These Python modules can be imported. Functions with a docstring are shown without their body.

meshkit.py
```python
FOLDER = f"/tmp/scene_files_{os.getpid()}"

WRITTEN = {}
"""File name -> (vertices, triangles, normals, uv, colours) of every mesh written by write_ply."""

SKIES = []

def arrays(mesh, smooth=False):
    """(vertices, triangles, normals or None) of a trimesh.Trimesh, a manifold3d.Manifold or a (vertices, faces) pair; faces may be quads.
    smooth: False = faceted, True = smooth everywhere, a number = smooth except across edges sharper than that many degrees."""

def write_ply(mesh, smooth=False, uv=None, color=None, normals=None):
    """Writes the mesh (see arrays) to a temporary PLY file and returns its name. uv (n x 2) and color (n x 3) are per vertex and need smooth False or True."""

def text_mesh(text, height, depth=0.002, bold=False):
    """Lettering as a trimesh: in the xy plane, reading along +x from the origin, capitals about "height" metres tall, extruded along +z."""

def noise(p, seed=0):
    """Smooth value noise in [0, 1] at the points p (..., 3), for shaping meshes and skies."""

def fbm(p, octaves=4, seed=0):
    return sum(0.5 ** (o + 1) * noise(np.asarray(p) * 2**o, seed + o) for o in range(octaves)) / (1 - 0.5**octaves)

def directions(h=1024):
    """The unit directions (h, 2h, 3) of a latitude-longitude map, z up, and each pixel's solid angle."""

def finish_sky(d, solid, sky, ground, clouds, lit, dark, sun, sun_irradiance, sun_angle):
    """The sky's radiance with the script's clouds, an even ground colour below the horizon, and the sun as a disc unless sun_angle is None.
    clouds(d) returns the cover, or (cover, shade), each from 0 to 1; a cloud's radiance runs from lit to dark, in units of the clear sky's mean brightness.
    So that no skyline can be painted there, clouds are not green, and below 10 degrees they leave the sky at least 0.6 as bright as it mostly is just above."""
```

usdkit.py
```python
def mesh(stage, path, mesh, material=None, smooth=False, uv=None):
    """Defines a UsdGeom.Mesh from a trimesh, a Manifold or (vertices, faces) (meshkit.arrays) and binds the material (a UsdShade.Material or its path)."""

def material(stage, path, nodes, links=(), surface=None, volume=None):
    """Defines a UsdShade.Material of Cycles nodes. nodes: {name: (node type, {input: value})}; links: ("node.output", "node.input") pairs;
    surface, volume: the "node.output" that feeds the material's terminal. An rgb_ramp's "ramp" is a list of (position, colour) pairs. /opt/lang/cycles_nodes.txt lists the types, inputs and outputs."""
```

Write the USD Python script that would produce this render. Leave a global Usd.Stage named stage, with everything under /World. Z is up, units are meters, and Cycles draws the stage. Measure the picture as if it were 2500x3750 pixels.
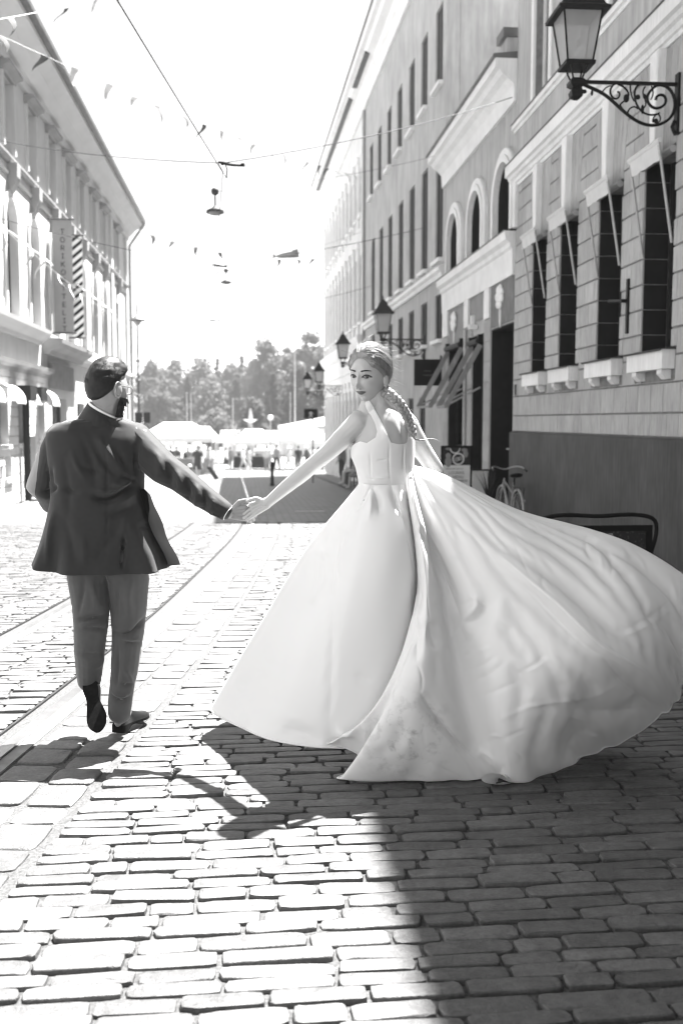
import math, random
import numpy as np, trimesh, manifold3d as mf, shapely, usdkit, meshkit
from shapely.geometry import Polygon, box as sbox
from shapely.ops import unary_union
from scipy.interpolate import CubicSpline, PchipInterpolator
from pxr import Usd, UsdGeom, UsdLux, UsdShade, Gf, Sdf, Vt

stage = Usd.Stage.CreateInMemory()
UsdGeom.SetStageUpAxis(stage, UsdGeom.Tokens.z)
UsdGeom.SetStageMetersPerUnit(stage, 1.0)
UsdGeom.Xform.Define(stage, '/World')
UsdGeom.Scope.Define(stage, '/World/Looks')

# ------------------------------------------------------------------ camera, sky, sun, exposure
EYE = np.array([0.0, 0.0, 1.42])
FOC = 3667.0                      # focal length in pixels of the 2500 x 3750 photograph
TP = 335.0 / FOC
PITCH = math.atan(TP)
YAW = math.atan(333.0 / FOC * math.cos(PITCH))
FWD = np.array([math.sin(YAW) * math.cos(PITCH), math.cos(YAW) * math.cos(PITCH), -math.sin(PITCH)])
RGT = np.array([math.cos(YAW), -math.sin(YAW), 0.0])
UPV = np.cross(RGT, FWD)
cam = UsdGeom.Camera.Define(stage, '/World/camera')
m = np.eye(4); m[0, :3], m[1, :3], m[2, :3], m[3, :3] = RGT, UPV, -FWD, EYE
cam.AddTransformOp().Set(Gf.Matrix4d(*m.ravel().tolist()))
cam.CreateHorizontalApertureAttr(24.0); cam.CreateVerticalApertureAttr(36.0)
cam.CreateFocalLengthAttr(FOC / 2500.0 * 24.0)
cam.CreateClippingRangeAttr(Gf.Vec2f(0.05, 3000.0))
cam.CreateFStopAttr(2.8); cam.CreateFocusDistanceAttr(4.4)
cam.CreateExposureAttr(2.9)

SUN_AZ, SUN_EL = math.radians(40.0), math.radians(64.0)     # azimuth from +y towards +x
SUN = np.array([math.sin(SUN_AZ) * math.cos(SUN_EL), math.cos(SUN_AZ) * math.cos(SUN_EL), math.sin(SUN_EL)])
dome = UsdLux.DomeLight.Define(stage, '/World/sky')
sky_m = usdkit.material(stage, '/World/Looks/sky_look', {
    'sky': ('sky_texture', {'sky_type': 'single_scattering', 'sun_disc': False, 'sun_elevation': SUN_EL, 'sun_rotation': SUN_AZ, 'aerosol_density': 0.7, 'air_density': 0.8}),
    'bw': ('rgb_to_bw', {}), 'bg': ('background_shader', {'strength': 0.05})},
    [('sky.color', 'bw.color'), ('bw.val', 'bg.color')], surface='bg.background')
UsdShade.MaterialBindingAPI.Apply(dome.GetPrim()).Bind(sky_m)
dome.GetPrim().SetCustomDataByKey('kind', 'structure')
sun = UsdLux.DistantLight.Define(stage, '/World/sun')
sun.CreateIntensityAttr(1.25); sun.CreateAngleAttr(0.53); sun.CreateNormalizeAttr(True)
sun.CreateColorAttr(Gf.Vec3f(1.0, 0.99, 0.98))
zz = SUN; xx = np.cross([0, 0, 1.0], zz); xx /= np.linalg.norm(xx); yy = np.cross(zz, xx)
m = np.eye(4); m[0, :3], m[1, :3], m[2, :3] = xx, yy, zz
sun.AddTransformOp().Set(Gf.Matrix4d(*m.ravel().tolist()))

# ------------------------------------------------------------------ helpers
used = {}
LOC = {}
def numbered(parent, name):
    k = (parent, name); n = used.get(k, 0); used[k] = n + 1
    return name if n == 0 else f'{name}_{n:03d}'

def tag(prim, label=None, cat=None, group=None, kind=None):
    for k, v in (('label', label), ('category', cat), ('group', group), ('kind', kind)):
        if v: prim.SetCustomDataByKey(k, v)
    return prim

def thing(name, label, cat, loc=(0, 0, 0), group=None, kind=None):
    path = '/World/' + numbered('/World', name)
    x = UsdGeom.Xform.Define(stage, path); x.AddTranslateOp().Set(Gf.Vec3d(*map(float, loc)))
    LOC[path] = np.array(loc, float)
    return tag(x.GetPrim(), label, cat, group, kind)

def tris(mesh):
    v, f, _ = meshkit.arrays(mesh, False)
    return v, f

def part(parent, name, mesh, mat, smooth=False, label=None, kind=None, uv=None):
    """A mesh given in world coordinates becomes a part (or sub-part) of parent."""
    if parent is None:
        pp, loc = '/World', np.zeros(3)
    else:
        pp = str(parent.GetPath()); loc = LOC[pp]
    if isinstance(mesh, list):
        vs, fs, o = [], [], 0
        for q in mesh:
            v, f = tris(q); vs.append(v); fs.append(f + o); o += len(v)
        mesh = (np.vstack(vs), np.vstack(fs))
    v, f = tris(mesh)
    path = pp + '/' + numbered(pp, name)
    g = usdkit.mesh(stage, path, trimesh.Trimesh(v - loc, f, process=False), M[mat] if isinstance(mat, str) else mat, smooth=smooth, uv=uv)
    LOC[path] = loc
    return tag(g.GetPrim(), label, None, None, kind)

def solo(name, mesh, mat, label, cat, smooth=False, group=None, kind=None):
    """A thing that is one mesh."""
    g = part(None, name, mesh, mat, smooth)
    return tag(g, label, cat, group, kind)

def dup(src, label, loc, rotz=0.0, scale=1.0, group=None):
    was = src.GetCustomData()
    path = '/World/' + numbered('/World', src.GetName().rsplit('_', 1)[0] if src.GetName()[-3:].isdigit() else src.GetName())
    x = UsdGeom.Xform.Define(stage, path)
    p = x.GetPrim(); p.GetReferences().AddInternalReference(src.GetPath())
    x.ClearXformOpOrder(); 
    x.AddTransformOp(opSuffix='place').Set(Gf.Matrix4d().SetScale(scale) * Gf.Matrix4d().SetRotate(Gf.Rotation(Gf.Vec3d(0, 0, 1), rotz)) * Gf.Matrix4d().SetTranslate(Gf.Vec3d(*map(float, loc))))
    p.SetInstanceable(True)
    return tag(p, label, was['category'], group or was.get('group'))

# --- shapes (all return (v, f) or trimesh)
def cat(*ms):
    vs, fs, o = [], [], 0
    for q in ms:
        v, f = tris(q); vs.append(v); fs.append(f + o); o += len(v)
    return np.vstack(vs), np.vstack(fs)

BOXF = np.array([[0, 2, 1], [0, 3, 2], [4, 5, 6], [4, 6, 7], [0, 1, 5], [0, 5, 4], [1, 2, 6], [1, 6, 5], [2, 3, 7], [2, 7, 6], [3, 0, 4], [3, 4, 7]])
def bx(x0, x1, y0, y1, z0, z1):
    v = np.array([[x0, y0, z0], [x1, y0, z0], [x1, y1, z0], [x0, y1, z0], [x0, y0, z1], [x1, y0, z1], [x1, y1, z1], [x0, y1, z1]], float)
    return v, BOXF.copy()

def plate(poly, t0, t1, ch=0.0):
    """Polygon in (a, b) extruded along the third axis from t0 to t1 with a chamfer ch on the t1 edge: coordinates (a, t, b)."""
    out = []
    for g in getattr(poly, 'geoms', [poly]):
        if g.is_empty or g.geom_type != 'Polygon' or g.area < 1e-5: continue
        g = shapely.geometry.polygon.orient(g, 1.0)
        ins = g.buffer(-ch, join_style=2) if ch else g
        if ch and not g.interiors and ins.geom_type == 'Polygon' and not ins.is_empty and len(ins.exterior.coords) == len(g.exterior.coords):
            ins = shapely.geometry.polygon.orient(ins, 1.0)
            a = np.array(g.exterior.coords)[:-1]; b = np.array(ins.exterior.coords)[:-1]
            k = np.argmin(((b - a[0]) ** 2).sum(1)); b = np.roll(b, -k, 0); n = len(a)
            v = np.vstack([np.c_[a[:, 0], np.full(n, t0), a[:, 1]], np.c_[a[:, 0], np.full(n, t1 - ch), a[:, 1]], np.c_[b[:, 0], np.full(n, t1), b[:, 1]]])
            f = []
            for i in range(n):
                j = (i + 1) % n
                for r in (0, n):
                    f += [[r + i, r + n + j, r + j], [r + i, r + n + i, r + n + j]]
            tv, tf = trimesh.creation.triangulate_polygon(Polygon(b), engine='earcut')
            f = np.array(f)
            m = (np.vstack([v, np.c_[tv[:, 0], np.full(len(tv), t1), tv[:, 1]]]), np.vstack([f, tf[:, ::-1] + len(v)]))
            # orientation is fixed by the caller through fix()
            out.append(m)
        else:
            q = trimesh.creation.extrude_polygon(g, t1 - t0, engine='earcut')
            v = np.array(q.vertices); v = np.c_[v[:, 0], v[:, 2] + t0, v[:, 1]]
            out.append((v, np.array(q.faces)[:, ::-1]))
    return cat(*out) if out else None

def tube(points, r, sides=8, closed=False, cap=True):
    p = np.asarray(points, float)
    n = len(p); r = np.broadcast_to(r, (n,)).astype(float)
    t = np.gradient(p, axis=0) if not closed else (np.roll(p, -1, 0) - np.roll(p, 1, 0))
    t /= np.linalg.norm(t, axis=1, keepdims=True) + 1e-12
    a = np.zeros_like(p); ref = np.array([0, 0, 1.0]) if abs(t[0, 2]) < 0.9 else np.array([1.0, 0, 0])
    a[0] = np.cross(t[0], ref); a[0] /= np.linalg.norm(a[0])
    for i in range(1, n):
        q = a[i - 1] - t[i] * (a[i - 1] @ t[i]); a[i] = q / (np.linalg.norm(q) + 1e-12)
    b = np.cross(t, a); ang = np.arange(sides) * 2 * np.pi / sides
    v = (p[:, None] + r[:, None, None] * (np.cos(ang)[None, :, None] * a[:, None] + np.sin(ang)[None, :, None] * b[:, None])).reshape(-1, 3)
    f = []
    m_ = n if closed else n - 1
    for i in range(m_):
        k = (i + 1) % n
        for j in range(sides):
            jj = (j + 1) % sides
            f += [[i * sides + j, i * sides + jj, k * sides + jj], [i * sides + j, k * sides + jj, k * sides + j]]
    if cap and not closed:
        c0, c1 = len(v), len(v) + 1
        v = np.vstack([v, p[:1], p[-1:]])
        for j in range(sides):
            jj = (j + 1) % sides
            f += [[c0, jj, j], [c1, (n - 1) * sides + j, (n - 1) * sides + jj]]
    return v, np.array(f)

def bar(a, b, w, h, up=(0, 0, 1)):
    """A straight bar of width w and height h from a to b."""
    a, b = np.asarray(a, float), np.asarray(b, float)
    d = b - a; d = d / np.linalg.norm(d); s = np.cross(d, up)
    if np.linalg.norm(s) < 1e-6: s = np.cross(d, [1, 0, 0])
    s /= np.linalg.norm(s); u = np.cross(s, d)
    v = []
    for c in (a, b):
        for i, j in ((-1, -1), (1, -1), (1, 1), (-1, 1)): v.append(c + s * i * w / 2 + u * j * h / 2)
    f = [[0, 1, 2], [0, 2, 3], [4, 6, 5], [4, 7, 6]]
    for i in range(4):
        j = (i + 1) % 4; f += [[i, 4 + i, 4 + j], [i, 4 + j, j]]
    return fix((np.array(v), np.array(f)))

def fix(mesh):
    q = trimesh.Trimesh(*tris(mesh), process=False)
    w = q.copy(); w.merge_vertices()
    if w.volume < 0: return np.array(q.vertices), np.array(q.faces)[:, ::-1]
    return np.array(q.vertices), np.array(q.faces)

def revolve(profile, centre, sides=16, axis=2):
    """Profile of (r, z) about the vertical through centre."""
    p = np.asarray(profile, float); ang = np.arange(sides) * 2 * np.pi / sides; n = len(p)
    v = np.stack([p[:, None, 0] * np.cos(ang), p[:, None, 0] * np.sin(ang), np.broadcast_to(p[:, None, 1], (n, sides))], -1).reshape(-1, 3)
    f = []
    for i in range(n - 1):
        for j in range(sides):
            jj = (j + 1) % sides
            f += [[i * sides + j, i * sides + jj, (i + 1) * sides + jj], [i * sides + j, (i + 1) * sides + jj, (i + 1) * sides + j]]
    return v + np.asarray(centre, float), np.array(f)

def loft(rings, caps=True, closed=True):
    """rings: (n, k, 3)."""
    R = np.asarray(rings, float); n, k = R.shape[:2]; v = R.reshape(-1, 3); f = []
    kk = k if closed else k - 1
    for i in range(n - 1):
        for j in range(kk):
            jj = (j + 1) % k
            f += [[i * k + j, i * k + jj, (i + 1) * k + jj], [i * k + j, (i + 1) * k + jj, (i + 1) * k + j]]
    if caps and closed:
        v = np.vstack([v, R[0].mean(0), R[-1].mean(0)]); a, b = n * k, n * k + 1
        for j in range(k):
            jj = (j + 1) % k; f += [[a, jj, j], [b, (n - 1) * k + j, (n - 1) * k + jj]]
    return v, np.array(f)

# --- picture measurements to places: a ray of the photograph's pixel (2500 x 3750) meets a real plane
def ray(px, py):
    d = RGT * (px - 1250.0) / FOC + UPV * (1875.0 - py) / FOC + FWD
    return d
def at(px, py, y):
    d = ray(px, py); return EYE + d * (y / d[1])
def gz(y):
    return -0.03 * np.minimum(y, 75.0)
def onground(px, py):
    d = ray(px, py); t = -EYE[2] / (d[2] + 0.03 * d[1]); return EYE + d * t
def proj(p):
    q = np.asarray(p, float) - EYE
    return np.stack([1250 + FOC * (q @ RGT) / (q @ FWD), 1875 - FOC * (q @ UPV) / (q @ FWD)], -1)

class Wall:
    """A facade plane: s runs away from the camera, t out towards the street, z up."""
    def __init__(self, x, y, ang, side):
        self.o = np.array([x, y, 0.0]); self.d = np.array([math.sin(ang), math.cos(ang), 0.0]); self.side = side
        self.n = np.array([-math.cos(ang), math.sin(ang), 0.0]) * (1 if side > 0 else -1)
        self.s0 = y
    def sz(self, px, py, t=0.0):
        d = ray(px, py); o = self.o + self.n * t
        k = ((o - EYE) @ self.n) / (d @ self.n); p = EYE + d * k
        return (p - self.o) @ self.d + self.s0, p[2]
    def s(self, px, py=1540.0, t=0.0): return self.sz(px, py, t)[0]
    def z(self, px, py, t=0.0): return self.sz(px, py, t)[1]
    def w(self, mesh):
        """(s, t, z) mesh to world."""
        v, f = tris(mesh)
        q = self.o + (v[:, :1] - self.s0) * self.d + v[:, 1:2] * self.n + np.c_[np.zeros((len(v), 2)), v[:, 2]]
        return fix((q, f))
    def p(self, s, t, z):
        return self.o + (s - self.s0) * self.d + t * self.n + np.array([0, 0, z])
    def prof(self, s0, s1, tz):
        """A moulding: outline of (t, z) points drawn from s0 to s1."""
        g = plate(Polygon(tz), s0, s1); v, f = g
        return self.w((np.c_[v[:, 1], v[:, 0], v[:, 2]], f))
    def box(self, s0, s1, t0, t1, z0, z1): return self.w(bx(s0, s1, t0, t1, z0, z1))
    def plate(self, poly, t0, t1, ch=0.0):
        g = plate(poly, t0, t1, ch)
        return None if g is None else self.w(g)

# ------------------------------------------------------------------ materials: a monochrome photograph, so every colour is a grey
M = {}
def grey(name, base, var=0.15, scale=3.0, rough=0.8, bump=0.0, bscale=40.0, stretch=(1, 1, 1), coat=0.0, metal=0.0, spec=0.4, sheen=0.0, rand=0.0, detail=6.0, lo=0.3, hi=0.7, noise2=None, transl=0.0):
    nodes = {'geo': ('geometry', {}), 'map': ('mapping', {'scale': stretch}), 'n': ('noise_texture', {'scale': scale, 'detail': detail, 'roughness': 0.6}),
             'r': ('rgb_ramp', {'ramp': [(0, (base * (1 - var),) * 3), (lo, (base * (1 - var),) * 3), (hi, (base * (1 + var * 0.7),) * 3), (1, (base * (1 + var * 0.7),) * 3)]}),
             'p': ('principled_bsdf', {'roughness': rough, 'metallic': metal, 'specular_ior_level': spec, 'coat_weight': coat, 'sheen_weight': sheen})}
    links = [('geo.position', 'map.vector'), ('map.vector', 'n.vector'), ('n.fac', 'r.fac')]
    col = 'r.color'
    if noise2:
        s2, a2, st2 = noise2
        nodes.update({'map2': ('mapping', {'scale': st2}), 'n2': ('noise_texture', {'scale': s2, 'detail': 4.0, 'roughness': 0.6}), 'r2': ('map_range', {'from_min': 0.35, 'from_max': 0.65, 'to_min': 1 - a2, 'to_max': 1.0, 'clamp': True}),
                      'mm': ('mix_color', {'blend_type': 'multiply', 'fac': 1.0})})
        links += [('geo.position', 'map2.vector'), ('map2.vector', 'n2.vector'), ('n2.fac', 'r2.value'), (col, 'mm.a'), ('r2.result', 'mm.b')]
        col = 'mm.result'
    if rand:
        nodes.update({'oi': ('object_info', {}), 'rr': ('map_range', {'from_min': 0, 'from_max': 1, 'to_min': 1 - rand, 'to_max': 1 + rand}), 'mo': ('mix_color', {'blend_type': 'multiply', 'fac': 1.0})})
        links += [('oi.random', 'rr.value'), (col, 'mo.a'), ('rr.result', 'mo.b')]
        col = 'mo.result'
    links.append((col, 'p.base_color'))
    if bump:
        nodes.update({'bn': ('noise_texture', {'scale': bscale, 'detail': 5.0, 'roughness': 0.65}), 'b': ('bump', {'strength': 1.0, 'distance': bump})})
        links += [('geo.position', 'bn.vector'), ('bn.fac', 'b.height'), ('b.normal', 'p.normal')]
    surf = 'p.BSDF'
    if transl:
        nodes.update({'tr': ('translucent_bsdf', {}), 'mx': ('mix_closure', {'fac': transl})})
        links += [(col, 'tr.color'), ('p.BSDF', 'mx.closure1'), ('tr.BSDF', 'mx.closure2')]
        if bump: links.append(('b.normal', 'tr.normal'))
        surf = 'mx.closure'
    M[name] = usdkit.material(stage, '/World/Looks/' + name, nodes, links, surface=surf)
    return M[name]

STREAK = (6.0, 6.0, 0.5)
grey('sett_stone', 0.10, 0.35, 14, 0.5, 0.004, 120, noise2=(55, 0.35, (1, 1, 1)), rand=0.25, spec=0.5)
grey('joint_sand', 0.08, 0.6, 90, 0.95, 0.006, 150)
grey('kerb_granite', 0.22, 0.25, 20, 0.8, 0.002, 200, rand=0.12)
grey('rail_steel', 0.40, 0.2, 10, 0.22, 0.0, metal=0.85)
grey('rail_groove', 0.012, 0.3, 30, 0.95, spec=0.05)
grey('track_concrete', 0.22, 0.25, 6, 0.85, 0.002, 80)
grey('road_paint', 0.6, 0.3, 30, 0.7)
grey('wall_block', 0.42, 0.14, 2.2, 0.9, 0.002, 60, stretch=(1, 1, .6), noise2=(7, 0.28, STREAK), rand=0.08)
grey('wall_joint', 0.19, 0.3, 8, 0.95)
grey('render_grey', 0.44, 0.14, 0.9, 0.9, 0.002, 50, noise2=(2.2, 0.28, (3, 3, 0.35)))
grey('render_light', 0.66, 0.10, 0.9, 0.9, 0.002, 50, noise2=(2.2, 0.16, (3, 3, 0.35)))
grey('trim_white', 0.78, 0.10, 1.6, 0.8, 0.001, 60, noise2=(5, 0.14, STREAK))
grey('plinth_dark', 0.065, 0.32, 1.3, 0.8, 0.001, 40, noise2=(5, 0.4, STREAK))
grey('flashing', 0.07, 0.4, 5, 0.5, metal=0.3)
grey('sunny_wall', 0.52, 0.08, 0.8, 0.9, 0.001, 50, noise2=(2.5, 0.10, (3, 3, .4)))
grey('sunny_trim', 0.50, 0.08, 1.2, 0.85)
grey('sunny_grey', 0.25, 0.15, 1.2, 0.85)
grey('panel_grey', 0.27, 0.15, 3, 0.85, noise2=(8, 0.3, STREAK))
grey('black_iron', 0.008, 0.3, 20, 0.5, spec=0.15)
grey('dark_frame', 0.03, 0.3, 8, 0.6, spec=0.15)
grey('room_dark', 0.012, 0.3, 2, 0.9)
grey('white_cloth', 0.78, 0.06, 6, 0.9, transl=0.25)
grey('grey_metal', 0.35, 0.15, 12, 0.45, metal=0.4)
grey('wire_dark', 0.03, 0.2, 10, 0.6)
grey('flag_dark', 0.10, 0.5, 5, 0.9, rand=0.5, transl=0.2)
grey('flag_white', 0.75, 0.05, 5, 0.9, transl=0.2)
grey('banner_grey', 0.25, 0.06, 3, 0.85)
grey('ink', 0.008, 0.1, 5, 0.8, spec=0.1)
grey('roof_metal', 0.10, 0.2, 3, 0.6)
M['glass_pane'] = usdkit.material(stage, '/World/Looks/glass_pane', {'f': ('fresnel', {'IOR': 1.5}), 't': ('transparent_bsdf', {'color': (0.55, 0.55, 0.55)}), 'g': ('glossy_bsdf', {'color': (0.9, 0.9, 0.9), 'roughness': 0.03}), 'm': ('mix_closure', {})},
    [('f.fac', 'm.fac'), ('t.BSDF', 'm.closure1'), ('g.BSDF', 'm.closure2')], surface='m.closure')
M['lamp_glass'] = usdkit.material(stage, '/World/Looks/lamp_glass', {'d': ('translucent_bsdf', {'color': (0.75, 0.75, 0.75)}), 't': ('transparent_bsdf', {'color': (0.8, 0.8, 0.8)}), 'm': ('mix_closure', {'fac': 0.45}), 'p': ('principled_bsdf', {'base_color': (0.6, 0.6, 0.6), 'roughness': 0.15}), 'm2': ('mix_closure', {'fac': 0.3})},
    [('d.BSDF', 'm.closure1'), ('t.BSDF', 'm.closure2'), ('m.closure', 'm2.closure1'), ('p.BSDF', 'm2.closure2')], surface='m2.closure')
grey('reveal_paint', 0.022, 0.2, 3, 0.8, spec=0.1)  # much darker than the wall blocks beside the windows
grey('dull_glass', 0.022, 0.5, 1.2, 0.55, spec=0.15)

# ------------------------------------------------------------------ ground, street, tracks
rng = np.random.default_rng(7)
def sheet(xs, ys, dz):
    X, Y = np.meshgrid(xs, ys); Z = gz(Y) + dz
    v = np.c_[X.ravel(), Y.ravel(), Z.ravel()]; nx, ny = len(xs), len(ys)
    i, j = np.meshgrid(np.arange(nx - 1), np.arange(ny - 1)); a = (j * nx + i).ravel()
    return v, np.vstack([np.c_[a, a + 1, a + nx + 1], np.c_[a, a + nx + 1, a + nx]])

M['far_paving'] = usdkit.material(stage, '/World/Looks/far_paving', {
    'geo': ('geometry', {}), 'br': ('brick_texture', {'color1': (0.15,) * 3, 'color2': (0.10,) * 3, 'mortar': (0.03,) * 3, 'scale': 1.0, 'mortar_size': 0.022, 'brick_width': 0.34, 'row_height': 0.15, 'mortar_smooth': 0.3}),
    'n': ('noise_texture', {'scale': 2.0, 'detail': 6.0}), 'mr': ('map_range', {'from_min': 0.3, 'from_max': 0.7, 'to_min': 0.75, 'to_max': 1.2}), 'mm': ('mix_color', {'blend_type': 'multiply', 'fac': 1.0}),
    'b': ('bump', {'distance': 0.006, 'strength': 1.0}), 'p': ('principled_bsdf', {'roughness': 0.55, 'specular_ior_level': 0.5})},
    [('geo.position', 'br.vector'), ('br.color', 'mm.a'), ('n.fac', 'mr.value'), ('mr.result', 'mm.b'), ('mm.result', 'p.base_color'), ('br.fac', 'b.height'), ('b.normal', 'p.normal')], surface='p.BSDF')
# invert: mortar is low
grey('far_ground', 0.20, 0.2, 0.3, 0.9)

g_ = solo('ground', sheet(np.array([-300, -60, -20, 20, 60, 340.0]), np.array([-60, 0, 30, 60, 75, 140, 260, 700.0]), -0.09), 'far_ground', None, None)
tag(g_, kind='structure')
street = thing('cobbled_street', None, None, kind='structure')
SET_Y = 20.0
part(street, 'street_bed', sheet(np.linspace(-5.9, 5.2, 40), np.r_[np.linspace(-8, SET_Y + 0.05, 120)], -0.0125), 'joint_sand')
part(street, 'far_street', sheet(np.linspace(-5.9, 5.2, 30), np.linspace(SET_Y, 76, 60), -0.004), 'far_paving')

RAILX = CubicSpline([-6, 0, 4.8, 7.92, 12.16, 15.6, 21.4, 29.2, 39.1, 52, 75], [-3.3, -1.93, -1.208, -0.847, -0.50, -0.26, -0.03, -0.10, -0.275, -0.5, -0.9])
def railn(y, off):
    """A point beside the right rail: off metres to the right of it."""
    d = RAILX(y, 1); n = np.sqrt(1 + d * d)
    return RAILX(y) + off / n, y - off * d / n
TRACK_R = 0.62       # the strip of larger stones ends here
def in_strip(x, y):
    o = x - RAILX(y); return o

def sett(cx, cy, lx, ly, ang, n=14, lift=0.0, rough=1.0):
    """One stone: a worn rounded block, its top just above the street plane."""
    th = np.arange(n) * 2 * np.pi / n
    e = 0.22 + 0.14 * rng.random()
    c, s = np.cos(th), np.sin(th)
    px = np.sign(c) * np.abs(c) ** e * lx / 2; py = np.sign(s) * np.abs(s) ** e * ly / 2
    jit = 1 + rough * rng.uniform(-0.07, 0.04, n)
    px = px * (1 + rough * rng.uniform(-0.035, 0.02, n)); py = py * jit
    ca, sa = math.cos(ang), math.sin(ang)
    tilt = rng.uniform(-0.025, 0.025, 2) * rough; z0 = lift + rng.uniform(-0.005, 0.005) * rough
    rings = [(1.0, -0.045), (1.0, -0.008), (0.965, -0.0015), (0.86, 0.0005)]
    v = []
    for k, (q, z) in enumerate(rings):
        qx = px - np.sign(px) * np.minimum(np.abs(px), (1 - q) * ly * 0.6); qy = py * q
        zz_ = z + (rng.uniform(-0.002, 0.002, n) if k > 1 else 0)
        x = cx + qx * ca - qy * sa; y = cy + qx * sa + qy * ca
        v.append(np.c_[x, y, gz(y) + z0 + zz_ + (tilt[0] * qx + tilt[1] * qy if k else 0)])
    v = np.vstack(v + [np.array([[cx, cy, gz(cy) + z0 + 0.002]])])
    f = []
    for r in range(3):
        for i in range(n):
            j = (i + 1) % n; f += [[r * n + i, r * n + j, (r + 1) * n + j], [r * n + i, (r + 1) * n + j, (r + 1) * n + i]]
    for i in range(n): f.append([3 * n + i, 3 * n + (i + 1) % n, 4 * n])
    return v, np.array(f)

stones = []
y = 1.75
while y < SET_Y:
    row = 0.078 * rng.uniform(0.88, 1.14)
    half = 0.40 * y + 0.7; cy = y + row / 2; xr = float(RAILX(cy)); wob = rng.uniform(0, 6.3)
    for sa, sb in ((max(-5.8, -half - .3), xr - 1.108), (xr - 0.88, xr - 0.106), (xr + TRACK_R + 0.01, min(3.5, half))):
        sa = max(sa, -half - .3); x = sa - (rng.uniform(0, 0.2) if sa < xr - 1.5 else 0)
        while x < sb - 0.03:
            L = rng.choice([rng.uniform(0.21, 0.27), rng.uniform(0.25, 0.33), rng.uniform(0.12, 0.18)], p=[0.45, 0.43, 0.12])
            if sb - x - L < 0.09 and sb < half: L = min(sb - x, 0.34)
            cx = x + L / 2
            stones.append((sett(cx, cy + 0.008 * math.sin(cx * 1.7 + wob), L - 0.007, row - 0.006, rng.uniform(-0.02, 0.02), n=14 if y < 9 else 10), cy, cx)); x += L
    y += row
# two files of larger stones along the right of the rail
for col, (o, w) in enumerate(((0.26, 0.23), (0.485, 0.21))):
    y = 1.9 + 0.13 * col
    while y < SET_Y:
        L = rng.uniform(0.15, 0.29); px, py = railn(y + L / 2, o)
        stones.append((sett(px, py, w - 0.010, L - 0.012, -math.atan(RAILX(y, 1)), n=14, lift=-0.004), py, px)); y += L
def seen(st):
    q = proj(st[0][0]); inside = ((q[:, 0] > 0) & (q[:, 0] < 2500) & (q[:, 1] > 0) & (q[:, 1] < 3750)).mean()
    return np.ptp(q[:, 0]) * np.ptp(q[:, 1]) * inside
stones = [s for s in stones if s[1] < 25]
order = sorted(range(len(stones)), key=lambda i: -seen(stones[i]))
top = set(order[:300])
for i in order[:300]: part(street, 'sett', stones[i][0], 'sett_stone', smooth=35)
grey('sett_rest', 0.10, 0.35, 14, 0.5, 0.004, 120, noise2=(9, 0.35, (1, 2.6, 1)), spec=0.5)
part(street, 'small_setts', [s[0] for i, s in enumerate(stones) if i not in top], 'sett_rest', smooth=35, kind='stuff')

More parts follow.
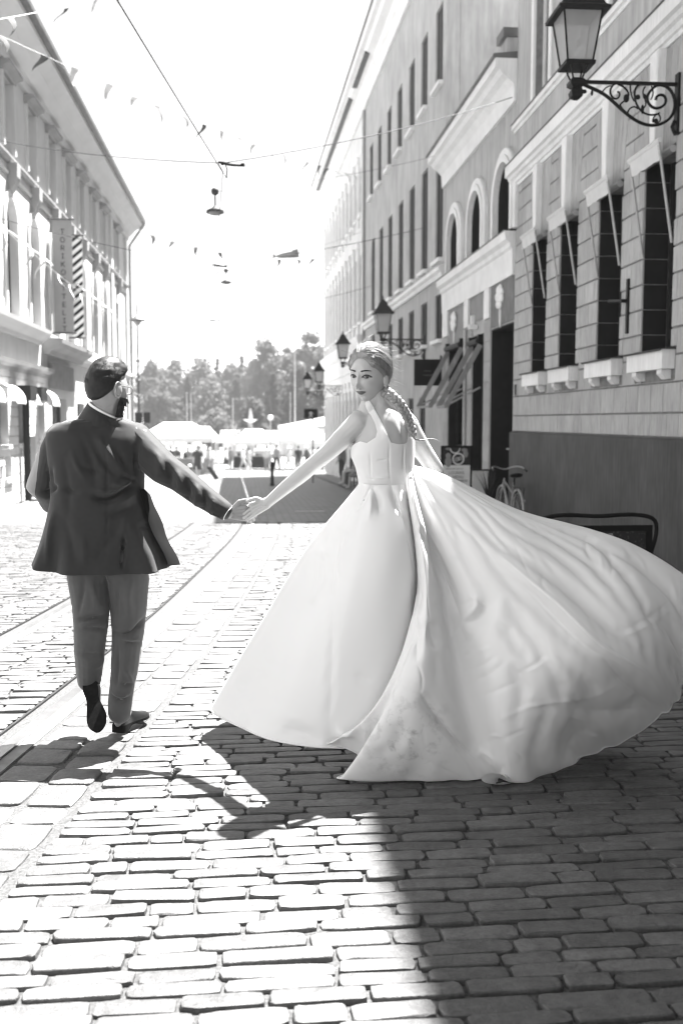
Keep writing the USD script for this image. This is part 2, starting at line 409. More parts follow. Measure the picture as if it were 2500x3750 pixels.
# rails: a grooved rail with concrete beside it
def ribbon(off0, off1, dz, y0=-5.0, y1=74.5, n=260, thick=0.0):
    ys = np.r_[np.linspace(y0, 20, n), np.linspace(20.2, y1, n // 2)]
    a = np.array([railn(q, off0) for q in ys]); b = np.array([railn(q, off1) for q in ys])
    A = np.c_[a, gz(a[:, 1]) + dz]; B = np.c_[b, gz(b[:, 1]) + dz]; k = len(ys)
    rings = [np.array([A[i], B[i]]) for i in range(k)]
    if thick: rings = [np.array([A[i], B[i], B[i] - [0, 0, thick], A[i] - [0, 0, thick]]) for i in range(k)]
    v, f = loft(rings, caps=bool(thick), closed=bool(thick))
    return (v, f[:, ::-1]) if not thick else fix((v, f))
for o, lab in ((0.0, 'grooved steel tram rail curving along the middle of the cobbles, passing behind the man'), (-1.0, 'grooved steel tram rail nearer the left-hand shops, cut off by the left picture edge')):
    r = thing('tram_rail', lab, 'rail', (float(RAILX(5.0)) + o, 5.0, float(gz(5.0))), group='tram rails in the cobbled street')
    part(r, 'rail_head', ribbon(o - 0.002, o + 0.066, 0.008, thick=0.05), 'rail_steel')
    part(r, 'groove_floor', ribbon(o - 0.088, o - 0.002, -0.034), 'rail_groove')
    part(r, 'rail_lip', ribbon(o - 0.100, o - 0.088, 0.000, thick=0.05), 'dark_frame')
    part(r, 'concrete_strip', ribbon(o + 0.068, o + (0.135 if o == 0 else 0.11), -0.003, thick=0.05), 'track_concrete')
for (a, b, yy_) in ((1080, 1188, 1873), (1003, 1150, 1950)):
    p, q = onground(a, yy_), onground(b, yy_)
    solo('road_line', sheet(np.linspace(p[0], q[0], 4), np.array([p[1] - 0.10, p[1] + 0.10]), 0.004), 'road_paint', 'thin white line across the shaded cobbles, ' + ('farther of two' if yy_ < 1900 else 'nearer of two beside the bride\'s skirt'), 'road marking')
# pavements
pl = thing('left_pavement', None, None, kind='structure')
part(pl, 'paving', sheet(np.linspace(-8.2, -5.6, 8), np.linspace(-8, 50, 40), 0.10), 'kerb_granite')
part(pl, 'kerb', loft([np.array([[-5.6, q, gz(q) - .03], [-5.44, q, gz(q) - .03], [-5.44, q, gz(q) + .105], [-5.6, q, gz(q) + .105]]) for q in np.linspace(-8, 50, 30)]), 'kerb_granite')
pr = thing('right_pavement', None, None, kind='structure')
for j, (xa, xb) in enumerate(((3.55, 3.82), (3.83, 4.30), (4.31, 4.78), (4.79, 5.4))):
    yy_ = 2.0 + 0.2 * j
    while yy_ < 30 and j < 4:
        L = rng.uniform(0.45, 0.95)
        v, f = bx(xa + .006, xb - .006, yy_ + .006, yy_ + L - .006, -0.03, 0.045 + rng.uniform(-.003, .003)); v[:, 2] += gz(v[:, 1])
        part(pr, 'kerb_stone' if j == 0 else 'paving_slab', (v, f), 'kerb_granite'); yy_ += L
part(pr, 'far_paving', sheet(np.linspace(3.55, 5.3, 6), np.linspace(30.2, 74, 20), 0.035), 'far_paving')

# ------------------------------------------------------------------ right side: the near rusticated building
R1 = Wall(5.0, 18.84, 0.0130, 1)
R1S0, R1S1 = -14.0, 18.83
near = thing('rusticated_building', 'near right building of rusticated grey blocks with dark plinth and white keystones over four windows', 'building', (5.1, 12.0, -0.4))
W1 = [(1943, 1993), (2042, 2105), (2180, 2263), (2342, 2451)]
ztop = R1.z(2450, 543); zsill = R1.z(2454, 1277); zpl = R1.z(2300, 1598)
wins = [(R1.s(b), R1.s(a)) for a, b in W1]
zc0 = R1.z(1881, 697); zc1 = R1.z(1861, 633, 0.22)       # main string cornice
zu0 = R1.z(1885, 497); zu1 = R1.z(1861, 464, 0.12)
print('R1', ztop, zsill, zpl, wins, zc0, zc1, zu0, zu1)
zc1 = zc0 + 0.42
HEAD = 0.22
heads, holes = [], []
for a, b in wins:
    holes.append(sbox(a, zsill, b, ztop)); heads.append(Polygon([(a, ztop), (b, ztop), (b + HEAD, zc0), (a - HEAD, zc0)]))
uppers = []
for k in range(5):
    c = R1.s(1965) - 1.95 * k
    uppers.append((c - 0.47, c + 0.47))
ZUW = (zu1 + 0.05, zu1 + 2.3)
EAVE = 12.25  # unseen eave, its height set by where its shadow edge falls
SB, ZSB = 15.9, 9.7      # unseen setback, shaped to end the top storey's street shadow sooner
facade = Polygon([(R1S0, -0.9), (R1S1, -0.9), (R1S1, ZSB), (SB, ZSB), (SB, EAVE), (R1S0, EAVE)])
part(near, 'wall', R1.plate(facade.difference(unary_union(holes + [sbox(a, ZUW[0], b, ZUW[1]) for a, b in uppers])), -0.42, 0.0), 'wall_joint')
part(near, 'wall', [R1.box(R1S0, SB, -6.0, -5.6, -0.9, EAVE), R1.box(R1S1 - 0.4, R1S1, -5.6, -0.43, -0.9, ZSB), R1.box(SB - 0.4, SB, -5.6, -0.43, ZSB, EAVE), R1.box(R1S0, R1S0 + .4, -5.6, -0.43, -0.9, EAVE)], 'render_grey')
part(near, 'roof', R1.prof(R1S0 - 0.2, SB, [(-6.2, EAVE), (0.52, EAVE), (0.52, EAVE + 0.14), (-2.8, EAVE + 0.9), (-6.2, EAVE + 0.14)]), 'roof_metal')
part(near, 'terrace', R1.box(SB + .001, R1S1, -6, 0.05, ZSB + .001, ZSB + .1), 'flashing')  # unseen cover over the added setback
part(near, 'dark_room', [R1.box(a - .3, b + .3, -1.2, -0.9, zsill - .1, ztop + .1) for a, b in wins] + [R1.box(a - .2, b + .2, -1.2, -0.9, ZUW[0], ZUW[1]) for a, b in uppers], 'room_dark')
part(near, 'plinth', R1.prof(R1S0, R1S1 + 0.02, [(0, -0.85), (0.075, -0.85), (0.075, zpl - 0.03), (0.045, zpl), (0, zpl)]), 'plinth_dark')
part(near, 'cornice', R1.prof(8.0, R1S1 + 0.16, [(0, zc0), (.035, zc0), (.045, zc0 + .05), (.075, zc0 + .06), (.085, zc0 + .12), (.13, zc0 + .14), (.15, zc0 + .19), (.2, zc0 + .205), (.2, zc1 - .025), (0, zc1 - .025)]), 'trim_white')
part(near, 'cornice_flashing', R1.prof(8.0, R1S1 + 0.17, [(0, zc1 - .024), (.215, zc1 - .024), (.215, zc1 - .005), (0, zc1 + .03)]), 'flashing')
part(near, 'frieze', R1.prof(8.0, R1S1 + 0.002, [(0, zc1 + .03), (.03, zc1 + .03), (.03, zu0), (0, zu0)]), 'render_grey')
part(near, 'sill_course', R1.prof(8.0, R1S1 + 0.10, [(0, zu0), (.05, zu0), (.06, zu0 + .05), (.1, zu0 + .06), (.1, zu1 - .03), (0, zu1 - .03)]), 'trim_white')
part(near, 'cornice_flashing', R1.prof(8.0, R1S1 + 0.11, [(0, zu1 - .029), (.115, zu1 - .029), (.115, zu1 - .01), (0, zu1)]), 'flashing')
up_cut = unary_union([sbox(a - .14, zu1, b + .14, ZUW[1] + .14) for a, b in uppers])
part(near, 'upper_wall', R1.plate(Polygon([(8.0, zu1), (R1S1 - .002, zu1), (R1S1 - .002, ZSB - .01), (SB - .002, ZSB - .01), (SB - .002, EAVE - .3), (8, EAVE - .3)]).difference(up_cut), 0.001, 0.03), 'render_grey')
for a, b in uppers:
    w = part(near, 'window', R1.plate(sbox(a, ZUW[0], b, ZUW[1]).difference(sbox(a + .07, ZUW[0] + .07, b - .07, ZUW[1] - .07)).union(sbox((a + b) / 2 - .03, ZUW[0], (a + b) / 2 + .03, ZUW[1])), -0.2, -0.12), 'trim_white')
    part(w, 'pane', R1.box(a + .05, b - .05, -.17, -.16, ZUW[0] + .05, ZUW[1] - .05), 'glass_pane')
    part(near, 'architrave', R1.plate(sbox(a - .14, zu1 + .001, b + .14, ZUW[1] + .14).difference(sbox(a, zu1, b, ZUW[1])), 0.0, 0.055, 0.012), 'trim_white')
# the blocks of the ground storey
BS0 = 8.2
zz_ = zpl + 0.006; courses = []
hts = [0.29, 0.36]
k = 0
while zz_ < zc0 - 0.02:
    h = hts[k] if k < 2 else 0.312
    z1 = min(zz_ + h, zc0)
    if zc0 - z1 < 0.12: z1 = zc0
    courses.append((zz_, z1)); zz_ = z1; k += 1
hole_u = unary_union(holes + heads + [sbox(a - .16, zsill - .36, b + .16, zsill + .02) for a, b in wins])
nblk = 0
for ci, (z0, z1) in enumerate(courses):
    s = BS0 - (0.22 if ci % 2 else 0)
    while s < R1S1 - 0.01:
        L = rng.uniform(0.34, 0.56); e = min(s + L, R1S1)
        if R1S1 - e < 0.15: e = R1S1
        pg = sbox(max(s, BS0), z0, e, z1).difference(hole_u).buffer(-0.0045, join_style=2)
        for g in getattr(pg, 'geoms', [pg]):
            if g.is_empty or g.area < 0.004: continue
            g = g.simplify(0.001); x0, y0, x1, y1 = g.bounds
            if x1 - x0 < 0.06: continue
            g2 = Polygon([(a, max(y0 + .006, min(y1 - .006, b))) for a, b in g.exterior.coords])
            part(near, 'block', R1.plate(g2, 0.0, 0.020 + rng.uniform(-.003, .003), 0.007), 'wall_block'); nblk += 1
        s = e
for (a, b), hd in zip(wins, heads):
    n = 7
    for i in range(n):
        f0, f1 = i / n, (i + 1) / n
        q = Polygon([(a + (b - a) * f0, ztop), (a + (b - a) * f1, ztop), (a - HEAD + (b - a + 2 * HEAD) * f1, zc0), (a - HEAD + (b - a + 2 * HEAD) * f0, zc0)]).buffer(-0.004, join_style=2)
        if i == n // 2:
            c = (a + b) / 2
            part(near, 'keystone', R1.plate(Polygon([(c - .07, ztop - .04), (c + .07, ztop - .04), (c + .125, zc0 - .002), (c - .125, zc0 - .002)]), 0.0, 0.13, 0.012), 'trim_white')
        else:
            part(near, 'voussoir', R1.plate(q, 0.0, 0.021, 0.006), 'wall_block')
    # rusticated reveal on the far side, frame and panes
    for z0, z1 in courses:
        if z1 < zsill or z0 > ztop: continue
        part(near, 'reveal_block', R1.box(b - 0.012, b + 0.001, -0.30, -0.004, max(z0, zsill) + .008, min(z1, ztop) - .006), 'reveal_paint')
    fr = sbox(a, zsill, b - .012, ztop).difference(sbox(a + .07, zsill + .08, b - .08, ztop - .07))
    mid = (a + b) / 2
    fr = unary_union([fr, sbox(mid - .035, zsill, mid + .035, ztop), sbox(a, zsill + (ztop - zsill) * .66, b - .012, zsill + (ztop - zsill) * .66 + .07), sbox(a, zsill + (ztop - zsill) * .33, b - .012, zsill + (ztop - zsill) * .33 + .04)])
    w = part(near, 'window', R1.plate(fr, -0.40, -0.31), 'dark_frame')
    part(w, 'pane', R1.box(a + .05, b - .05, -.37, -.36, zsill + .05, ztop - .05), 'glass_pane')
    # sill box on two small corbels
    part(near, 'sill', R1.box(a - .10, b + .10, 0.0, 0.155, zsill - .235, zsill - .012), 'trim_white')
    part(near, 'sill_flashing', R1.prof(a - .13, b + .13, [(-.3, zsill - .011), (.175, zsill - .011), (.185, zsill - .03), (.2, zsill - .008), (.0, zsill + .022), (-.3, zsill + .022)]), 'flashing')
    for q in (a + .0, b - .14): part(near, 'corbel', R1.prof(q, q + .14, [(0, zsill - .236), (.12, zsill - .236), (.12, zsill - .29), (.06, zsill - .35), (0, zsill - .35)]), 'trim_white')
print('blocks', nblk)
part(near, 'wall_fitting', [tube([R1.p(wins[2][0] - .33, .01, 2.97), R1.p(wins[2][0] - .33, .10, 2.97), R1.p(wins[2][0] + .15, .11, 3.02)], .025), R1.box(wins[2][0] - .36, wins[2][0] - .30, .02, .05, 2.55, 3.25)], 'black_iron')
part(near, 'number_plate', R1.box(18.55, 18.70, .022, .03, 1.9, 2.1), 'black_iron')

# awnings rolled up over the four windows
for i, (a, b) in enumerate(wins):
    nm = ['farthest window, next to the dark entrance', 'second window from the dark entrance', 'third window from the dark entrance', 'nearest window, under the big wall lantern'][i]
    zt = ztop + 0.0
    aw = thing('window_awning', f'rolled-up white awning over the {nm}', 'awning', R1.p((a + b) / 2, 0, ztop), group='rolled-up awnings on the block wall')
    part(aw, 'front_bar', R1.prof(a - .02, b + .02, [(.20, zt + .0), (.235, zt + .0), (.25, zt + .03), (.235, zt + .055), (.2, zt + .055)]), 'white_cloth')
    n = 14; rows = []
    for k_ in range(6):
        f_ = k_ / 5; rows.append([R1.p(a + (b - a) * j / n, .225 - .03 * f_ + .008 * math.sin(j * 1.9 + i) * f_, zt - .18 * f_ - .006 * f_ * math.sin(j * 1.3 + i * 2)) for j in range(n + 1)])
    v, f = loft(np.array(rows), caps=False, closed=False); part(aw, 'valance', cat((v, f), (v + R1.n * 0.004, f[:, ::-1])), 'white_cloth', smooth=True)
    for s_, lab in ((b - .02, None), (a + .02, None)):
        part(aw, 'arm', tube([R1.p(s_, .215, zt - .02), R1.p(s_, .03, zt - 1.12)], .017), 'grey_metal')
    part(aw, 'roller', tube([R1.p(a, .05, zt - .06), R1.p(b, .05, zt - .06)], .045), 'grey_metal')

# ------------------------------------------------------------------ the low arcaded building
R2 = Wall(5.0, 18.84, 0.0, 1)
A0, A1 = 18.86, 25.85
low = thing('arcaded_building', 'low building with three arched upper openings, deep white cornice and a tall dark entrance', 'building', (5.1, 22.3, -0.7))
zf, ze, zl0, zl1 = 7.35, 8.16, 4.17, 5.02
arcs = [19.62, 22.05, 24.45]; AW = 0.66; zspring = 5.75
def arch(c, w, z0, zs, n=18):
    th = np.linspace(0, math.pi, n)
    return Polygon([(c - w, z0)] + [(c + w * -math.cos(q), zs + w * math.sin(q)) for q in th] + [(c + w, z0)])
door = sbox(18.9, -0.9, 20.7, 3.3); shop1 = sbox(23.25, 0.75, 25.2, 3.2); shop2 = sbox(21.35, 0.2, 22.45, 3.3)
part(low, 'wall', R2.plate(Polygon([(A0, -1.0), (A1, -1.0), (A1, zf + .5), (A0, zf + .5)]).difference(unary_union([arch(c, AW, zl1 + .0, zspring) for c in arcs] + [door, shop1, shop2])), -0.4, 0.0), 'render_grey')
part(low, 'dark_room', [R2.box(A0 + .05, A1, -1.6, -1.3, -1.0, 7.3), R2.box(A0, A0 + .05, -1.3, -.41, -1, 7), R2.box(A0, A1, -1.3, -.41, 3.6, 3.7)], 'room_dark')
part(low, 'cornice', R2.prof(A0, A1 + .12, [(0, zf), (.07, zf), (.09, zf + .30), (.13, zf + .34), (.20, zf + .42), (.30, zf + .48), (.36, zf + .56), (.44, zf + .60), (.44, ze - .05), (0, ze - .05)]), 'trim_white')
part(low, 'roof', R2.prof(A0, A1 + .15, [(-5, ze - .049), (.47, ze - .049), (.50, ze - .02), (.47, ze + .03), (-2.5, ze + .35), (-5, ze + .1)]), 'roof_metal')
part(low, 'chimney_cap', R2.box(A0 + .05, A0 + .6, -.55, .28, ze + .36, ze + .52), 'roof_metal')
part(low, 'chimney', R2.box(A0 + .1, A0 + .55, -.5, .2, ze + .0, ze + .358), 'render_grey')
part(low, 'ledge', R2.prof(A0, A1 + .05, [(0, zl0), (.06, zl0), (.07, zl0 + .48), (.11, zl0 + .52), (.12, zl0 + .60), (.2, zl0 + .66), (.22, zl1 - .04), (0, zl1 - .04)]), 'trim_white')
part(low, 'ledge_flashing', R2.prof(A0, A1 + .06, [(-.3, zl1 - .039), (.235, zl1 - .039), (.235, zl1 - .02), (-.3, zl1)]), 'flashing')
for k, c in enumerate(arcs):
    part(low, 'archivolt', R2.plate(arch(c, AW + .27, zl1 + .001, zspring).difference(arch(c, AW, zl1, zspring)), 0, 0.09, 0.02), 'trim_white')
    part(low, 'archivolt', R2.plate(arch(c, AW + .13, zl1 + .001, zspring).difference(arch(c, AW, zl1, zspring)), 0.091, 0.12), 'trim_white')
    w = part(low, 'arched_window', R2.plate(unary_union([arch(c, AW, zl1 + .001, zspring).difference(arch(c, AW - .07, zl1 + .07, zspring)), sbox(c - .03, zl1, c + .03, zspring + .6), sbox(c - AW, zspring - .03, c + AW, zspring + .03)]), -.32, -.24), 'dark_frame')
    part(w, 'pane', R2.plate(arch(c, AW - .05, zl1 + .05, zspring), -.29, -.28), 'glass_pane')
    if k == 1:
        part(low, 'blind_panel', R2.plate(arch(c - .1, .50, zl1 + .01, zspring - .05), -.2, -.12), 'panel_grey', label='pale arched panel filling the middle opening')
for s0, s1 in ((25.15, 25.83), (22.75, 23.2), (20.72, 21.2)): part(low, 'pilaster_block', R2.box(s0, s1, 0, .06, 3.55, zl0 - .002), 'trim_white')
for hole in (door, shop1, shop2):  # added near-black sheets stand in for shade inside the openings
    a_, z0_, b_, z1_ = hole.bounds
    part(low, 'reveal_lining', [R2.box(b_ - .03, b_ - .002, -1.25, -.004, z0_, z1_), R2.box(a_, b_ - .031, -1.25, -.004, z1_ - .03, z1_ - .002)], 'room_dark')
for c in arcs: part(low, 'reveal_lining', R2.plate(arch(c, AW - .001, zl1 + .002, zspring).difference(arch(c, AW - .02, zl1 - .1, zspring)), -.4, -.004), 'room_dark')  # arch openings too: shade put in as near-black sheets
for s0, s1, z0, z1, nm in ((23.22, 25.13, 3.25, zl0 - .003, 'relief_panel'), (21.22, 22.73, 3.6, zl0 - .003, 'panel'), (18.9, 20.70, 3.33, zl0 - .003, 'relief_panel')):
    part(low, nm, R2.box(s0, s1, 0, .02, z0, z1), 'panel_grey')
for q in np.linspace(18.98, 20.62, 12): part(low, 'panel_rib', R2.box(q - .025, q + .025, .021, .035, 3.34, zl0 - .01), 'panel_grey')
rr = np.random.default_rng(5)
for c, zc in ((19.85, 3.82), (24.4, 3.78)):
    lf = []
    for k in range(11):
        a_ = k * 2 * math.pi / 7 + rr.uniform(-.2, .2); r_ = .16 if k < 7 else .07
        lf.append(R2.w((trimesh.creation.icosphere(1, 1.0).vertices * [.13, .05, .10] + [c + r_ * math.cos(a_), .05, zc + .05 + r_ * math.sin(a_)], trimesh.creation.icosphere(1).faces)))
    lf.append(R2.w((trimesh.creation.icosphere(1, 1.0).vertices * [.035, .03, .25] + [c - .03, .04, zc - .32], trimesh.creation.icosphere(1).faces)))
    part(low, 'floral_relief', lf, 'trim_white', smooth=True)
for hole, nm in ((shop1, 'shop_window'), (shop2, 'shop_window')):
    a, z0, b, z1 = hole.bounds; mid = a + (b - a) * .55
    fr = unary_union([hole.difference(sbox(a + .07, z0 + .07, b - .07, z1 - .07)), sbox(mid - .045, z0, mid + .045, z1)])
    w = part(low, nm, R2.plate(fr, -.3, -.2), 'dark_frame'); part(w, 'pane', R2.box(a + .05, b - .05, -.26, -.25, z0 + .05, z1 - .05), 'glass_pane')
    part(low, 'window_ledge', R2.box(a - .08, b + .08, .0, .14, z0 - .10, z0 - .002), 'trim_white')
d_ = part(low, 'entrance_door', R2.box(18.95, 20.68, -.85, -.78, -.9, 2.45), 'dark_frame'); part(d_, 'handle', R2.box(19.9, 19.96, -.777, -.70, .15, .5), 'grey_metal')
part(low, 'transom', R2.box(18.95, 20.68, -.8, -.7, 2.46, 2.56), 'dark_frame')
for z0 in np.arange(-.7, 3.2, .42): part(low, 'pier_block', R2.box(22.47, 23.2, .0, .022, z0 + .006, z0 + .414), 'wall_block'); part(low, 'pier_block', R2.box(20.73, 21.3, .0, .022, z0 + .006, z0 + .414), 'wall_block'); part(low, 'pier_block', R2.box(25.24, 25.84, .0, .022, z0 + .006, z0 + .414), 'wall_block')
part(low, 'security_camera', [R2.box(21.9, 22.05, .02, .2, 3.42, 3.52), R2.box(22.2, 22.3, .02, .1, 3.55, 3.75)], 'trim_white')
part(low, 'drainpipe', tube([R2.p(23.0, .06, -.7), R2.p(23.0, .06, 3.5)], .045), 'grey_metal')

# ------------------------------------------------------------------ the tall plain building and its lighter far half
R3 = Wall(5.0, 25.9, -0.0152, 1)
S3, SM = 25.9, R3.s(1334); S3E = R3.s(1193)
tall = thing('plain_tall_building', 'four-storey plain grey building with rows of narrow dark windows and white sills', 'building', (5.2, 32, -1.0))
tall2 = thing('pilastered_building', 'lighter four-storey far building with fluted window piers and deep white cornice', 'building', (5.2, 45, -1.4))
print('R3', SM, S3E)
zeave = R3.z(1160, 640, 0.0)
zeave = 15.0
def row_openings(pxs, w, z0, z1): return [(R3.s(q) - w / 2, R3.s(q) + w / 2, z0, z1) for q in pxs]
up_r = row_openings([1596, 1544, 1500, 1457, 1420, 1386, 1357], .95, 10.15, 12.15)
md_r = row_openings([1601, 1548, 1503, 1463, 1425, 1393, 1364], .95, 5.65, 8.45)
gd_r = row_openings([1602, 1549, 1503, 1464, 1427, 1395, 1365], .95, 3.55, 4.75)
lo_r = row_openings([1545, 1503, 1464, 1427], .9, .7, 2.1)
def facade_rows(th, S0, S1, rows, mat, ztop, zbot=-2.4):
    opens = [o for r in rows for o in r]
    part(th, 'wall', R3.plate(sbox(S0, zbot, S1, ztop).difference(unary_union([sbox(a, z0, b, z1) for a, b, z0, z1 in opens])), -.35, 0), mat)
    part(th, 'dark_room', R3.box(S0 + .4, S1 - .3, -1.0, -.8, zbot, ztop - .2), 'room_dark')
    for a, b, z0, z1 in opens:
        w = part(th, 'window', R3.plate(unary_union([sbox(a, z0, b, z1).difference(sbox(a + .06, z0 + .06, b - .06, z1 - .06)), sbox((a + b) / 2 - .03, z0, (a + b) / 2 + .03, z1)]), -.10, -.05), 'dark_frame')
        part(w, 'pane', R3.box(a + .04, b - .04, -.08, -.075, z0 + .04, z1 - .04), 'dull_glass')
        part(th, 'sill', R3.box(a - .07, b + .07, -.2, .13, z0 - .10, z0 - .002), 'trim_white')
facade_rows(tall, S3, SM, [up_r, md_r, gd_r, lo_r], 'render_grey', zeave)
part(tall, 'gable_wall', [R3.box(S3, S3 + .35, -7.5, -.36, -2, zeave + .6), R3.box(S3 + .35, SM, -7.5, -7.2, -2, zeave)], 'render_grey')
part(tall, 'string_course', R3.prof(S3 - .02, SM, [(0, 5.14), (.07, 5.14), (.09, 5.24), (.16, 5.30), (.16, 5.40), (.05, 5.46), (0, 5.46)]), 'trim_white')
COR = [(0, zeave - 1.0), (.10, zeave - 1.0), (.12, zeave - .55), (.2, zeave - .5), (.28, zeave - .34), (.52, zeave - .26), (.60, zeave - .14), (.74, zeave - .1), (.76, zeave + .12), (0, zeave + .12)]
part(tall, 'cornice', R3.prof(S3 - .35, SM, COR), 'trim_white')
part(tall, 'roof', R3.prof(S3 - .4, SM, [(-8, zeave + .12), (.80, zeave + .121), (.82, zeave + .18), (-3.6, zeave + 1.3), (-8, zeave + .3)]), 'roof_metal')
part(tall, 'eave_vent', R3.box(SM - 4.5, SM - .6, .40, .60, zeave - .30, zeave - .235), 'flashing')  # dark strip stands in for a band of shade on the soffit
part(tall, 'drainpipe', tube([R3.p(SM - .12, .07, -1.2), R3.p(SM - .12, .07, zeave - 1)], .06), 'grey_metal')
n2 = 11; xs2 = np.linspace(SM + 1.1, S3E - 0.9, n2)
r2 = [[(q - .5, q + .5, 10.1, 12.1) for q in xs2], [(q - .5, q + .5, 5.6, 8.45) for q in xs2], [(q - .5, q + .5, 0.2, 2.4) for q in xs2]]
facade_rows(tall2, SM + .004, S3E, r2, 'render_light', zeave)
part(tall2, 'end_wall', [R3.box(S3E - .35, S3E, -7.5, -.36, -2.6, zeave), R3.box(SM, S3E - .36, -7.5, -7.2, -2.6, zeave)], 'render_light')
part(tall2, 'cornice', R3.prof(SM + .002, S3E + .5, [(a, b) for a, b in COR]), 'trim_white')
part(tall2, 'roof', R3.prof(SM, S3E + .6, [(-8, zeave + .12), (.80, zeave + .121), (.82, zeave + .18), (-3.6, zeave + 1.3), (-8, zeave + .3)]), 'roof_metal')
part(tall2, 'eave_vent', R3.box(SM + .8, S3E - .5, .40, .60, zeave - .30, zeave - .235), 'flashing')  # soffit shade again, put in as a dark strip
part(tall2, 'string_course', R3.prof(SM + .002, S3E + .2, [(0, 3.6), (.08, 3.6), (.1, 4.4), (.22, 4.5), (.32, 4.75), (.34, 4.95), (0, 5.05)]), 'trim_white')
for q in np.r_[xs2 - (xs2[1] - xs2[0]) / 2, xs2[-1] + .75]:
    for z0, z1 in ((9.7, 12.6), (5.1, 9.0), (-1.6, 3.2)):
        part(tall2, 'pilaster', [R3.box(q - .16, q + .16, .0, .09, z0, z1 - .25), R3.box(q - .22, q + .22, .0, .13, z1 - .25, z1)], 'trim_white')
part(tall2, 'frieze', R3.prof(SM + .002, S3E + .05, [(0, 2.75), (.06, 2.75), (.06, 3.59), (0, 3.59)]), 'trim_white')

# ------------------------------------------------------------------ left side: the sunlit shop building
L1 = Wall(-5.8, 22.5, 0.0, -1)
LE = L1.s(470)
left = thing('sunlit_shop_building', 'sunlit pale shop building with arched first-floor windows, deep eaves and rusticated ground floor', 'building', (-6, 30, -0.8))
axes = [17.8, 20.4, 23.0, 25.6, 28.2, 30.9, 33.5, 36.1, 38.8, 41.4, 45.4]
ups = [sbox(c - .5, 7.95, c + .5, 9.65) for c in axes]
arcsL = [arch(c, .58, 3.95, 6.25) for c in axes[:-1]] + [sbox(44.9, 4.0, 45.9, 6.6)]
gwin = [sbox(c - .42, .85, c + .42, 2.05) for c in (20.4, 22.3, 24.3, 26.2, 28.6)]
bwin = [sbox(c - .32, .05, c + .32, .58) for c in (22.6, 24.6, 26.6, 28.4)]
doors = [sbox(26.95, -.95, 27.75, 1.0), sbox(30.2, -1.2, 32.6, 2.1), sbox(34.5, -1.3, 36.0, 2.0), sbox(38, -1.4, 39.5, 2.0)]
opens = ups + arcsL + gwin + bwin + doors
part(left, 'wall', L1.plate(sbox(-12, -1.7, LE, 10.2).difference(unary_union(opens)), -.4, 0), 'sunny_wall')
part(left, 'end_wall', [L1.box(LE - .35, LE, -8, -.41, -1.8, 10.2), L1.box(-12, LE - .36, -8, -7.7, -1.8, 10.2), L1.box(-12, -11.7, -7.6, -.41, -1.8, 10.2)], 'sunny_wall')
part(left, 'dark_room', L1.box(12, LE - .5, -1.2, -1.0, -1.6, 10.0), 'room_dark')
LCOR = [(0, 9.92), (.10, 9.92), (.13, 10.12), (.22, 10.16), (.45, 10.42), (.70, 10.56), (.78, 10.60), (.80, 10.82), (0, 10.88)]
part(left, 'cornice', L1.prof(8, LE + .6, LCOR), 'sunny_trim')
part(left, 'gutter', L1.prof(8, LE + .62, [(.78, 10.70), (.86, 10.70), (.92, 10.78), (.92, 10.90), (.78, 10.90)]), 'flashing')
part(left, 'roof', L1.prof(-12, LE + .5, [(-8, 10.9), (.78, 10.881), (.78, 10.905), (-3.6, 12.2), (-8, 11.1)]), 'roof_metal')
for c in axes:
    u = part(left, 'window', L1.plate(sbox(c - .5, 7.95, c + .5, 9.65).difference(sbox(c - .43, 8.02, c - .04, 9.58)).difference(sbox(c + .04, 8.02, c + .43, 9.58)), -.22, -.14), 'sunny_trim')
    part(u, 'pane', L1.box(c - .45, c + .45, -.19, -.18, 8.0, 9.6), 'glass_pane')
    part(left, 'window_hood', L1.prof(c - .68, c + .68, [(0, 9.66), (.08, 9.66), (.12, 9.74), (.26, 9.80), (.26, 9.88), (0, 9.9)]), 'sunny_grey')
    part(left, 'architrave', L1.box(c - .64, c - .5, 0, .07, 7.95, 9.655), 'sunny_trim'); part(left, 'architrave', L1.box(c + .5, c + .64, 0, .07, 7.95, 9.655), 'sunny_trim')
    part(left, 'console', L1.prof(c - .19, c + .19, [(0, 6.95), (.06, 6.95), (.16, 7.1), (.24, 7.3), (.25, 7.62), (0, 7.62)]), 'sunny_grey')
    if c < 45:
        w = part(left, 'arched_window', L1.plate(unary_union([arch(c, .58, 3.951, 6.25).difference(arch(c, .51, 4.02, 6.25)), sbox(c - .04, 3.96, c + .04, 6.8), sbox(c - .57, 5.75, c + .57, 5.83)]), -.24, -.16), 'dark_frame')
        part(w, 'pane', L1.plate(arch(c, .55, 3.98, 6.25), -.21, -.20), 'glass_pane')
        part(left, 'archivolt', L1.plate(arch(c, .76, 3.95, 6.25).difference(arch(c, .58, 3.9, 6.25)), 0, .06), 'sunny_trim')
        # small white folding awning at the transom
        rows = [[L1.p(c - .5 + 1.0 * q / 8, .02 + .40 * f_, 5.98 - .30 * f_ ** 1.5 + .0 * q) for q in range(9)] for f_ in np.linspace(0, 1, 6)]
        v, f = loft(np.array(rows), caps=False, closed=False)
        part(left, 'transom_awning', cat((v, f), (v - [0, 0, .006], f[:, ::-1])), 'white_cloth', smooth=True)
part(left, 'string_course', L1.prof(8, LE + .02, [(0, 7.32), (.05, 7.32), (.07, 7.40), (0, 7.42)]), 'sunny_grey')
part(left, 'string_course', L1.prof(8, LE + .06, [(0, 7.64), (.10, 7.64), (.14, 7.72), (.14, 7.76), (0, 7.80)]), 'sunny_grey')
part(left, 'pilaster', L1.box(43.2, 43.75, 0, .10, -1.6, 9.9), 'sunny_trim'); part(left, 'pilaster', L1.box(LE - .5, LE + .001, 0, .10, -1.6, 9.9), 'sunny_trim')
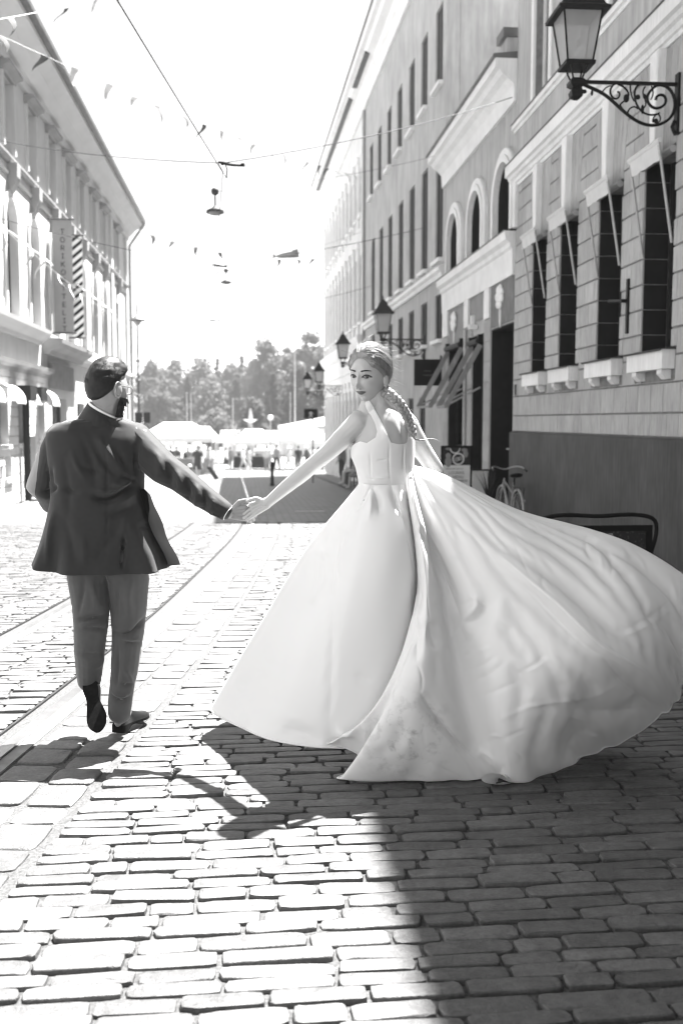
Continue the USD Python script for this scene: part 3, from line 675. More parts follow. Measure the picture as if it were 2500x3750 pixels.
part(left, 'ledge', L1.prof(8, 28.7, [(0, 3.5), (.06, 3.5), (.1, 3.6), (.24, 3.68), (.34, 3.78), (.36, 3.88), (0, 3.92)]), 'sunny_trim')
part(left, 'ledge', L1.prof(29.0, 34.6, [(0, 3.28), (.2, 3.28), (.26, 3.40), (.46, 3.5), (.55, 3.6), (.57, 3.72), (0, 3.76)]), 'sunny_grey')
part(left, 'ledge', L1.prof(34.7, LE + .2, [(0, 3.3), (.06, 3.3), (.1, 3.42), (.24, 3.5), (.24, 3.62), (0, 3.66)]), 'sunny_trim')
part(left, 'lower_cornice', L1.prof(8, 29.6, [(0, 2.62), (.05, 2.62), (.08, 2.72), (.2, 2.78), (.22, 2.88), (0, 2.9)]), 'sunny_grey')
part(left, 'fascia_board', L1.box(29.7, 33.2, .02, .12, 2.35, 3.1), 'panel_grey')
for q in np.linspace(29.8, 33.1, 14): part(left, 'fascia_slat', L1.box(q - .06, q + .06, .121, .15, 2.37, 3.08), 'panel_grey')
for hole in gwin + bwin:
    a, z0, b, z1 = hole.bounds
    w = part(left, 'ground_window', L1.plate(unary_union([hole.difference(sbox(a + .06, z0 + .06, b - .06, z1 - .06)), sbox((a + b) / 2 - .03, z0, (a + b) / 2 + .03, z1)]), -.25, -.17), 'dark_frame'); part(w, 'pane', L1.box(a + .03, b - .03, -.22, -.21, z0 + .03, z1 - .03), 'glass_pane')
    part(left, 'window_ledge', L1.box(a - .08, b + .08, -.1, .10, z0 - .1, z0 - .002), 'sunny_trim')
for hole in doors:
    a, z0, b, z1 = hole.bounds
    w = part(left, 'shop_door', L1.plate(unary_union([hole.difference(sbox(a + .1, z0, b - .1, z1 - .1)), sbox((a + b) / 2 - .05, z0, (a + b) / 2 + .05, z1)]), -.3, -.2), 'dark_frame'); part(w, 'pane', L1.box(a + .05, b - .05, -.26, -.25, z0, z1 - .05), 'glass_pane')
part(left, 'doorstep', L1.box(26.8, 27.9, .002, .45, -.85, -.62), 'kerb_granite')
grey('sunny_block', 0.52, 0.10, 2, 0.9, 0.002, 50, rand=0.06)
zc = [-.62 + .2375 * k for k in range(14)]
cut = unary_union(gwin + bwin + doors)
for k, z0 in enumerate(zc):
    s = 21.0 - (.3 if k % 2 else 0)
    while s < 29.6:
        e = s + .6
        pg = sbox(max(s, 21), z0 + .006, min(e, 29.6), z0 + .2315).difference(cut).buffer(-.004, join_style=2)
        for g in getattr(pg, 'geoms', [pg]):
            if not g.is_empty and g.area > .006: part(left, 'block', L1.plate(g.simplify(.001), 0, .022, .007), 'sunny_block')
        s = e
part(left, 'downpipe', tube([L1.p(LE + .02, .2, -1.4), L1.p(LE + .02, .2, 9.6), L1.p(LE + .3, .55, 10.2), L1.p(LE + .5, .86, 10.7)], .07), 'grey_metal')
part(left, 'downpipe', tube([L1.p(26.0, .16, -.6), L1.p(26.0, .16, 2.1)], .085), 'black_iron')
for i, (a, b) in enumerate(((25.2, 25.95), (26.5, 27.25))):
    part(left, 'wall_lamp_box', L1.box(a, b, .14, .46, 1.93, 2.28), 'black_iron')
for c in (20.4, 22.3, 24.3, 26.2, 28.6):
    aw = []
    n = 10; rows = []
    for f_ in np.linspace(0, 1, 6): rows.append([L1.p(c - .5 + 1.0 * q / n, .02 + .42 * math.sin(f_ * 1.57), 2.28 - .42 * (1 - math.cos(f_ * 1.57)) - (.05 * abs(math.sin(q * 1.57)) if f_ == 1 else 0)) for q in range(n + 1)])
    v, f = loft(np.array(rows), caps=False, closed=False)
    part(left, 'window_canopy', cat((v, f), (v - [0, 0, .006], f[:, ::-1])), 'white_cloth', smooth=True)

# hanging street banners
def text_at(txt, h, origin, xdir=(1, 0, 0), bold=True, depth=.006, centre=False):
    t = meshkit.text_mesh(txt, h, depth, bold); v = np.array(t.vertices)
    if centre: v[:, 0] -= (v[:, 0].min() + v[:, 0].max()) / 2
    xd = np.asarray(xdir, float); nd = np.cross(xd, [0, 0, 1.0])
    return np.asarray(origin, float) + v[:, :1] * xd + v[:, 1:2] * np.array([0, 0, 1.0]) + v[:, 2:3] * nd, np.array(t.faces)
bn = thing('street_banner', 'tall grey vertical banner lettered TORIKORTTELIT on the left facade', 'banner', L1.p(30.3, .1, 4))
x0 = -5.68
part(bn, 'cloth', bx(x0, x0 + .56, 30.28, 30.30, 4.0, 7.22), 'banner_grey')
part(bn, 'rod', [tube([(x0 - .12, 30.29, 7.24), (x0 + .62, 30.29, 7.24)], .03), tube([(x0 - .12, 30.29, 3.98), (x0 + .62, 30.29, 3.98)], .03)], 'flashing')
part(bn, 'lettering', [text_at(c_, .15, (x0 + .29, 30.275, 6.88 - i * .232 - .07), centre=True, bold=False) for i, c_ in enumerate('TORIKORTTELIT')], 'ink')
bs = thing('striped_banner', 'tall vertical banner with slanting black and white stripes on the left facade', 'banner', L1.p(33.3, .1, 4))
part(bs, 'cloth', bx(x0, x0 + .36, 33.28, 33.30, 4.1, 7.30), 'white_cloth')
part(bs, 'rod', [tube([(x0 - .12, 33.29, 7.32), (x0 + .42, 33.29, 7.32)], .03), tube([(x0 - .12, 33.29, 4.08), (x0 + .42, 33.29, 4.08)], .03)], 'flashing')
clipb = sbox(x0, 4.1, x0 + .36, 7.3)
for i in range(13):
    z = 3.9 + i * .262
    g = Polygon([(x0, z), (x0 + .36, z + .30), (x0 + .36, z + .42), (x0, z + .12)]).intersection(clipb)
    if g.area > .001:
        v, f = plate(g, 33.270, 33.278); part(bs, 'stripe', fix((v, f)), 'ink')

# ------------------------------------------------------------------ wall lanterns on scrolled brackets
K1 = .000834
SCROLLS = [([(200, 640), (290, 680), (480, 760), (650, 880), (850, 1040), (1030, 1140), (1180, 1170), (1350, 1130), (1450, 1050), (1500, 900), (1480, 780), (1400, 670), (1250, 640), (1150, 720), (1110, 800), (1150, 900), (1220, 940), (1320, 920), (1370, 860), (1350, 780), (1270, 770), (1230, 830)], .020),
           ([(650, 640), (600, 700), (605, 780), (680, 830), (725, 780), (690, 735)], .013), ([(700, 640), (800, 690), (850, 780), (790, 860), (740, 900), (800, 990), (850, 1040)], .012),
           ([(990, 640), (940, 700), (935, 790), (980, 920), (1080, 1010), (1200, 1030), (1290, 1000)], .013), ([(850, 1040), (860, 970), (930, 930), (985, 960)], .011),
           ([(870, 640), (880, 740), (930, 860)], .010), ([(1080, 660), (1060, 780), (1090, 860), (1050, 960)], .010), ([(1210, 1130), (1220, 1050), (1270, 1020), (1300, 1060), (1260, 1130)], .010),
           ([(1160, 650), (1190, 730), (1160, 830)], .009), ([(480, 760), (520, 700), (600, 660)], .009)]
def smooth_curve(p, n=6):
    p = np.asarray(p, float); t = np.r_[0, np.cumsum(np.linalg.norm(np.diff(p, axis=0), axis=1))]
    return CubicSpline(t, p)(np.linspace(0, t[-1], n * len(p)))
def lantern(label, wp, out, size=1.0):
    """A four-sided lantern on a scrolled wall bracket. wp: the bracket's foot at bar height on the wall; out: unit vector from the wall."""
    t = thing('wall_lantern', label, 'wall lantern', wp, group='iron wall lanterns along the right side')
    wp, o = np.asarray(wp, float), np.asarray(out, float); zed = np.array([0, 0, 1.0]); sd = np.cross(o, zed)
    def P(u, w, v=0.0): return wp + o * u * size + zed * w * size + sd * v * size
    ax = 1.185 - .0
    part(t, 'bracket', [bar(P(-.02, 0), P(1.1, 0), .035 * size, .035 * size)] + [tube([P((1540 - x) * K1, (620 - y) * K1) for x, y in smooth_curve(c, 4)], np.linspace(r, r * .8, 4 * len(c)) * size, 6) for c, r in SCROLLS], 'black_iron')
    [part(t, 'leaf_ornament', (trimesh.creation.icosphere(1).vertices * [a * size, .014 * size, b * size] @ np.array([o, sd, zed]) + P((1540 - x) * K1, (620 - y) * K1), trimesh.creation.icosphere(1).faces), 'black_iron', smooth=True) for x, y, a, b in ((820, 820, .035, .05), (1050, 960, .02, .055), (980, 800, .03, .03), (1075, 790, .022, .03), (1240, 1110, .03, .03), (235, 745, .03, .025), (340, 760, .015, .035))]
    part(t, 'wall_plate', [bar(P(.0, .12), P(0, -.55), .10 * size, .04 * size, up=o), tube([P(.03, -.40), P(.06, -.47), P(.03, -.54)], .02 * size)], 'black_iron')
    def sq(hw, w): return np.array([P(ax + a * hw, w, b * hw) for a, b in ((-1, -1), (1, -1), (1, 1), (-1, 1))])
    part(t, 'roof', fix(loft([sq(.285, .70), sq(.29, .735), sq(.25, .76), sq(.19, .86), sq(.12, .955), sq(.125, .97), sq(.10, 1.02), sq(.05, 1.09), sq(.02, 1.12), sq(.02, 1.2)])), 'black_iron')
    gl = loft([sq(.14, .195), sq(.212, .70)], caps=False); part(t, 'glass', gl, 'lamp_glass')
    part(t, 'frame', [tube([P(ax + a * .143, .19, b * .143), P(ax + a * .216, .705, b * .216)], .012 * size, 5) for a, b in ((-1, -1), (1, -1), (1, 1), (-1, 1))] + [fix(loft([sq(.165, .15), sq(.17, .185), sq(.145, .20)]))], 'black_iron')
    part(t, 'neck', [tube([P(ax + a * .05, .02, b * .05), P(ax + a * .075, .09, b * .075), P(ax + a * .09, .155, b * .09)], .011 * size, 5) for a, b in ((-1, -1), (1, -1), (1, 1), (-1, 1))] + [revolve([(0, .03), (.07, .03), (.088, 0), (.088, -.04), (.07, -.06), (0, -.06)], (0, 0, 0))], 'black_iron') if False else part(t, 'neck', [tube([P(ax + a * .05, .02, b * .05), P(ax + a * .075, .09, b * .075), P(ax + a * .09, .155, b * .09)], .011 * size, 5) for a, b in ((-1, -1), (1, -1), (1, 1), (-1, 1))] + [fix(loft([sq(.06, .03), sq(.085, .0), sq(.085, -.04), sq(.055, -.07)])), fix(loft([sq(.05, -.08), sq(.07, -.12), sq(.06, -.17), sq(.02, -.2)]))], 'black_iron', smooth=40)
    part(t, 'bulb', (trimesh.creation.icosphere(1).vertices * .05 * size + P(ax, .42), trimesh.creation.icosphere(1).faces), 'white_cloth', smooth=True)
    return t
def lamp_on(wall, pxw, yb, label, size=1.0):
    s, z = wall.sz(pxw, yb); return lantern(label, wall.p(s, 0.03, z), wall.n, size)
lamp_on(R1, 2492, 308, 'big black iron lantern at the top right on the block wall')
lamp_on(R3, 1556, 1243, 'iron lantern above the black shop sign, right of the bride\'s head')
lamp_on(R3, 1368, 1328, 'iron lantern just behind the top of the bride\'s hair', 1.0)
lamp_on(R3, 1256, 1412, 'iron lantern on the last pale pier, taller of the far pair')
lamp_on(R3, 1202, 1434, 'farthest and lowest iron lantern, at the far corner of the pale building')

# shop sign, awning frames, menu board, small things by the entrance
sg = thing('shop_sign', 'black square shop sign hanging from a wall arm by the entrance', 'sign', (4.9, 26.0, 2.0))
p0, p1 = at(1516, 1315, 26.0), at(1616, 1412, 26.0)
part(sg, 'board', bx(p0[0], p1[0], 25.98, 26.02, p1[2], p0[2]), 'ink')
part(sg, 'arm', [bar((p1[0] - .1, 26, p0[2] - .05), (5.02, 26, p0[2] - .05), .03, .03), bar((p1[0] - .02, 26, p1[2] + .05), (5.02, 26, p1[2] + .05), .03, .03), bx(4.93, 4.97, 25.97, 26.03, p0[2] - .2, p0[2] + .1)], 'black_iron')
grey('sign_letter', 0.16, 0.1, 5, 0.7)
cxs = (p0[0] + p1[0]) / 2
part(sg, 'lettering', text_at('A N N A', .035, (cxs - .02, 25.975, p0[2] - .32), centre=True, bold=False), 'sign_letter'); part(sg, 'lettering', [text_at('L A N K A T', .035, (cxs, 25.975, p0[2] - .43), centre=True, bold=False)], 'sign_letter')
for lab, sides, zt_, t1, z1 in (('folding awning frame over the wide shop window, beams crossing the black sign', (25.05, 23.35), 3.12, .80, 1.75), ('folding awning frame over the narrow shop window beside the entrance', (22.35, 21.45), 3.05, .80, 1.72)):
    aw = thing('awning_frame', lab, 'awning frame', R2.p(sides[1], 0, 3), group='awning frames beside the dark entrance')
    for s_ in sides:
        part(aw, 'beam', bar(R2.p(s_, .06, zt_), R2.p(s_, t1, z1), .05, .11), 'panel_grey')
        part(aw, 'strut', bar(R2.p(s_, .05, z1 + .42), R2.p(s_, t1, z1 + .02), .03, .035), 'grey_metal')
    part(aw, 'front_rail', bar(R2.p(sides[0], t1, z1), R2.p(sides[1], t1, z1), .05, .06), 'panel_grey')
    part(aw, 'roller', tube([R2.p(sides[0], .1, zt_ + .08), R2.p(sides[1], .1, zt_ + .08)], .07), 'dark_frame')
    for s_ in sides: part(aw, 'hinge', R2.box(s_ - .04, s_ + .04, .0, .12, zt_ + .02, zt_ + .22), 'black_iron')

MB_Y = 17.6
a_, b_ = at(1614, 1632, MB_Y), at(1728, 1632, MB_Y); zb_ = float(gz(MB_Y)) + .06
mb = thing('menu_board', 'black-framed standing menu board with bowls pictured above white paper', 'sign', ((a_[0] + b_[0]) / 2, MB_Y, zb_))
ztm = a_[2]; xl, xr = a_[0], b_[0]
part(mb, 'frame', fix(plate(sbox(xl, zb_, xr, ztm).difference(sbox(xl + .035, zb_ + .15, xr - .035, ztm - .03)), MB_Y - .02, MB_Y + .02)), 'black_iron')
zm = at(1670, 1703, MB_Y)[2]
part(mb, 'photo_panel', bx(xl + .035, xr - .035, MB_Y - .012, MB_Y, zm, ztm - .03), 'dark_frame')
part(mb, 'paper', bx(xl + .035, xr - .035, MB_Y - .012, MB_Y, zb_ + .15, zm - .002), 'white_cloth')
cm = (xl + xr) / 2; yy_ = MB_Y - .018
def ring_y(cx, cz, r0, r1, n=28, a0=0, a1=2 * math.pi):
    th = np.linspace(a0, a1, n); rings = [np.array([[cx + r0 * math.cos(q), yy_, cz + r0 * math.sin(q)], [cx + r1 * math.cos(q), yy_, cz + r1 * math.sin(q)]]) for q in th]
    return loft(rings, caps=False, closed=False)
part(mb, 'pictured_bowl', [ring_y(cm + .03, zm + .11, .085, .108), ring_y(cm + .03, zm + .11, 0.0, .028)], 'white_cloth')
part(mb, 'pictured_bowl', [ring_y(cm - .03, ztm - .045, .075, .095, a0=math.pi, a1=2 * math.pi)], 'white_cloth')
part(mb, 'pictured_salad', [(trimesh.creation.icosphere(1).vertices * [q[2], .004, q[3]] + [cm + q[0], yy_ + .002, zm + q[1]], trimesh.creation.icosphere(1).faces) for q in ((-.15, .06, .06, .1), (-.15, .17, .05, .05), (.16, .2, .05, .07), (.0, .10, .04, .05), (.07, .12, .04, .04), (.14, .27, .06, .03), (-.16, .29, .04, .02))], 'panel_grey')
part(mb, 'lettering', [text_at('KAHVILA', .022, (xl + .09, MB_Y - .016, zm - .075)), text_at('RAVINTOLA', .022, (xl + .225, MB_Y - .016, zm - .075), bold=False), text_at('LOUNAS', .05, (cm, MB_Y - .016, zm - .16), centre=True, bold=False), text_at('MENU', .05, (cm + .03, MB_Y - .016, zm - .235), centre=True, bold=False), text_at('BRUNCH', .04, (cm + .08, MB_Y - .016, zm - .30), centre=True)], 'panel_grey')
PL_Y = 18.6
a_, b_ = at(1729, 1724, PL_Y), at(1812, 1724, PL_Y); zg = float(gz(PL_Y)) + .06
pb = thing('white_notice_board', 'small pale notice board with dark edge beside the entrance', 'sign', (a_[0], PL_Y, zg))
part(pb, 'panel', bx(a_[0], b_[0] - .13, PL_Y - .01, PL_Y + .01, zg + .2, a_[2]), 'white_cloth'); part(pb, 'frame', [bx(b_[0] - .128, b_[0], PL_Y - .03, PL_Y + .03, zg, a_[2] + .02), bx(a_[0], b_[0] - .129, PL_Y - .02, PL_Y + .02, a_[2] + .001, a_[2] + .03)], 'dark_frame')
grey('leaf_dark', 0.05, 0.4, 8, 0.6, transl=0.2)
pt = thing('potted_plant', 'spiky dark potted plant in front of the pale notice board', 'plant', (a_[0] + .25, PL_Y - .35, zg))
rr = np.random.default_rng(3); pc = np.array([a_[0] + .24, PL_Y - .35, zg])
part(pt, 'pot', revolve([(0, 0), (.13, 0), (.17, .32), (.18, .33), (.15, .33), (0, .30)], pc), 'dark_frame', smooth=40)
for k in range(26):
    an = rr.uniform(0, 6.28); le = rr.uniform(.45, .75); sp = rr.uniform(.05, .33); w_ = rr.uniform(.012, .022)
    ts = np.linspace(0, 1, 6); d2 = np.array([math.cos(an), math.sin(an), 0]); sd = np.array([-math.sin(an), math.cos(an), 0])
    mid = pc + [0, 0, .3] + d2 * (sp * ts ** 1.7)[:, None] + np.array([0, 0, 1.0]) * (le * ts)[:, None]
    rings = [np.array([mid[i] - sd * w_ * (1 - ts[i] ** 2), mid[i] + sd * w_ * (1 - ts[i] ** 2)]) for i in range(6)]
    v, f = loft(np.array(rings), caps=False, closed=False); part(pt, 'leaf', cat((v, f), (v + d2 * .002, f[:, ::-1])), 'leaf_dark')
sh = thing('entrance_shelf', 'narrow shelf just inside the dark entrance', 'shelf', R2.p(19.2, -.3, .8))
zsh = R2.z(1870, 1641, -.2)
part(sh, 'board', R2.box(18.92, 19.75, -.38, -.1, zsh - .03, zsh), 'panel_grey'); part(sh, 'bracket', R2.box(19.2, 19.25, -.38, -.15, zsh - .2, zsh - .031), 'dark_frame')
bw = R2.p(19.45, -.22, zsh); solo('bird_ornament', [(trimesh.creation.icosphere(2).vertices * [.06, .10, .075] + bw + [0, 0, .1], trimesh.creation.icosphere(2).faces), (trimesh.creation.icosphere(1).vertices * .04 + bw + [0, -.09, .17], trimesh.creation.icosphere(1).faces), tube([bw + [0, .07, .12], bw + [0, .17, .2]], [.035, .012]), tube([bw + [0, 0, 0], bw + [0, 0, .05]], .03)], 'trim_white', 'pale bird-shaped ornament on the shelf inside the dark entrance', 'ornament', smooth=40)
bw = R2.p(19.05, -.22, zsh); solo('vase', revolve([(0, 0), (.05, 0), (.07, .05), (.055, .11), (.02, .15), (.03, .19), (0, .19)], bw), 'panel_grey', 'small grey vase beside the bird ornament on the entrance shelf', 'vase', smooth=40)

# pavement sign with tubular frame
SY = 8.4
tl, tr = at(2077, 1900, SY), at(2400, 1888, SY); zg = float(gz(SY)) + .06
ps = thing('pavement_sign', 'black tubular pavement sign with framed dark photograph, behind the skirt by the wall', 'sign', ((tl[0] + tr[0]) / 2, SY, zg))
def frame_pts(y_top, y_bot):
    zt_ = tr[2]; xr_, xl_ = tr[0], tl[0] - .25
    return smooth_curve([(xl_ - .06, y_bot, zg), (xl_ - .02, y_top, zt_ - .12), (xl_ + .02, y_top, zt_ - .03), (xl_ + .10, y_top, zt_), ((xl_ + xr_) / 2, y_top, zt_), (xr_ - .10, y_top, zt_), (xr_ - .02, y_top, zt_ - .03), (xr_ + .01, y_top, zt_ - .12), (xr_ + .07, y_bot, zg)], 8)
part(ps, 'tube_frame', tube(frame_pts(SY, SY - .12), .019), 'black_iron', smooth=50)
part(ps, 'rear_leg', tube([(tr[0] - .05, SY + .02, tr[2] - .2), (tr[0] + .02, SY + .45, zg)], .017), 'black_iron')
part(ps, 'rear_leg', tube([(tl[0] - .2, SY + .02, tr[2] - .2), (tl[0] - .27, SY + .45, zg)], .017), 'black_iron')
q0 = at(2380, 1930, SY)
part(ps, 'panel_frame', fix(plate(sbox(tl[0] - .2, zg + .12, q0[0] + .01, q0[2] + .02).difference(sbox(tl[0] - .16, zg + .17, q0[0] - .045, q0[2] - .03)), SY - .03, SY)), 'black_iron')
M['poster_photo'] = usdkit.material(stage, '/World/Looks/poster_photo', {'geo': ('geometry', {}), 'v': ('voronoi_texture', {'scale': 42.0}), 'n': ('noise_texture', {'scale': 14.0, 'detail': 5.0}), 'm': ('mix_color', {'blend_type': 'multiply', 'fac': 1.0}), 'r': ('rgb_ramp', {'ramp': [(0, (.3,) * 3), (.07, (.06,) * 3), (.2, (.02,) * 3), (1, (.008,) * 3)]}), 'p': ('principled_bsdf', {'roughness': .3})}, [('geo.position', 'v.vector'), ('geo.position', 'n.vector'), ('v.distance', 'm.a'), ('n.fac', 'm.b'), ('m.result', 'r.fac'), ('r.color', 'p.base_color')], surface='p.BSDF')
part(ps, 'photo', bx(tl[0] - .16, q0[0] - .045, SY - .016, SY - .01, zg + .17, q0[2] - .03), 'poster_photo')
bq = at(2235, 1990, SY - .03); part(ps, 'pictured_bottle', fix(plate(Polygon([(bq[0] - .035, zg + .2), (bq[0] + .06, zg + .2), (bq[0] + .035, bq[2] + .02), (bq[0] + .02, q0[2] - .05), (bq[0] - .02, q0[2] - .05), (bq[0] - .03, bq[2] + .02)]), SY - .019, SY - .0165)), 'panel_grey')

# bicycle leaning by the wall, seen from behind
BY = 16.6
bk = thing('bicycle', 'old city bicycle with dark saddle parked against the dark plinth', 'bicycle', (4.55, BY + .5, float(gz(BY))))
zb0 = float(gz(BY + .5)) + .05
def wheel(yc, r=.34):
    th = np.linspace(0, 2 * np.pi, 29)[:-1]
    c = np.array([4.50, yc, zb0 + r])
    rim = tube([c + [0, r * math.cos(q), r * math.sin(q)] for q in th], .018, 6, closed=True)
    w = part(bk, 'wheel', rim, 'black_iron', smooth=50)
    part(w, 'rim', tube([c + [0, (r - .025) * math.cos(q), (r - .025) * math.sin(q)] for q in th], .009, 5, closed=True), 'grey_metal')
    part(w, 'spokes', [tube([c, c + [0, (r - .03) * math.cos(q), (r - .03) * math.sin(q)]], .0025, 3) for q in np.linspace(0, 6.28, 19)[:-1]], 'grey_metal')
    part(bk, 'mudguard', tube([c + [0, (r + .035) * math.cos(q), (r + .035) * math.sin(q)] for q in np.linspace(.0, math.pi * .95, 16)], .022, 6), 'grey_metal', smooth=50)
wheel(BY); wheel(BY + 1.08)
X = 4.50
P3 = lambda y_, z_, x_=X: np.array([x_, y_, zb0 + z_])
part(bk, 'frame', [tube([P3(BY, .34, X + .05), P3(BY + .28, .62)], .012), tube([P3(BY, .34, X - .05), P3(BY + .28, .62)], .012), tube([P3(BY + .45, .28), P3(BY + .26, .82)], .018), tube([P3(BY + .45, .28), P3(BY + .92, .70)], .02), tube([P3(BY + .30, .62), P3(BY + .94, .82)], .016), tube([P3(BY, .34, X + .05), P3(BY + .45, .28)], .012), tube([P3(BY, .34, X - .05), P3(BY + .45, .28)], .012)], 'panel_grey')
part(bk, 'fork', [tube([P3(BY + 1.08, .34, X + s_), P3(BY + .96, .66, X + s_ * .6), P3(BY + .92, .86)], .013) for s_ in (-.05, .05)], 'grey_metal')
part(bk, 'saddle', cat(loft([np.array([[X + w_ * math.cos(a), BY + .20 + y_, zb0 + .93 + h_ + .035 * math.sin(a)] for a in np.linspace(0, 6.28, 13)[:-1]]) for y_, w_, h_ in ((-.16, .02, .03), (-.13, .10, .03), (-.06, .115, .02), (.02, .07, .005), (.10, .03, .0), (.17, .012, .0))]), tube([P3(BY + .24, .78), P3(BY + .22, .92)], .014)), 'black_iron', smooth=50)
part(bk, 'handlebar', tube(smooth_curve([P3(BY + .62, 1.03, X - .28), P3(BY + .72, 1.06, X - .27), P3(BY + .90, 1.05, X - .12), P3(BY + .92, 1.02, X), P3(BY + .90, 1.05, X + .12), P3(BY + .72, 1.06, X + .27), P3(BY + .62, 1.03, X + .28)], 4), .012), 'grey_metal')
part(bk, 'grip', [tube([P3(BY + .62, 1.03, X + s_), P3(BY + .50, 1.01, X + s_ * 1.02)], .017) for s_ in (-.28, .28)], 'black_iron')
part(bk, 'luggage_rack', [tube([P3(BY + .2, .76, X + s_), P3(BY - .2, .74, X + s_)], .007) for s_ in (-.06, 0, .06)] + [tube([P3(BY - .18, .74, X + s_), P3(BY, .36, X + s_)], .006) for s_ in (-.06, .06)], 'black_iron')
part(bk, 'rear_lamp', (trimesh.creation.icosphere(1).vertices * .03 + P3(BY - .38, .55), trimesh.creation.icosphere(1).faces), 'panel_grey')

# ------------------------------------------------------------------ overhead wires, bunting, hanging lamps
def wire(label, pts, r=.008, sag=0.0, name='overhead_wire', cat_='wire', group='overhead wires across the street'):
    p = []
    for i in range(len(pts) - 1):
        a, b = np.asarray(pts[i], float), np.asarray(pts[i + 1], float)
        for t in np.linspace(0, 1, 13)[:(-1 if i < len(pts) - 2 else None)]: p.append(a * (1 - t) + b * t - np.array([0, 0, sag * 4 * t * (1 - t)]))
    return solo(name, tube(p, r, 5), 'wire_dark', label, cat_, group=group)
def fit_at(px, py, y): return at(px, py, y)
F1, F2, F3 = at(815, 596, 14.0), at(787, 970, 21.9), at(774, 1172, 31.0)
wire('tram contact wire above the rails, from the top edge down to the square', [F1 + (at(455, 0, 9.07) - F1) * 2.2, F1 - [0, 0, .12], F2 - [0, 0, .1], F3 - [0, 0, .1], (-1.7, 45, 4.1), (-1.9, 70, 3.6)], .0065, .03)
wire('span wire from the block wall corner across the sky to the left roof', [R1.p(18.7, .15, R1.z(1889, 375)), F1, L1.p(22.5, .1, L1.z(-10, 585))], .007, .1)
wire('span wire anchored in the grey facade below the middle windows, nearer one', [R3.p(R3.s(1564), .1, R3.z(1564, 838)), F2, L1.p(23.4, .1, L1.z(0, 827))], .007, .08)
wire('span wire anchored in the grey facade, farthest and lowest of the spans', [R3.p(R3.s(1369), .1, R3.z(1369, 1048)), F3, L1.p(LE, .1, L1.z(470, 1178))], .007, .08)
H1, H2 = at(787, 700, 25.0), at(827, 990, 42.0)
wire('span wire carrying the nearer hanging street lamp', [R2.p(25.0, .45, 7.9), H1, L1.p(26, .9, 10.4)], .004, .12)
wire('span wire carrying the farther hanging street lamp', [R3.p(42, .1, 9.2), H2, L1.p(42, .9, 10.4)], .004, .12)
for F, w_, lab in ((F1, .30, 'wire fitting with dark side arm on the tram wire, nearest one'), (F2, .26, 'wire fitting with small insulators on the tram wire, middle one'), (F3, .26, 'wire fitting on the tram wire, farthest one above the trees')):
    f = thing('wire_fitting', lab, 'wire fitting', F, group='fittings on the tram wire')
    part(f, 'arm', tube([F + [-.06, 0, .015], F + [.02, 0, 0], F + [.10, 0, -.02], F + [w_, 0, -.03]], [.012, .022, .020, .014], 6), 'ink')
    part(f, 'hanger', [tube([F + [.03, 0, 0], F + [.06, 0, -.08], F + [.05, 0, -.2]], .009, 5), tube([F + [-.06, 0, 0], F + [.05, 0, -.2]], .005, 5)], 'ink')
    part(f, 'insulator', [(trimesh.creation.icosphere(1).vertices * [.03, .02, .02] + F + [x_, 0, -.01], trimesh.creation.icosphere(1).faces) for x_ in (.0, w_ - .03)], 'ink')
for H, lab in ((H1, 'street lamp hung over the middle of the street, nearer and larger'), (H2, 'small street lamp hung over the street farther off, right of the wires')):
    h = thing('hanging_lamp', lab, 'street lamp', H, group='street lamps hung on wires')
    part(h, 'joint', (trimesh.creation.icosphere(2).vertices * .095 + H, trimesh.creation.icosphere(2).faces), 'dark_frame', smooth=True)
    part(h, 'stem', tube([H, H - [0, 0, .36]], .022), 'dark_frame')
    part(h, 'shade', revolve([(.0, .08), (.04, .07), (.08, .03), (.21, -.03), (.22, -.09), (.19, -.08), (0, .02)], H - [0, 0, .42], 20), 'dark_frame', smooth=40)
    part(h, 'diffuser', revolve([(0, -.06), (.18, -.06), (.12, -.13), (0, -.15)], H - [0, 0, .42], 16), 'panel_grey', smooth=40)

def bunting(label, a, b, flags, size, sag=.5, mats=('flag_dark', 'flag_white'), seed=0):
    t = thing('bunting', label, 'bunting', a, group='pennant strings across the street')
    r_ = np.random.default_rng(seed); a, b = np.asarray(a, float), np.asarray(b, float)
    f = lambda q: a * (1 - q) + b * q - np.array([0, 0, sag * 4 * q * (1 - q)])
    part(t, 'cord', tube([f(q) for q in np.linspace(0, 1, 40)], .005, 4), 'white_cloth')
    d = (b - a) / np.linalg.norm(b - a)
    for i in range(flags):
        q = (i + .5 + r_.uniform(-.15, .15)) / flags; p = f(q); h = size * r_.uniform(.8, 1.1); w = size * .75
        sw = r_.uniform(-.9, .9); dn = np.array([math.sin(sw) * .8, r_.uniform(-.5, .5), -math.cos(sw)]); dn /= np.linalg.norm(dn)
        g = 5; rows = []
        for k in range(g + 1):
            u = k / g; ww = w * (1 - u) + .01
            cc = p + dn * h * u + np.array([.06 * math.sin(u * 4 + i), .08 * math.sin(u * 3 + 2 * i), 0]) * size * 2
            rows.append(np.array([cc + d * ww * e for e in np.linspace(-.5, .5, 4)]))
        v, fc = loft(np.array(rows), caps=False, closed=False)
        part(t, 'pennant', cat((v, fc), (v + [0, .003, 0], fc[:, ::-1])), mats[r_.integers(len(mats))], smooth=True)
    return t
bunting('long string of pennants rising from the left facade across the open sky', at(-60, 100, 19.0), R3.p(R3.s(1330), .2, R3.z(1330, 650)), 20, .38, .25, seed=3)
bunting('string of dark pennants from the left roof corner towards the pale building', at(500, 840, 46.0), R3.p(R3.s(1199), .4, R3.z(1199, 945)), 9, .5, .5, mats=('flag_dark',), seed=5)
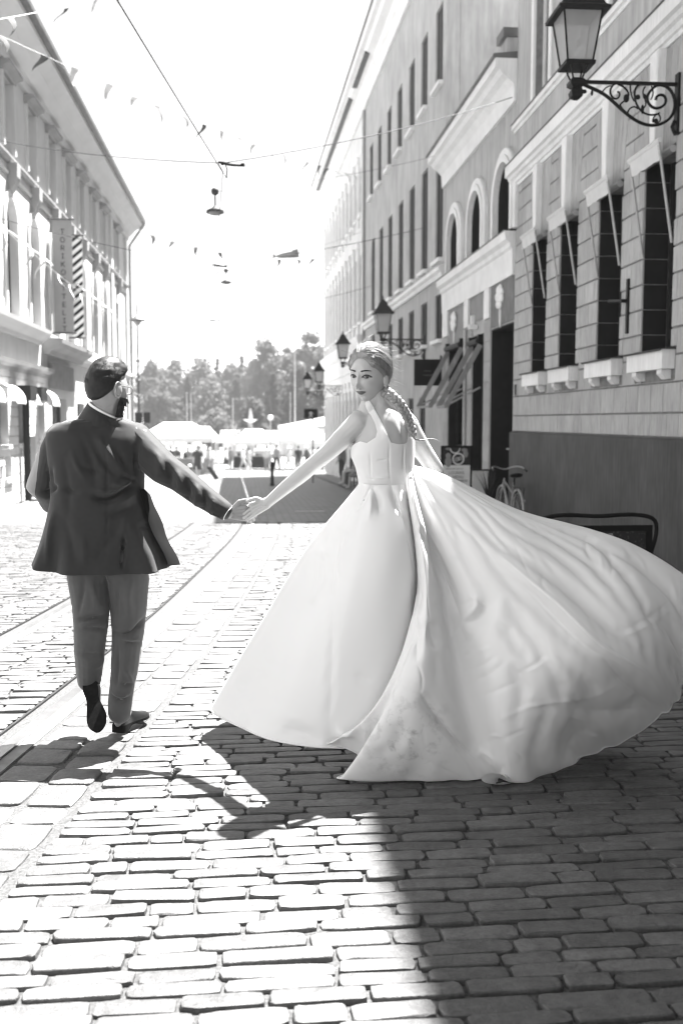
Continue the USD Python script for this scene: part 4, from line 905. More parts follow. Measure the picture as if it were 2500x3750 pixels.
bunting('string of pennants, sunlight painted in as white cloth, running down along the left facade past the banners', at(-30, 800, 16.0), at(470, 1195, 46.0), 14, .42, .1, mats=('flag_white',), seed=8)  # all-white cloth stands in for direct sun on these pennants
bunting('short string of pennants at the very top left of the picture', at(-40, 75, 14.0), at(560, -60, 24.0), 5, .36, .05, seed=11)
wd = thing('fish_windsock', 'grey fish-shaped windsock hanging level near the pale building', 'windsock', at(1050, 930, 44.0))
wa, wb = at(1012, 938, 44.0), at(1092, 926, 44.0)
part(wd, 'body', tube([wa, wa * .75 + wb * .25, wa * .4 + wb * .6, wb], [.05, .12, .16, .19], 10), 'panel_grey', smooth=50)
part(wd, 'tail', fix(loft([np.array([wa + [0, -.01, 0], wa + [0, .01, 0], wa + [-.16, .01, .14], wa + [-.16, -.01, .14]]), np.array([wa + [.02, -.01, -.01], wa + [.02, .01, -.01], wa + [-.16, .01, -.10], wa + [-.16, -.01, -.10]])])), 'panel_grey')
part(wd, 'cord', tube([wb, wb + [.5, 0, .25]], .006, 4), 'wire_dark')

# ------------------------------------------------------------------ street furniture towards the square
def G(px, y): return np.array([at(px, 1540, y)[0], y, float(gz(y))])
MY = 47.0; g = G(509, MY)
ms = thing('street_mast', 'slim street mast with lantern head on the left pavement behind the man', 'mast', g)
zt_ = at(509, 1122, MY)[2]
part(ms, 'pole', tube([g, g + [0, 0, 3], [g[0], MY, zt_]], [.075, .055, .035]), 'flashing')
for z_ in (1.5, .6, -.1): part(ms, 'collar', revolve([(0, 0), (.1, .0), (.12, .06), (.07, .14), (0, .14)], (g[0], MY, g[2] + 4 + z_)), 'flashing')
part(ms, 'lantern_cap', revolve([(0, .35), (.03, .3), (.08, .18), (.36, .02), (.36, -.03), (0, -.03)], (g[0], MY, at(509, 1172, MY)[2]), 16), 'flashing', smooth=40)
part(ms, 'lantern_globe', revolve([(0, -.03), (.2, -.03), (.12, -.2), (0, -.22)], (g[0], MY, at(509, 1172, MY)[2] - .01), 16), 'panel_grey', smooth=40)
part(ms, 'finial', tube([[g[0], MY, zt_], [g[0], MY, zt_ + .5]], [.03, .005]), 'flashing')
for a, b in ((494, 521), (526, 550)):
    q0, q1 = at(a, 1510, MY - .15), at(b, 1548, MY - .15)
    part(ms, 'sign_plate', bx(q0[0], q1[0], MY - .17, MY - .15, q1[2], q0[2]), 'ink')
q = at(527, 1566, MY - .15)
part(ms, 'round_sign', fix(cat(tube([q, q + [0, .02, 0]], .19, 20))), 'panel_grey')
part(ms, 'round_sign_rim', tube([q + [.19 * math.cos(t), -.005, .19 * math.sin(t)] for t in np.linspace(0, 6.28, 21)[:-1]], .022, 6, closed=True), 'dark_frame')

RY = 44.0; g = G(1145, RY)
rs = thing('crossing_sign', 'dark square crossing sign with a pale walking figure on a thin post', 'sign', g)
a, b = at(1113, 1497, RY), at(1162, 1531, RY)
part(rs, 'post', tube([g, [g[0], RY, a[2] + .05]], .03), 'flashing'); part(rs, 'plate', bx(a[0], b[0], RY - .05, RY - .032, b[2], a[2]), 'ink')
cx_, cz_ = (a[0] + b[0]) / 2, (a[2] + b[2]) / 2
part(rs, 'figure', [tube([[cx_ + x0, RY - .06, cz_ + z0], [cx_ + x1, RY - .06, cz_ + z1]], r_, 6) for x0, z0, x1, z1, r_ in ((0, .13, 0, .131, .035), (0, .08, 0, -.03, .035), (0, -.03, .07, -.17, .02), (0, -.03, -.07, -.17, .02), (0, .07, .1, -.02, .015), (0, .07, -.1, -.02, .015))], 'trim_white')
def bollard(px, py_top, py_bot, y, ball, lab):
    g = G(px, y); h = (py_bot - py_top) * y / FOC
    t = thing('bollard', lab, 'bollard', g, group='bollards before the square')
    part(t, 'shaft', revolve([(0, 0), (.10, 0), (.10, .06), (.07, .10), (.06, h * .8), (.08, h * .82), (.08, h * .88), (.05, h * .9), (0, h * .9)], g, 12), 'black_iron', smooth=40)
    part(t, 'knob', (trimesh.creation.icosphere(2).vertices * .09 + g + [0, 0, h * .95], trimesh.creation.icosphere(2).faces), 'trim_white' if ball else 'black_iron', smooth=True)
bollard(692, 1706, 1778, 42, True, 'black bollard with pale ball top, between the man and the joined hands')
bollard(995, 1696, 1780, 41, False, 'plain black bollard standing at the far end of the street shadow')
bollard(1100, 1700, 1752, 47, False, 'black bollard nearest the pale building, above the bride\'s forearm')
def lamp_post(px, ytop, y, lab, globe):
    g = G(px, y); zt = at(px, ytop, y)[2]
    t = thing('lamp_post', lab, 'lamp post', g, group='slim posts on the square')
    part(t, 'pole', tube([g, [g[0], y, zt]], [.07, .04]), 'grey_metal')
    if globe: part(t, 'globe', (trimesh.creation.icosphere(2).vertices * .2 + [g[0], y, zt + .1], trimesh.creation.icosphere(2).faces), 'trim_white', smooth=True)
    else: part(t, 'cap', revolve([(0, 0), (.09, 0), (.05, .1), (0, .1)], (g[0], y, zt)), 'grey_metal')
    return t, g
lamp_post(990, 1535, 70, 'slim lamp post with pale globe in the middle of the square', True)
t, g = lamp_post(1080, 1262, 78, 'tall slim flag mast rising before the right-hand trees', False)
a, b = at(1068, 1560, 78), at(1093, 1622, 78); m_ = (a[2] + b[2]) / 2
part(t, 'flag', bx(a[0], b[0], 77.86, 77.9, m_, a[2]), 'white_cloth'); part(t, 'flag', bx(a[0], b[0], 77.86, 77.9, b[2], m_ - .002), 'panel_grey')
lamp_post(685, 1440, 120, 'thin pale mast at the left before the trees', False)
lamp_post(700, 1446, 122, 'second thin pale mast at the left, right beside the first', False)
lamp_post(1063, 1440, 125, 'thin pale mast before the trees, left of the far lanterns', False)
lamp_post(853, 1462, 118, 'thin pale mast in front of the dark middle trees', False)

# ------------------------------------------------------------------ the market: tents, stalls, kiosk, fountain
grey('tent_cloth', 0.80, 0.03, 1, 0.9, transl=0.35)
grey('hall_roof', 0.30, 0.1, 0.5, 0.8)
def tent(lab, x0, x1, y0, y1, ze_, zr_, posts=True):
    c = np.array([(x0 + x1) / 2, (y0 + y1) / 2, float(gz(y0))])
    t = thing('market_tent', lab, 'tent', c, group='white tents of the market')
    ym = (y0 + y1) / 2; d_ = min((y1 - y0) / 2, (x1 - x0) / 2) * .6
    v = np.array([[x0, y0, ze_], [x1, y0, ze_], [x1, y1, ze_], [x0, y1, ze_], [x0 + d_, ym, zr_], [x1 - d_, ym, zr_]])
    f = np.array([[0, 1, 5], [0, 5, 4], [1, 2, 5], [2, 3, 4], [2, 4, 5], [3, 0, 4]])
    part(t, 'roof', cat((v, f), (v - [0, 0, .02], f[:, ::-1])), 'tent_cloth')
    n = 24
    for (pa, pb) in (((x0, y0), (x1, y0)), ((x1, y0), (x1, y1)), ((x1, y1), (x0, y1)), ((x0, y1), (x0, y0))):
        P_ = [np.array([pa[0] + (pb[0] - pa[0]) * q, pa[1] + (pb[1] - pa[1]) * q]) for q in np.linspace(0, 1, n)]
        rows = np.array([[[p[0], p[1], ze_ - .001] for p in P_], [[p[0], p[1], ze_ - .26 - .04 * (k % 2)] for k, p in enumerate(P_)]])
        v, f = loft(rows, caps=False, closed=False); part(t, 'valance', cat((v, f), (v + [.004, .004, 0], f[:, ::-1])), 'tent_cloth')
    if posts:
        for px_, py_ in ((x0 + .05, y0 + .05), (x1 - .05, y0 + .05), (x1 - .05, y1 - .05), (x0 + .05, y1 - .05)): part(t, 'post', tube([[px_, py_, float(gz(py_))], [px_, py_, ze_ - .03]], .04, 6), 'grey_metal')
    return t
def X_(px, y): return at(px, 1540, y)[0]
tent('biggest white market tent, just right of the man', X_(500, 60), X_(778, 60), 60, 65, at(0, 1604, 60)[2], at(0, 1546, 62)[2])
tent('low white market awning tucked below the biggest tent', X_(520, 67), X_(640, 67), 67, 70, at(0, 1622, 67)[2], at(0, 1604, 68)[2])
tent('white market tent behind the joined hands, left of the post', X_(850, 75), X_(1010, 75), 75, 80, at(0, 1618, 75)[2], at(0, 1572, 77)[2])
tent('white market tent in front of the grey hall roof', X_(1020, 74), X_(1215, 74), 74, 80, at(0, 1612, 74)[2], at(0, 1560, 76)[2])
tent('small far white market tent between the two large ones', X_(790, 88), X_(860, 88), 88, 92, at(0, 1612, 88)[2], at(0, 1580, 90)[2])
tent('far white market tent beside the bollard with the ball', X_(700, 95), X_(790, 95), 95, 99, at(0, 1596, 95)[2], at(0, 1562, 97)[2])
tent('farthest white market tent, low behind the other tents', X_(930, 100), X_(1050, 100), 100, 105, at(0, 1606, 100)[2], at(0, 1578, 102)[2])
hl = thing('market_hall', 'long low hall with plain grey pitched roof beyond the right-hand tents', 'building', (5, 108, -2.25))
hv = [at(1020, 1566, 108), at(1225, 1500, 108)]
part(hl, 'roof', fix(loft([np.array([[hv[0][0], 105, .4], [hv[0][0], 110, hv[0][2] + .2], [hv[0][0], 115, .4], [hv[0][0], 115, .2], [hv[0][0], 105, .2]]), np.array([[14, 105, 1.6], [14, 110, hv[1][2] + .4], [14, 115, 1.6], [14, 115, 1.3], [14, 105, 1.3]])])), 'hall_roof')
part(hl, 'wall', bx(hv[0][0] + .2, 14, 105.3, 114.7, -2.25, .6), 'render_light')
def stall(lab, pxa, pxb, y, h, mat):
    xa, xb = X_(pxa, y), X_(pxb, y); z = float(gz(y))
    t = thing('market_stall', lab, 'stall', ((xa + xb) / 2, y, z), group='market stall counters')
    part(t, 'counter', bx(xa, xb, y, y + .9, z, z + h - .06), mat); part(t, 'counter_top', bx(xa - .06, xb + .06, y - .06, y + .96, z + h - .059, z + h), 'grey_metal')
    r_ = np.random.default_rng(int(pxa))
    for k in range(6):
        q = xa + (xb - xa) * (k + .5) / 6
        part(t, 'goods', bx(q - .12, q + .10, y + .2, y + .6, z + h + .001, z + h + r_.uniform(.1, .32)), ['panel_grey', 'trim_white', 'dark_frame'][k % 3])
stall('long dark stall counter under the biggest tent', 600, 780, 62, .98, 'panel_grey')
stall('dark stall counter under the tent behind the joined hands', 850, 905, 78, .95, 'dark_frame')
stall('wider dark stall counter left of the plain bollard', 910, 985, 78, .95, 'dark_frame')
stall('stall counter partly hidden by the right-hand crowd', 1120, 1200, 78, .95, 'panel_grey')
kk = thing('kiosk', 'small white kiosk with flat roof beyond the tents', 'kiosk', (X_(842, 104), 104, -2.25))
part(kk, 'body', bx(X_(815, 104), X_(870, 104), 104, 106, -2.25, .15), 'render_light'); part(kk, 'roof', bx(X_(806, 104), X_(878, 104), 103.6, 106.4, .151, .38), 'trim_white'); part(kk, 'hatch', bx(X_(825, 104), X_(860, 104), 103.97, 103.999, -.9, -.1), 'dark_frame')
FX = X_(916, 98); fo = thing('fountain', 'tiered stone fountain with statue in the middle of the square', 'fountain', (FX, 98, -2.25))
part(fo, 'basin', revolve([(0, 0), (1.5, 0), (1.6, .5), (1.7, .6), (1.7, .75), (1.45, .75), (1.4, .5), (0, .5)], (FX, 98, -2.25), 24), 'panel_grey', smooth=40)
part(fo, 'pedestal', revolve([(0, 0), (.5, 0), (.4, .6), (.3, 1.6), (.45, 2.0), (0, 2.0)], (FX, 98, -1.75), 16), 'render_grey', smooth=40)
part(fo, 'bowl', revolve([(0, 0), (.3, 0), (1.0, .35), (1.1, .45), (.95, .45), (0, .3)], (FX, 98, .2), 24), 'panel_grey', smooth=40)
part(fo, 'bowl', revolve([(0, 0), (.2, 0), (.6, .25), (.7, .35), (.6, .35), (0, .2)], (FX, 98, 1.2), 24), 'trim_white', smooth=40)
part(fo, 'statue', tube([(FX, 98, .6), (FX, 98, 1.3), (FX + .05, 98, 1.9), (FX, 98, 2.4), (FX, 98, 2.65)], [.25, .2, .2, .12, .02], 10), 'render_grey', smooth=True)
ab = thing('folding_board', 'dark leaning pavement board standing alone on the sunlit square', 'sign', G(783, 50))
g = G(783, 50); u = np.array([.20, 0, 0])
part(ab, 'panel', fix(loft([np.array([g + [-.38, 0, .62], g + [-.18, 0, .66], g + [-.18, .05, .66], g + [-.38, .05, .62]]), np.array([g + [-.0, -.1, .0], g + [.24, -.1, .06], g + [.24, -.05, .06], g + [-.0, -.05, .0]])])), 'dark_frame')
part(ab, 'leg', bar(g + [-.28, .05, .6], g + [.1, .35, 0], .05, .03), 'dark_frame')

# ------------------------------------------------------------------ hill and trees beyond the square
grey('hill_green', 0.06, 0.3, 0.05, 0.95)
HX = np.linspace(-120, 160, 50); HYs = np.linspace(205, 420, 18)
HXg, HYg = np.meshgrid(HX, HYs); HZ = -2.4 + 12.0 * np.clip((HYg - 205) / 60, 0, 1) * (0.75 + .5 * meshkit.noise(np.stack([HXg / 30, HYg / 40, HXg * 0], -1), 4))
v = np.c_[HXg.ravel(), HYg.ravel(), HZ.ravel()]; i, j = np.meshgrid(np.arange(49), np.arange(17)); a = (j * 50 + i).ravel()
tag(solo('hills', (v, np.vstack([np.c_[a, a + 1, a + 51], np.c_[a, a + 51, a + 50]])), 'hill_green', None, None, smooth=True), kind='structure')
for nm, b_ in (('leaf_mid', .11), ('leaf_deep', .085), ('leaf_pale', .125)): grey(nm, b_, 0.3, 0.6, 0.8, transl=0.5)
grey('bark', 0.08, 0.3, 5, 0.95)
def tree(lab, px, ytop, wpx, y, shape='round', mat='leaf_mid', seed=0, zb=None, nleaf=6500):
    r_ = np.random.default_rng(seed); base = G(px, y); base[2] = -2.3 if zb is None else zb
    zt = at(px, ytop, y)[2]; h = zt - base[2]; R = wpx * 1.25 * y / FOC / 2
    t = thing('tree', lab, 'tree', base, group=None)
    limbs = [tube([base, base + [0, 0, h * .3], base + [r_.uniform(-.3, .3), 0, h * .75]], [.35, .26, .08], 7)]
    for k in range(6):
        an = r_.uniform(0, 6.28); z0 = h * r_.uniform(.22, .5)
        limbs.append(tube([base + [0, 0, z0], base + [R * .45 * math.cos(an), R * .45 * math.sin(an), z0 + h * .14], base + [R * .75 * math.cos(an), R * .75 * math.sin(an), z0 + h * .3]], [.12, .07, .03], 5))
    part(t, 'trunk', limbs, 'bark')
    nc = 64; cl = []
    for k in range(nc):
        for _ in range(50):
            q = r_.uniform(-1, 1, 3)
            if q @ q < 1: break
        u = (q[2] + 1) / 2
        prof = (1 - u) * 1.0 if shape == 'cone' else math.sqrt(max(0, 1 - q[2] ** 2)) ** .6
        cz = base[2] + h * (.06 + .90 * u) if shape != 'cone' else base[2] + h * (.08 + .9 * u)
        rad = R * prof
        if k < 9: q = np.array([.2 * math.sin(k * 2.4), .2 * math.cos(k * 2.4), 0]); u = (k + .5) / 9; cz = base[2] + h * (.08 + .88 * u); rad = R * .9; q[2] = 0
        cl.append((base[0] + q[0] * rad * .8, y + q[1] * rad * .8, cz, R * r_.uniform(.18, .40) * (1.0 if shape != 'cone' else max(.25, 1 - u))))
    cl = np.array(cl); ci = r_.integers(nc, size=nleaf); d = r_.normal(size=(nleaf, 3)); d /= np.linalg.norm(d, axis=1, keepdims=True)
    c = cl[ci, :3] + d * (cl[ci, 3] * r_.uniform(.1, 1.25, nleaf))[:, None] * [1, 1, .8]
    s = r_.uniform(.22, .55, nleaf) * (y / 190)
    n1 = r_.normal(size=(nleaf, 3)); n1 /= np.linalg.norm(n1, axis=1, keepdims=True); n2 = np.cross(n1, r_.normal(size=(nleaf, 3))); n2 /= np.linalg.norm(n2, axis=1, keepdims=True)
    v = np.stack([c - n1 * s[:, None], c + n2 * s[:, None] * .7, c + n1 * s[:, None], c - n2 * s[:, None] * .7], 1).reshape(-1, 3)
    k4 = np.arange(nleaf) * 4; f = np.vstack([np.c_[k4, k4 + 1, k4 + 2], np.c_[k4, k4 + 2, k4 + 3]])
    part(t, 'crown', (v, f), mat, kind='stuff')
TR = [('round-topped tree at the far left, just above the street mast signs', 556, 1320, 120, 195, 'round', 'leaf_mid'),
      ('broad tree second from the left on the skyline', 640, 1312, 130, 200, 'round', 'leaf_mid'),
      ('broad tree third from the left, just left of the thin spire', 735, 1308, 130, 198, 'round', 'leaf_pale'),
      ('thin dark spruce spire sticking out of the left tree line', 797, 1290, 60, 200, 'cone', 'leaf_deep'),
      ('low round tree in the dip of the skyline', 850, 1330, 110, 202, 'round', 'leaf_mid'),
      ('second short spruce spire, right of the dip in the skyline', 886, 1296, 60, 199, 'cone', 'leaf_deep'),
      ('round tree just left of the tall right-hand trees', 925, 1325, 110, 196, 'round', 'leaf_pale'),
      ('tall loose tree starting the high right-hand group', 975, 1242, 130, 190, 'round', 'leaf_mid'),
      ('tall loose tree in the middle of the right-hand group', 1050, 1252, 120, 194, 'round', 'leaf_pale'),
      ('tallest tree at the right, touching the pale building', 1135, 1200, 130, 188, 'round', 'leaf_mid'),
      ('tree half hidden behind the pale building corner', 1215, 1260, 130, 192, 'round', 'leaf_pale'),
      ('dark conical tree below the skyline at the left', 690, 1370, 110, 160, 'cone', 'leaf_deep'),
      ('dark conical tree in front, at the middle of the grove', 868, 1352, 120, 158, 'cone', 'leaf_deep'),
      ('dark conical tree in front, right of the fountain', 1000, 1352, 120, 156, 'cone', 'leaf_deep'),
      ('dark broad tree in front at the far left of the grove', 590, 1400, 130, 158, 'round', 'leaf_deep'),
      ('dark broad tree in front, just right of the middle cone', 780, 1395, 120, 162, 'round', 'leaf_mid'),
      ('dark broad tree in front of the tallest right-hand tree', 1090, 1335, 120, 160, 'round', 'leaf_deep'),
      ('dark broad tree beside the far lanterns', 1180, 1390, 120, 158, 'round', 'leaf_mid'),
      ('low pale bushy tree beside the fountain', 790, 1508, 130, 130, 'round', 'leaf_pale'),
      ('low round tree between fountain and the low pale bushy one', 930, 1460, 90, 135, 'round', 'leaf_mid')]
for i, (lab, px, yt, w, y, shp, mt) in enumerate(TR): tree(lab, px, yt, w, y, shp, mt, seed=100 + i)

# ------------------------------------------------------------------ haze
M['haze_air'] = usdkit.material(stage, '/World/Looks/haze_air', {'v': ('principled_volume', {'color': (.9, .9, .9), 'density': 0.0005, 'anisotropy': 0.35})}, volume='v.volume')
tag(solo('haze', bx(-310, 350, -70, 705, -3.4, 24), 'haze_air', None, None), kind='stuff')

# ------------------------------------------------------------------ people: tools
def ball(p, r, n=20):
    r = np.broadcast_to(r, (3,)).astype(float)
    return mf.Manifold.sphere(1.0, n).scale(r.tolist()).translate([float(q) for q in p])
def bones(*chains, n=20):
    out = []
    for ch in chains:
        s = [ball(p, r, n) for p, r in ch]
        out += [mf.Manifold.batch_hull([a, b]) for a, b in zip(s, s[1:])] if len(s) > 1 else s
    return mf.Manifold.batch_boolean(out, mf.OpType.Add)
def as_mesh(man, edge=None, taubin=0):
    if edge: man = man.refine_to_length(edge)
    m_ = man.to_mesh(); t = trimesh.Trimesh(np.array(m_.vert_properties)[:, :3].astype(float), np.array(m_.tri_verts), process=True)
    if taubin:
        v0 = np.array(t.vertices); trimesh.smoothing.filter_taubin(t, lamb=.5, nu=.51, iterations=taubin)
        d = np.array(t.vertices) - v0; l = np.linalg.norm(d, axis=1); bad = l > 2.5 * (edge or .02); v1 = np.array(t.vertices); v1[bad] = v0[bad]; t.vertices = v1
    e = t.edges_unique; c = np.zeros(len(t.vertices)); s = np.zeros((len(t.vertices), 3)); V = np.array(t.vertices)
    for i, j in ((0, 1), (1, 0)): np.add.at(c, e[:, i], 1); np.add.at(s, e[:, i], V[e[:, j]])
    mn = s / np.maximum(c, 1)[:, None]; far = np.linalg.norm(mn - V, axis=1) > 3.5 * (edge or 1); V[far] = mn[far]; t.vertices = V
    return t
def as_manifold(t):
    t = trimesh.Trimesh(*tris(t), process=True)
    m_ = mf.Manifold(mf.Mesh(np.asarray(t.vertices, np.float32), np.asarray(t.faces, np.uint32)))
    if m_.status() != mf.Error.NoError: print('manifold', m_.status())
    return m_
def vnormals(v, f):
    n = np.zeros_like(v); c = np.cross(v[f[:, 1]] - v[f[:, 0]], v[f[:, 2]] - v[f[:, 0]])
    for k in range(3): np.add.at(n, f[:, k], c)
    return n / (np.linalg.norm(n, axis=1, keepdims=True) + 1e-12)
def sculpt(v, n, folds, facing=None):
    """folds: (pixel polyline, width in pixels, height in metres). Creases and ridges pressed into the cloth along the surface normal."""
    q = proj(v); d = np.zeros(len(v))
    for line, w, h in folds:
        line = np.asarray(line, float)
        if len(line) > 2: line = smooth_curve(line, 4)
        best = np.full(len(v), 1e9); tt = np.zeros(len(v)); L = np.linalg.norm(np.diff(line, axis=0), axis=1); cum = np.r_[0, np.cumsum(L)] / L.sum()
        for k in range(len(line) - 1):
            a, b = line[k], line[k + 1]; ab = b - a; t = np.clip(((q - a) @ ab) / (ab @ ab + 1e-9), 0, 1)
            e = np.linalg.norm(q - a - t[:, None] * ab, axis=1); m_ = e < best; best[m_] = e[m_]; tt[m_] = cum[k] + t[m_] * (cum[k + 1] - cum[k])
        d += h * (.5 * np.exp(-(best / w) ** 2) + .5 / (1 + (best / (w * .8)) ** 2) * np.exp(-(best / (w * 4)) ** 2)) * np.sin(np.pi * np.clip(tt, .02, .98)) ** .8
    if facing is not None: d = d * facing
    return v + n * d[:, None]
def to_cam(v, n):
    e = EYE - v; e /= np.linalg.norm(e, axis=1, keepdims=True); return np.clip((n * e).sum(1) * 3, 0, 1)
def clip_mesh(v, f, g):
    """The part of the mesh where g > 0, cut along g = 0."""
    v = list(map(tuple, v)); out = []; cache = {}
    V = np.array(v); ins = g > 0
    c = ins[f].sum(1); out += f[c == 3].tolist(); extra = []
    def cut(i, j):
        k = (i, j) if i < j else (j, i)
        if k not in cache:
            t = g[k[0]] / (g[k[0]] - g[k[1]]); cache[k] = len(V) + len(extra); extra.append(V[k[0]] * (1 - t) + V[k[1]] * t)
        return cache[k]
    for tri in f[(c == 1) | (c == 2)]:
        k = [bool(ins[i]) for i in tri]
        if sum(k) == 1:
            i = k.index(True); a, b, d = tri[i], tri[(i + 1) % 3], tri[(i + 2) % 3]; out.append([a, cut(a, b), cut(a, d)])
        else:
            i = k.index(False); a, b, d = tri[i], tri[(i + 1) % 3], tri[(i + 2) % 3]; p, q = cut(a, b), cut(d, a); out += [[p, b, d], [p, d, q]]
    V = np.vstack([V, np.array(extra).reshape(-1, 3)]); F = np.array(out, int)
    u, inv = np.unique(F, return_inverse=True)
    return V[u], inv.reshape(F.shape)
def inside_px(v, poly):
    """Signed distance in pixels of projected points to a polygon, positive inside."""
    P_ = Polygon(poly).buffer(0); q = proj(v); pts = shapely.points(q)
    d = shapely.distance(pts, P_.exterior); return np.where(shapely.contains(P_, pts), d, -d)
def ear_mesh(scale=1.0):
    u = np.linspace(-2.3, 2.3, 16); path = np.c_[.018 * np.cos(u) * .9 + .002, np.zeros(16), .030 * np.sin(u)]
    return cat(tube(path, np.linspace(.0055, .005, 16), 7), (trimesh.creation.icosphere(2).vertices * [.0175, .0085, .029] + [-.002, .002, -.001], trimesh.creation.icosphere(2).faces), (trimesh.creation.icosphere(2).vertices * [.009, .006, .010] + [.0, .001, -.028], trimesh.creation.icosphere(2).faces))
def head_shape(female=True):
    """Head in its own frame: x to its left, y forward, z up; the origin in the middle of the skull, chin about 0.115 below."""
    ic = trimesh.creation.icosphere(5); p = np.array(ic.vertices); x, y, z = p.T
    v = p * np.array([.0735, .094, .112]) if female else p * np.array([.078, .100, .118])
    X, Y, Z = v.T.copy()
    lower = np.clip(-Z / .11, 0, 1)
    X = X * (1 - (.30 if female else .36) * lower ** 1.8 * np.clip(.4 + Y / .09, 0, 1)); X = X * (1 - .12 * lower)
    Y = np.where(Y > 0, Y * (1 - .06 * lower), Y * (1 - .30 * lower ** 1.2))
    Y = np.where((Y > 0), np.minimum(Y, .086 + .25 * (Y - .086)), Y)       # a flatter face
    Y = Y + .012 * np.clip(-Y / .09, 0, 1) * 0
    def g(cx, cz, sx, sz): return np.exp(-((X - cx) / sx) ** 2 - ((Z - cz) / sz) ** 2) * (Y > 0)
    F = Y * 0
    F += .020 * g(0, -.042, .0095, .012) + .010 * g(0, -.022, .007, .020) + .004 * g(0, .0, .007, .018)   # nose
    F += .006 * (g(.012, -.047, .006, .006) + g(-.012, -.047, .006, .006))
    F -= .012 * (g(.032, -.003, .016, .011) + g(-.032, -.003, .016, .011))                      # eye sockets
    F += .005 * (g(.032, .020, .022, .008) + g(-.032, .020, .022, .008))                        # brows
    F += .007 * (g(.044, -.036, .020, .018) + g(-.044, -.036, .020, .018))                      # cheeks
    F += .0065 * g(0, -.0650, .017, .0045) + .0075 * g(0, -.0735, .014, .0055) - .003 * g(0, -.0695, .022, .0022)    # lips
    F -= .004 * g(0, -.086, .016, .005)
    F += .010 * g(0, -.106, .018, .012)                                                         # chin
    Y = Y + F
    return np.c_[X, Y, Z], np.array(ic.faces)
def frame_of(fwd, up):
    f = np.asarray(fwd, float); f /= np.linalg.norm(f); u = np.asarray(up, float); l = np.cross(u, f); l /= np.linalg.norm(l); u = np.cross(f, l)
    return np.array([l, f, u])           # rows: left, forward, up
def hand_bones(wrist, knuckle_mid, spread, curl, thumb_dir, size=1.0):
    """Palm and five fingers. spread: vector across the knuckles (index to little); curl: list of three unit vectors that a finger's joints follow."""
    w, k, s = np.asarray(wrist, float), np.asarray(knuckle_mid, float), np.asarray(spread, float); s = s / np.linalg.norm(s)
    ch = []
    ks = [k + s * o * size for o in (-.030, -.010, .010, .029)]; lens = [(.040, .026, .020), (.044, .029, .021), (.041, .027, .020), (.032, .020, .017)]
    wk = [w + s * o * size * .55 for o in (-.03, -.01, .01, .029)]
    for a, b in zip(wk, ks): ch.append([(a, .0150 * size), (b, .0118 * size)])
    for a, b in zip(ks, ks[1:]): ch.append([(a, .0112 * size), (b, .0112 * size)])
    for b, ln in zip(ks, lens):
        p = b; c_ = [(p, .0105 * size)]
        for q, l_, r_ in zip(curl, ln, (.0092, .0084, .0072)): p = p + np.asarray(q) / np.linalg.norm(q) * l_ * size; c_.append((p, r_ * size))
        ch.append(c_)
    t0 = w * .62 + k * .38 - s * .03 * size; td = np.asarray(thumb_dir, float); td /= np.linalg.norm(td); fw = (k - w) / np.linalg.norm(k - w)
    t1 = t0 + (td * .7 + fw * .5) * .034 * size; t2 = t1 + (fw * .9 + td * .25) * .030 * size; t3 = t2 + (fw) * .022 * size
    ch.append([(w * .8 + k * .2, .014 * size), (t0, .0145 * size), (t1, .0115 * size), (t2, .0098 * size), (t3, .008 * size)])
    return ch

for nm, b_, kw in (('skin', .42, dict(rough=.5, spec=.4)), ('skin_tan', .26, dict(rough=.5, spec=.4))):
    grey(nm, b_, .04, 25, **kw)
grey('lip', .13, .05, 30, .4)
grey('eye_white', .45, .02, 5, .25); grey('eye_dark', .012, .02, 5, .15, spec=.6); grey('brow_hair', .05, .2, 60, .8)
grey('hair_fair', .23, .35, 90, .42, .0015, 160, stretch=(1, 1, .35), spec=.6)
grey('hair_dark', .012, .4, 120, .5, .0015, 200, spec=.25)
grey('satin', .82, .02, 2, .42, .0006, 300, spec=.35, sheen=.1, transl=.16)
grey('suit_cloth', .022, .10, 40, .7, .0006, 700, sheen=.15, spec=.2)
grey('suit_lining', .008, .1, 20, .95, spec=.05)  # near-black, standing in for shade on the open jacket front
grey('trouser_cloth', .065, .10, 30, .8, .0006, 600, sheen=.2, spec=.3)
grey('shirt_white', .80, .03, 10, .8)
grey('shoe_leather', .010, .2, 30, .3, spec=.3); grey('shoe_sole', .008, .5, 40, .8, .001, 150, spec=.08)

# ------------------------------------------------------------------ the man
MD = 4.95
mp = lambda px, py, d=0.0: at(px, py, MD + d)
man = thing('person', 'bearded man in dark suit jacket walking away, holding the bride\'s hand', 'person', onground(400, 2692))
hc = mp(392, 1420, .0)
hF = frame_of(np.array([.66, .74, -.08]), np.array([.03, .10, 1.0]))
hv, hf = head_shape(False); head_w = hc + (hv * 1.06) @ hF
nb = mp(372, 1548, .02)
shl, shr = mp(205, 1605, .03), mp(512, 1608, .0)
elb_l, wr_l = mp(130, 1780, .05), mp(190, 1850, .26)
elb_r, wr_r = mp(655, 1745, -.10), mp(836, 1876, -.18)
hipl, hipr = mp(325, 2060, .0), mp(455, 2060, .0)
kn_l, an_l = mp(335, 2290, -.06), mp(327, 2478, -.02 + .10)
kn_r, an_r = mp(468, 2310, -.02), mp(440, 2595, .0)
chest = mp(360, 1700, .02)
hand_r = hand_bones(wr_r, mp(895, 1878, -.20), mp(0, 100, 0) - mp(0, 50, 0) + np.array([-.01, .02, 0]), [(.9, .25, -.25), (.25, .8, -.6), (-.7, .5, -.3)], (.1, -.1, 1.0), 1.02)
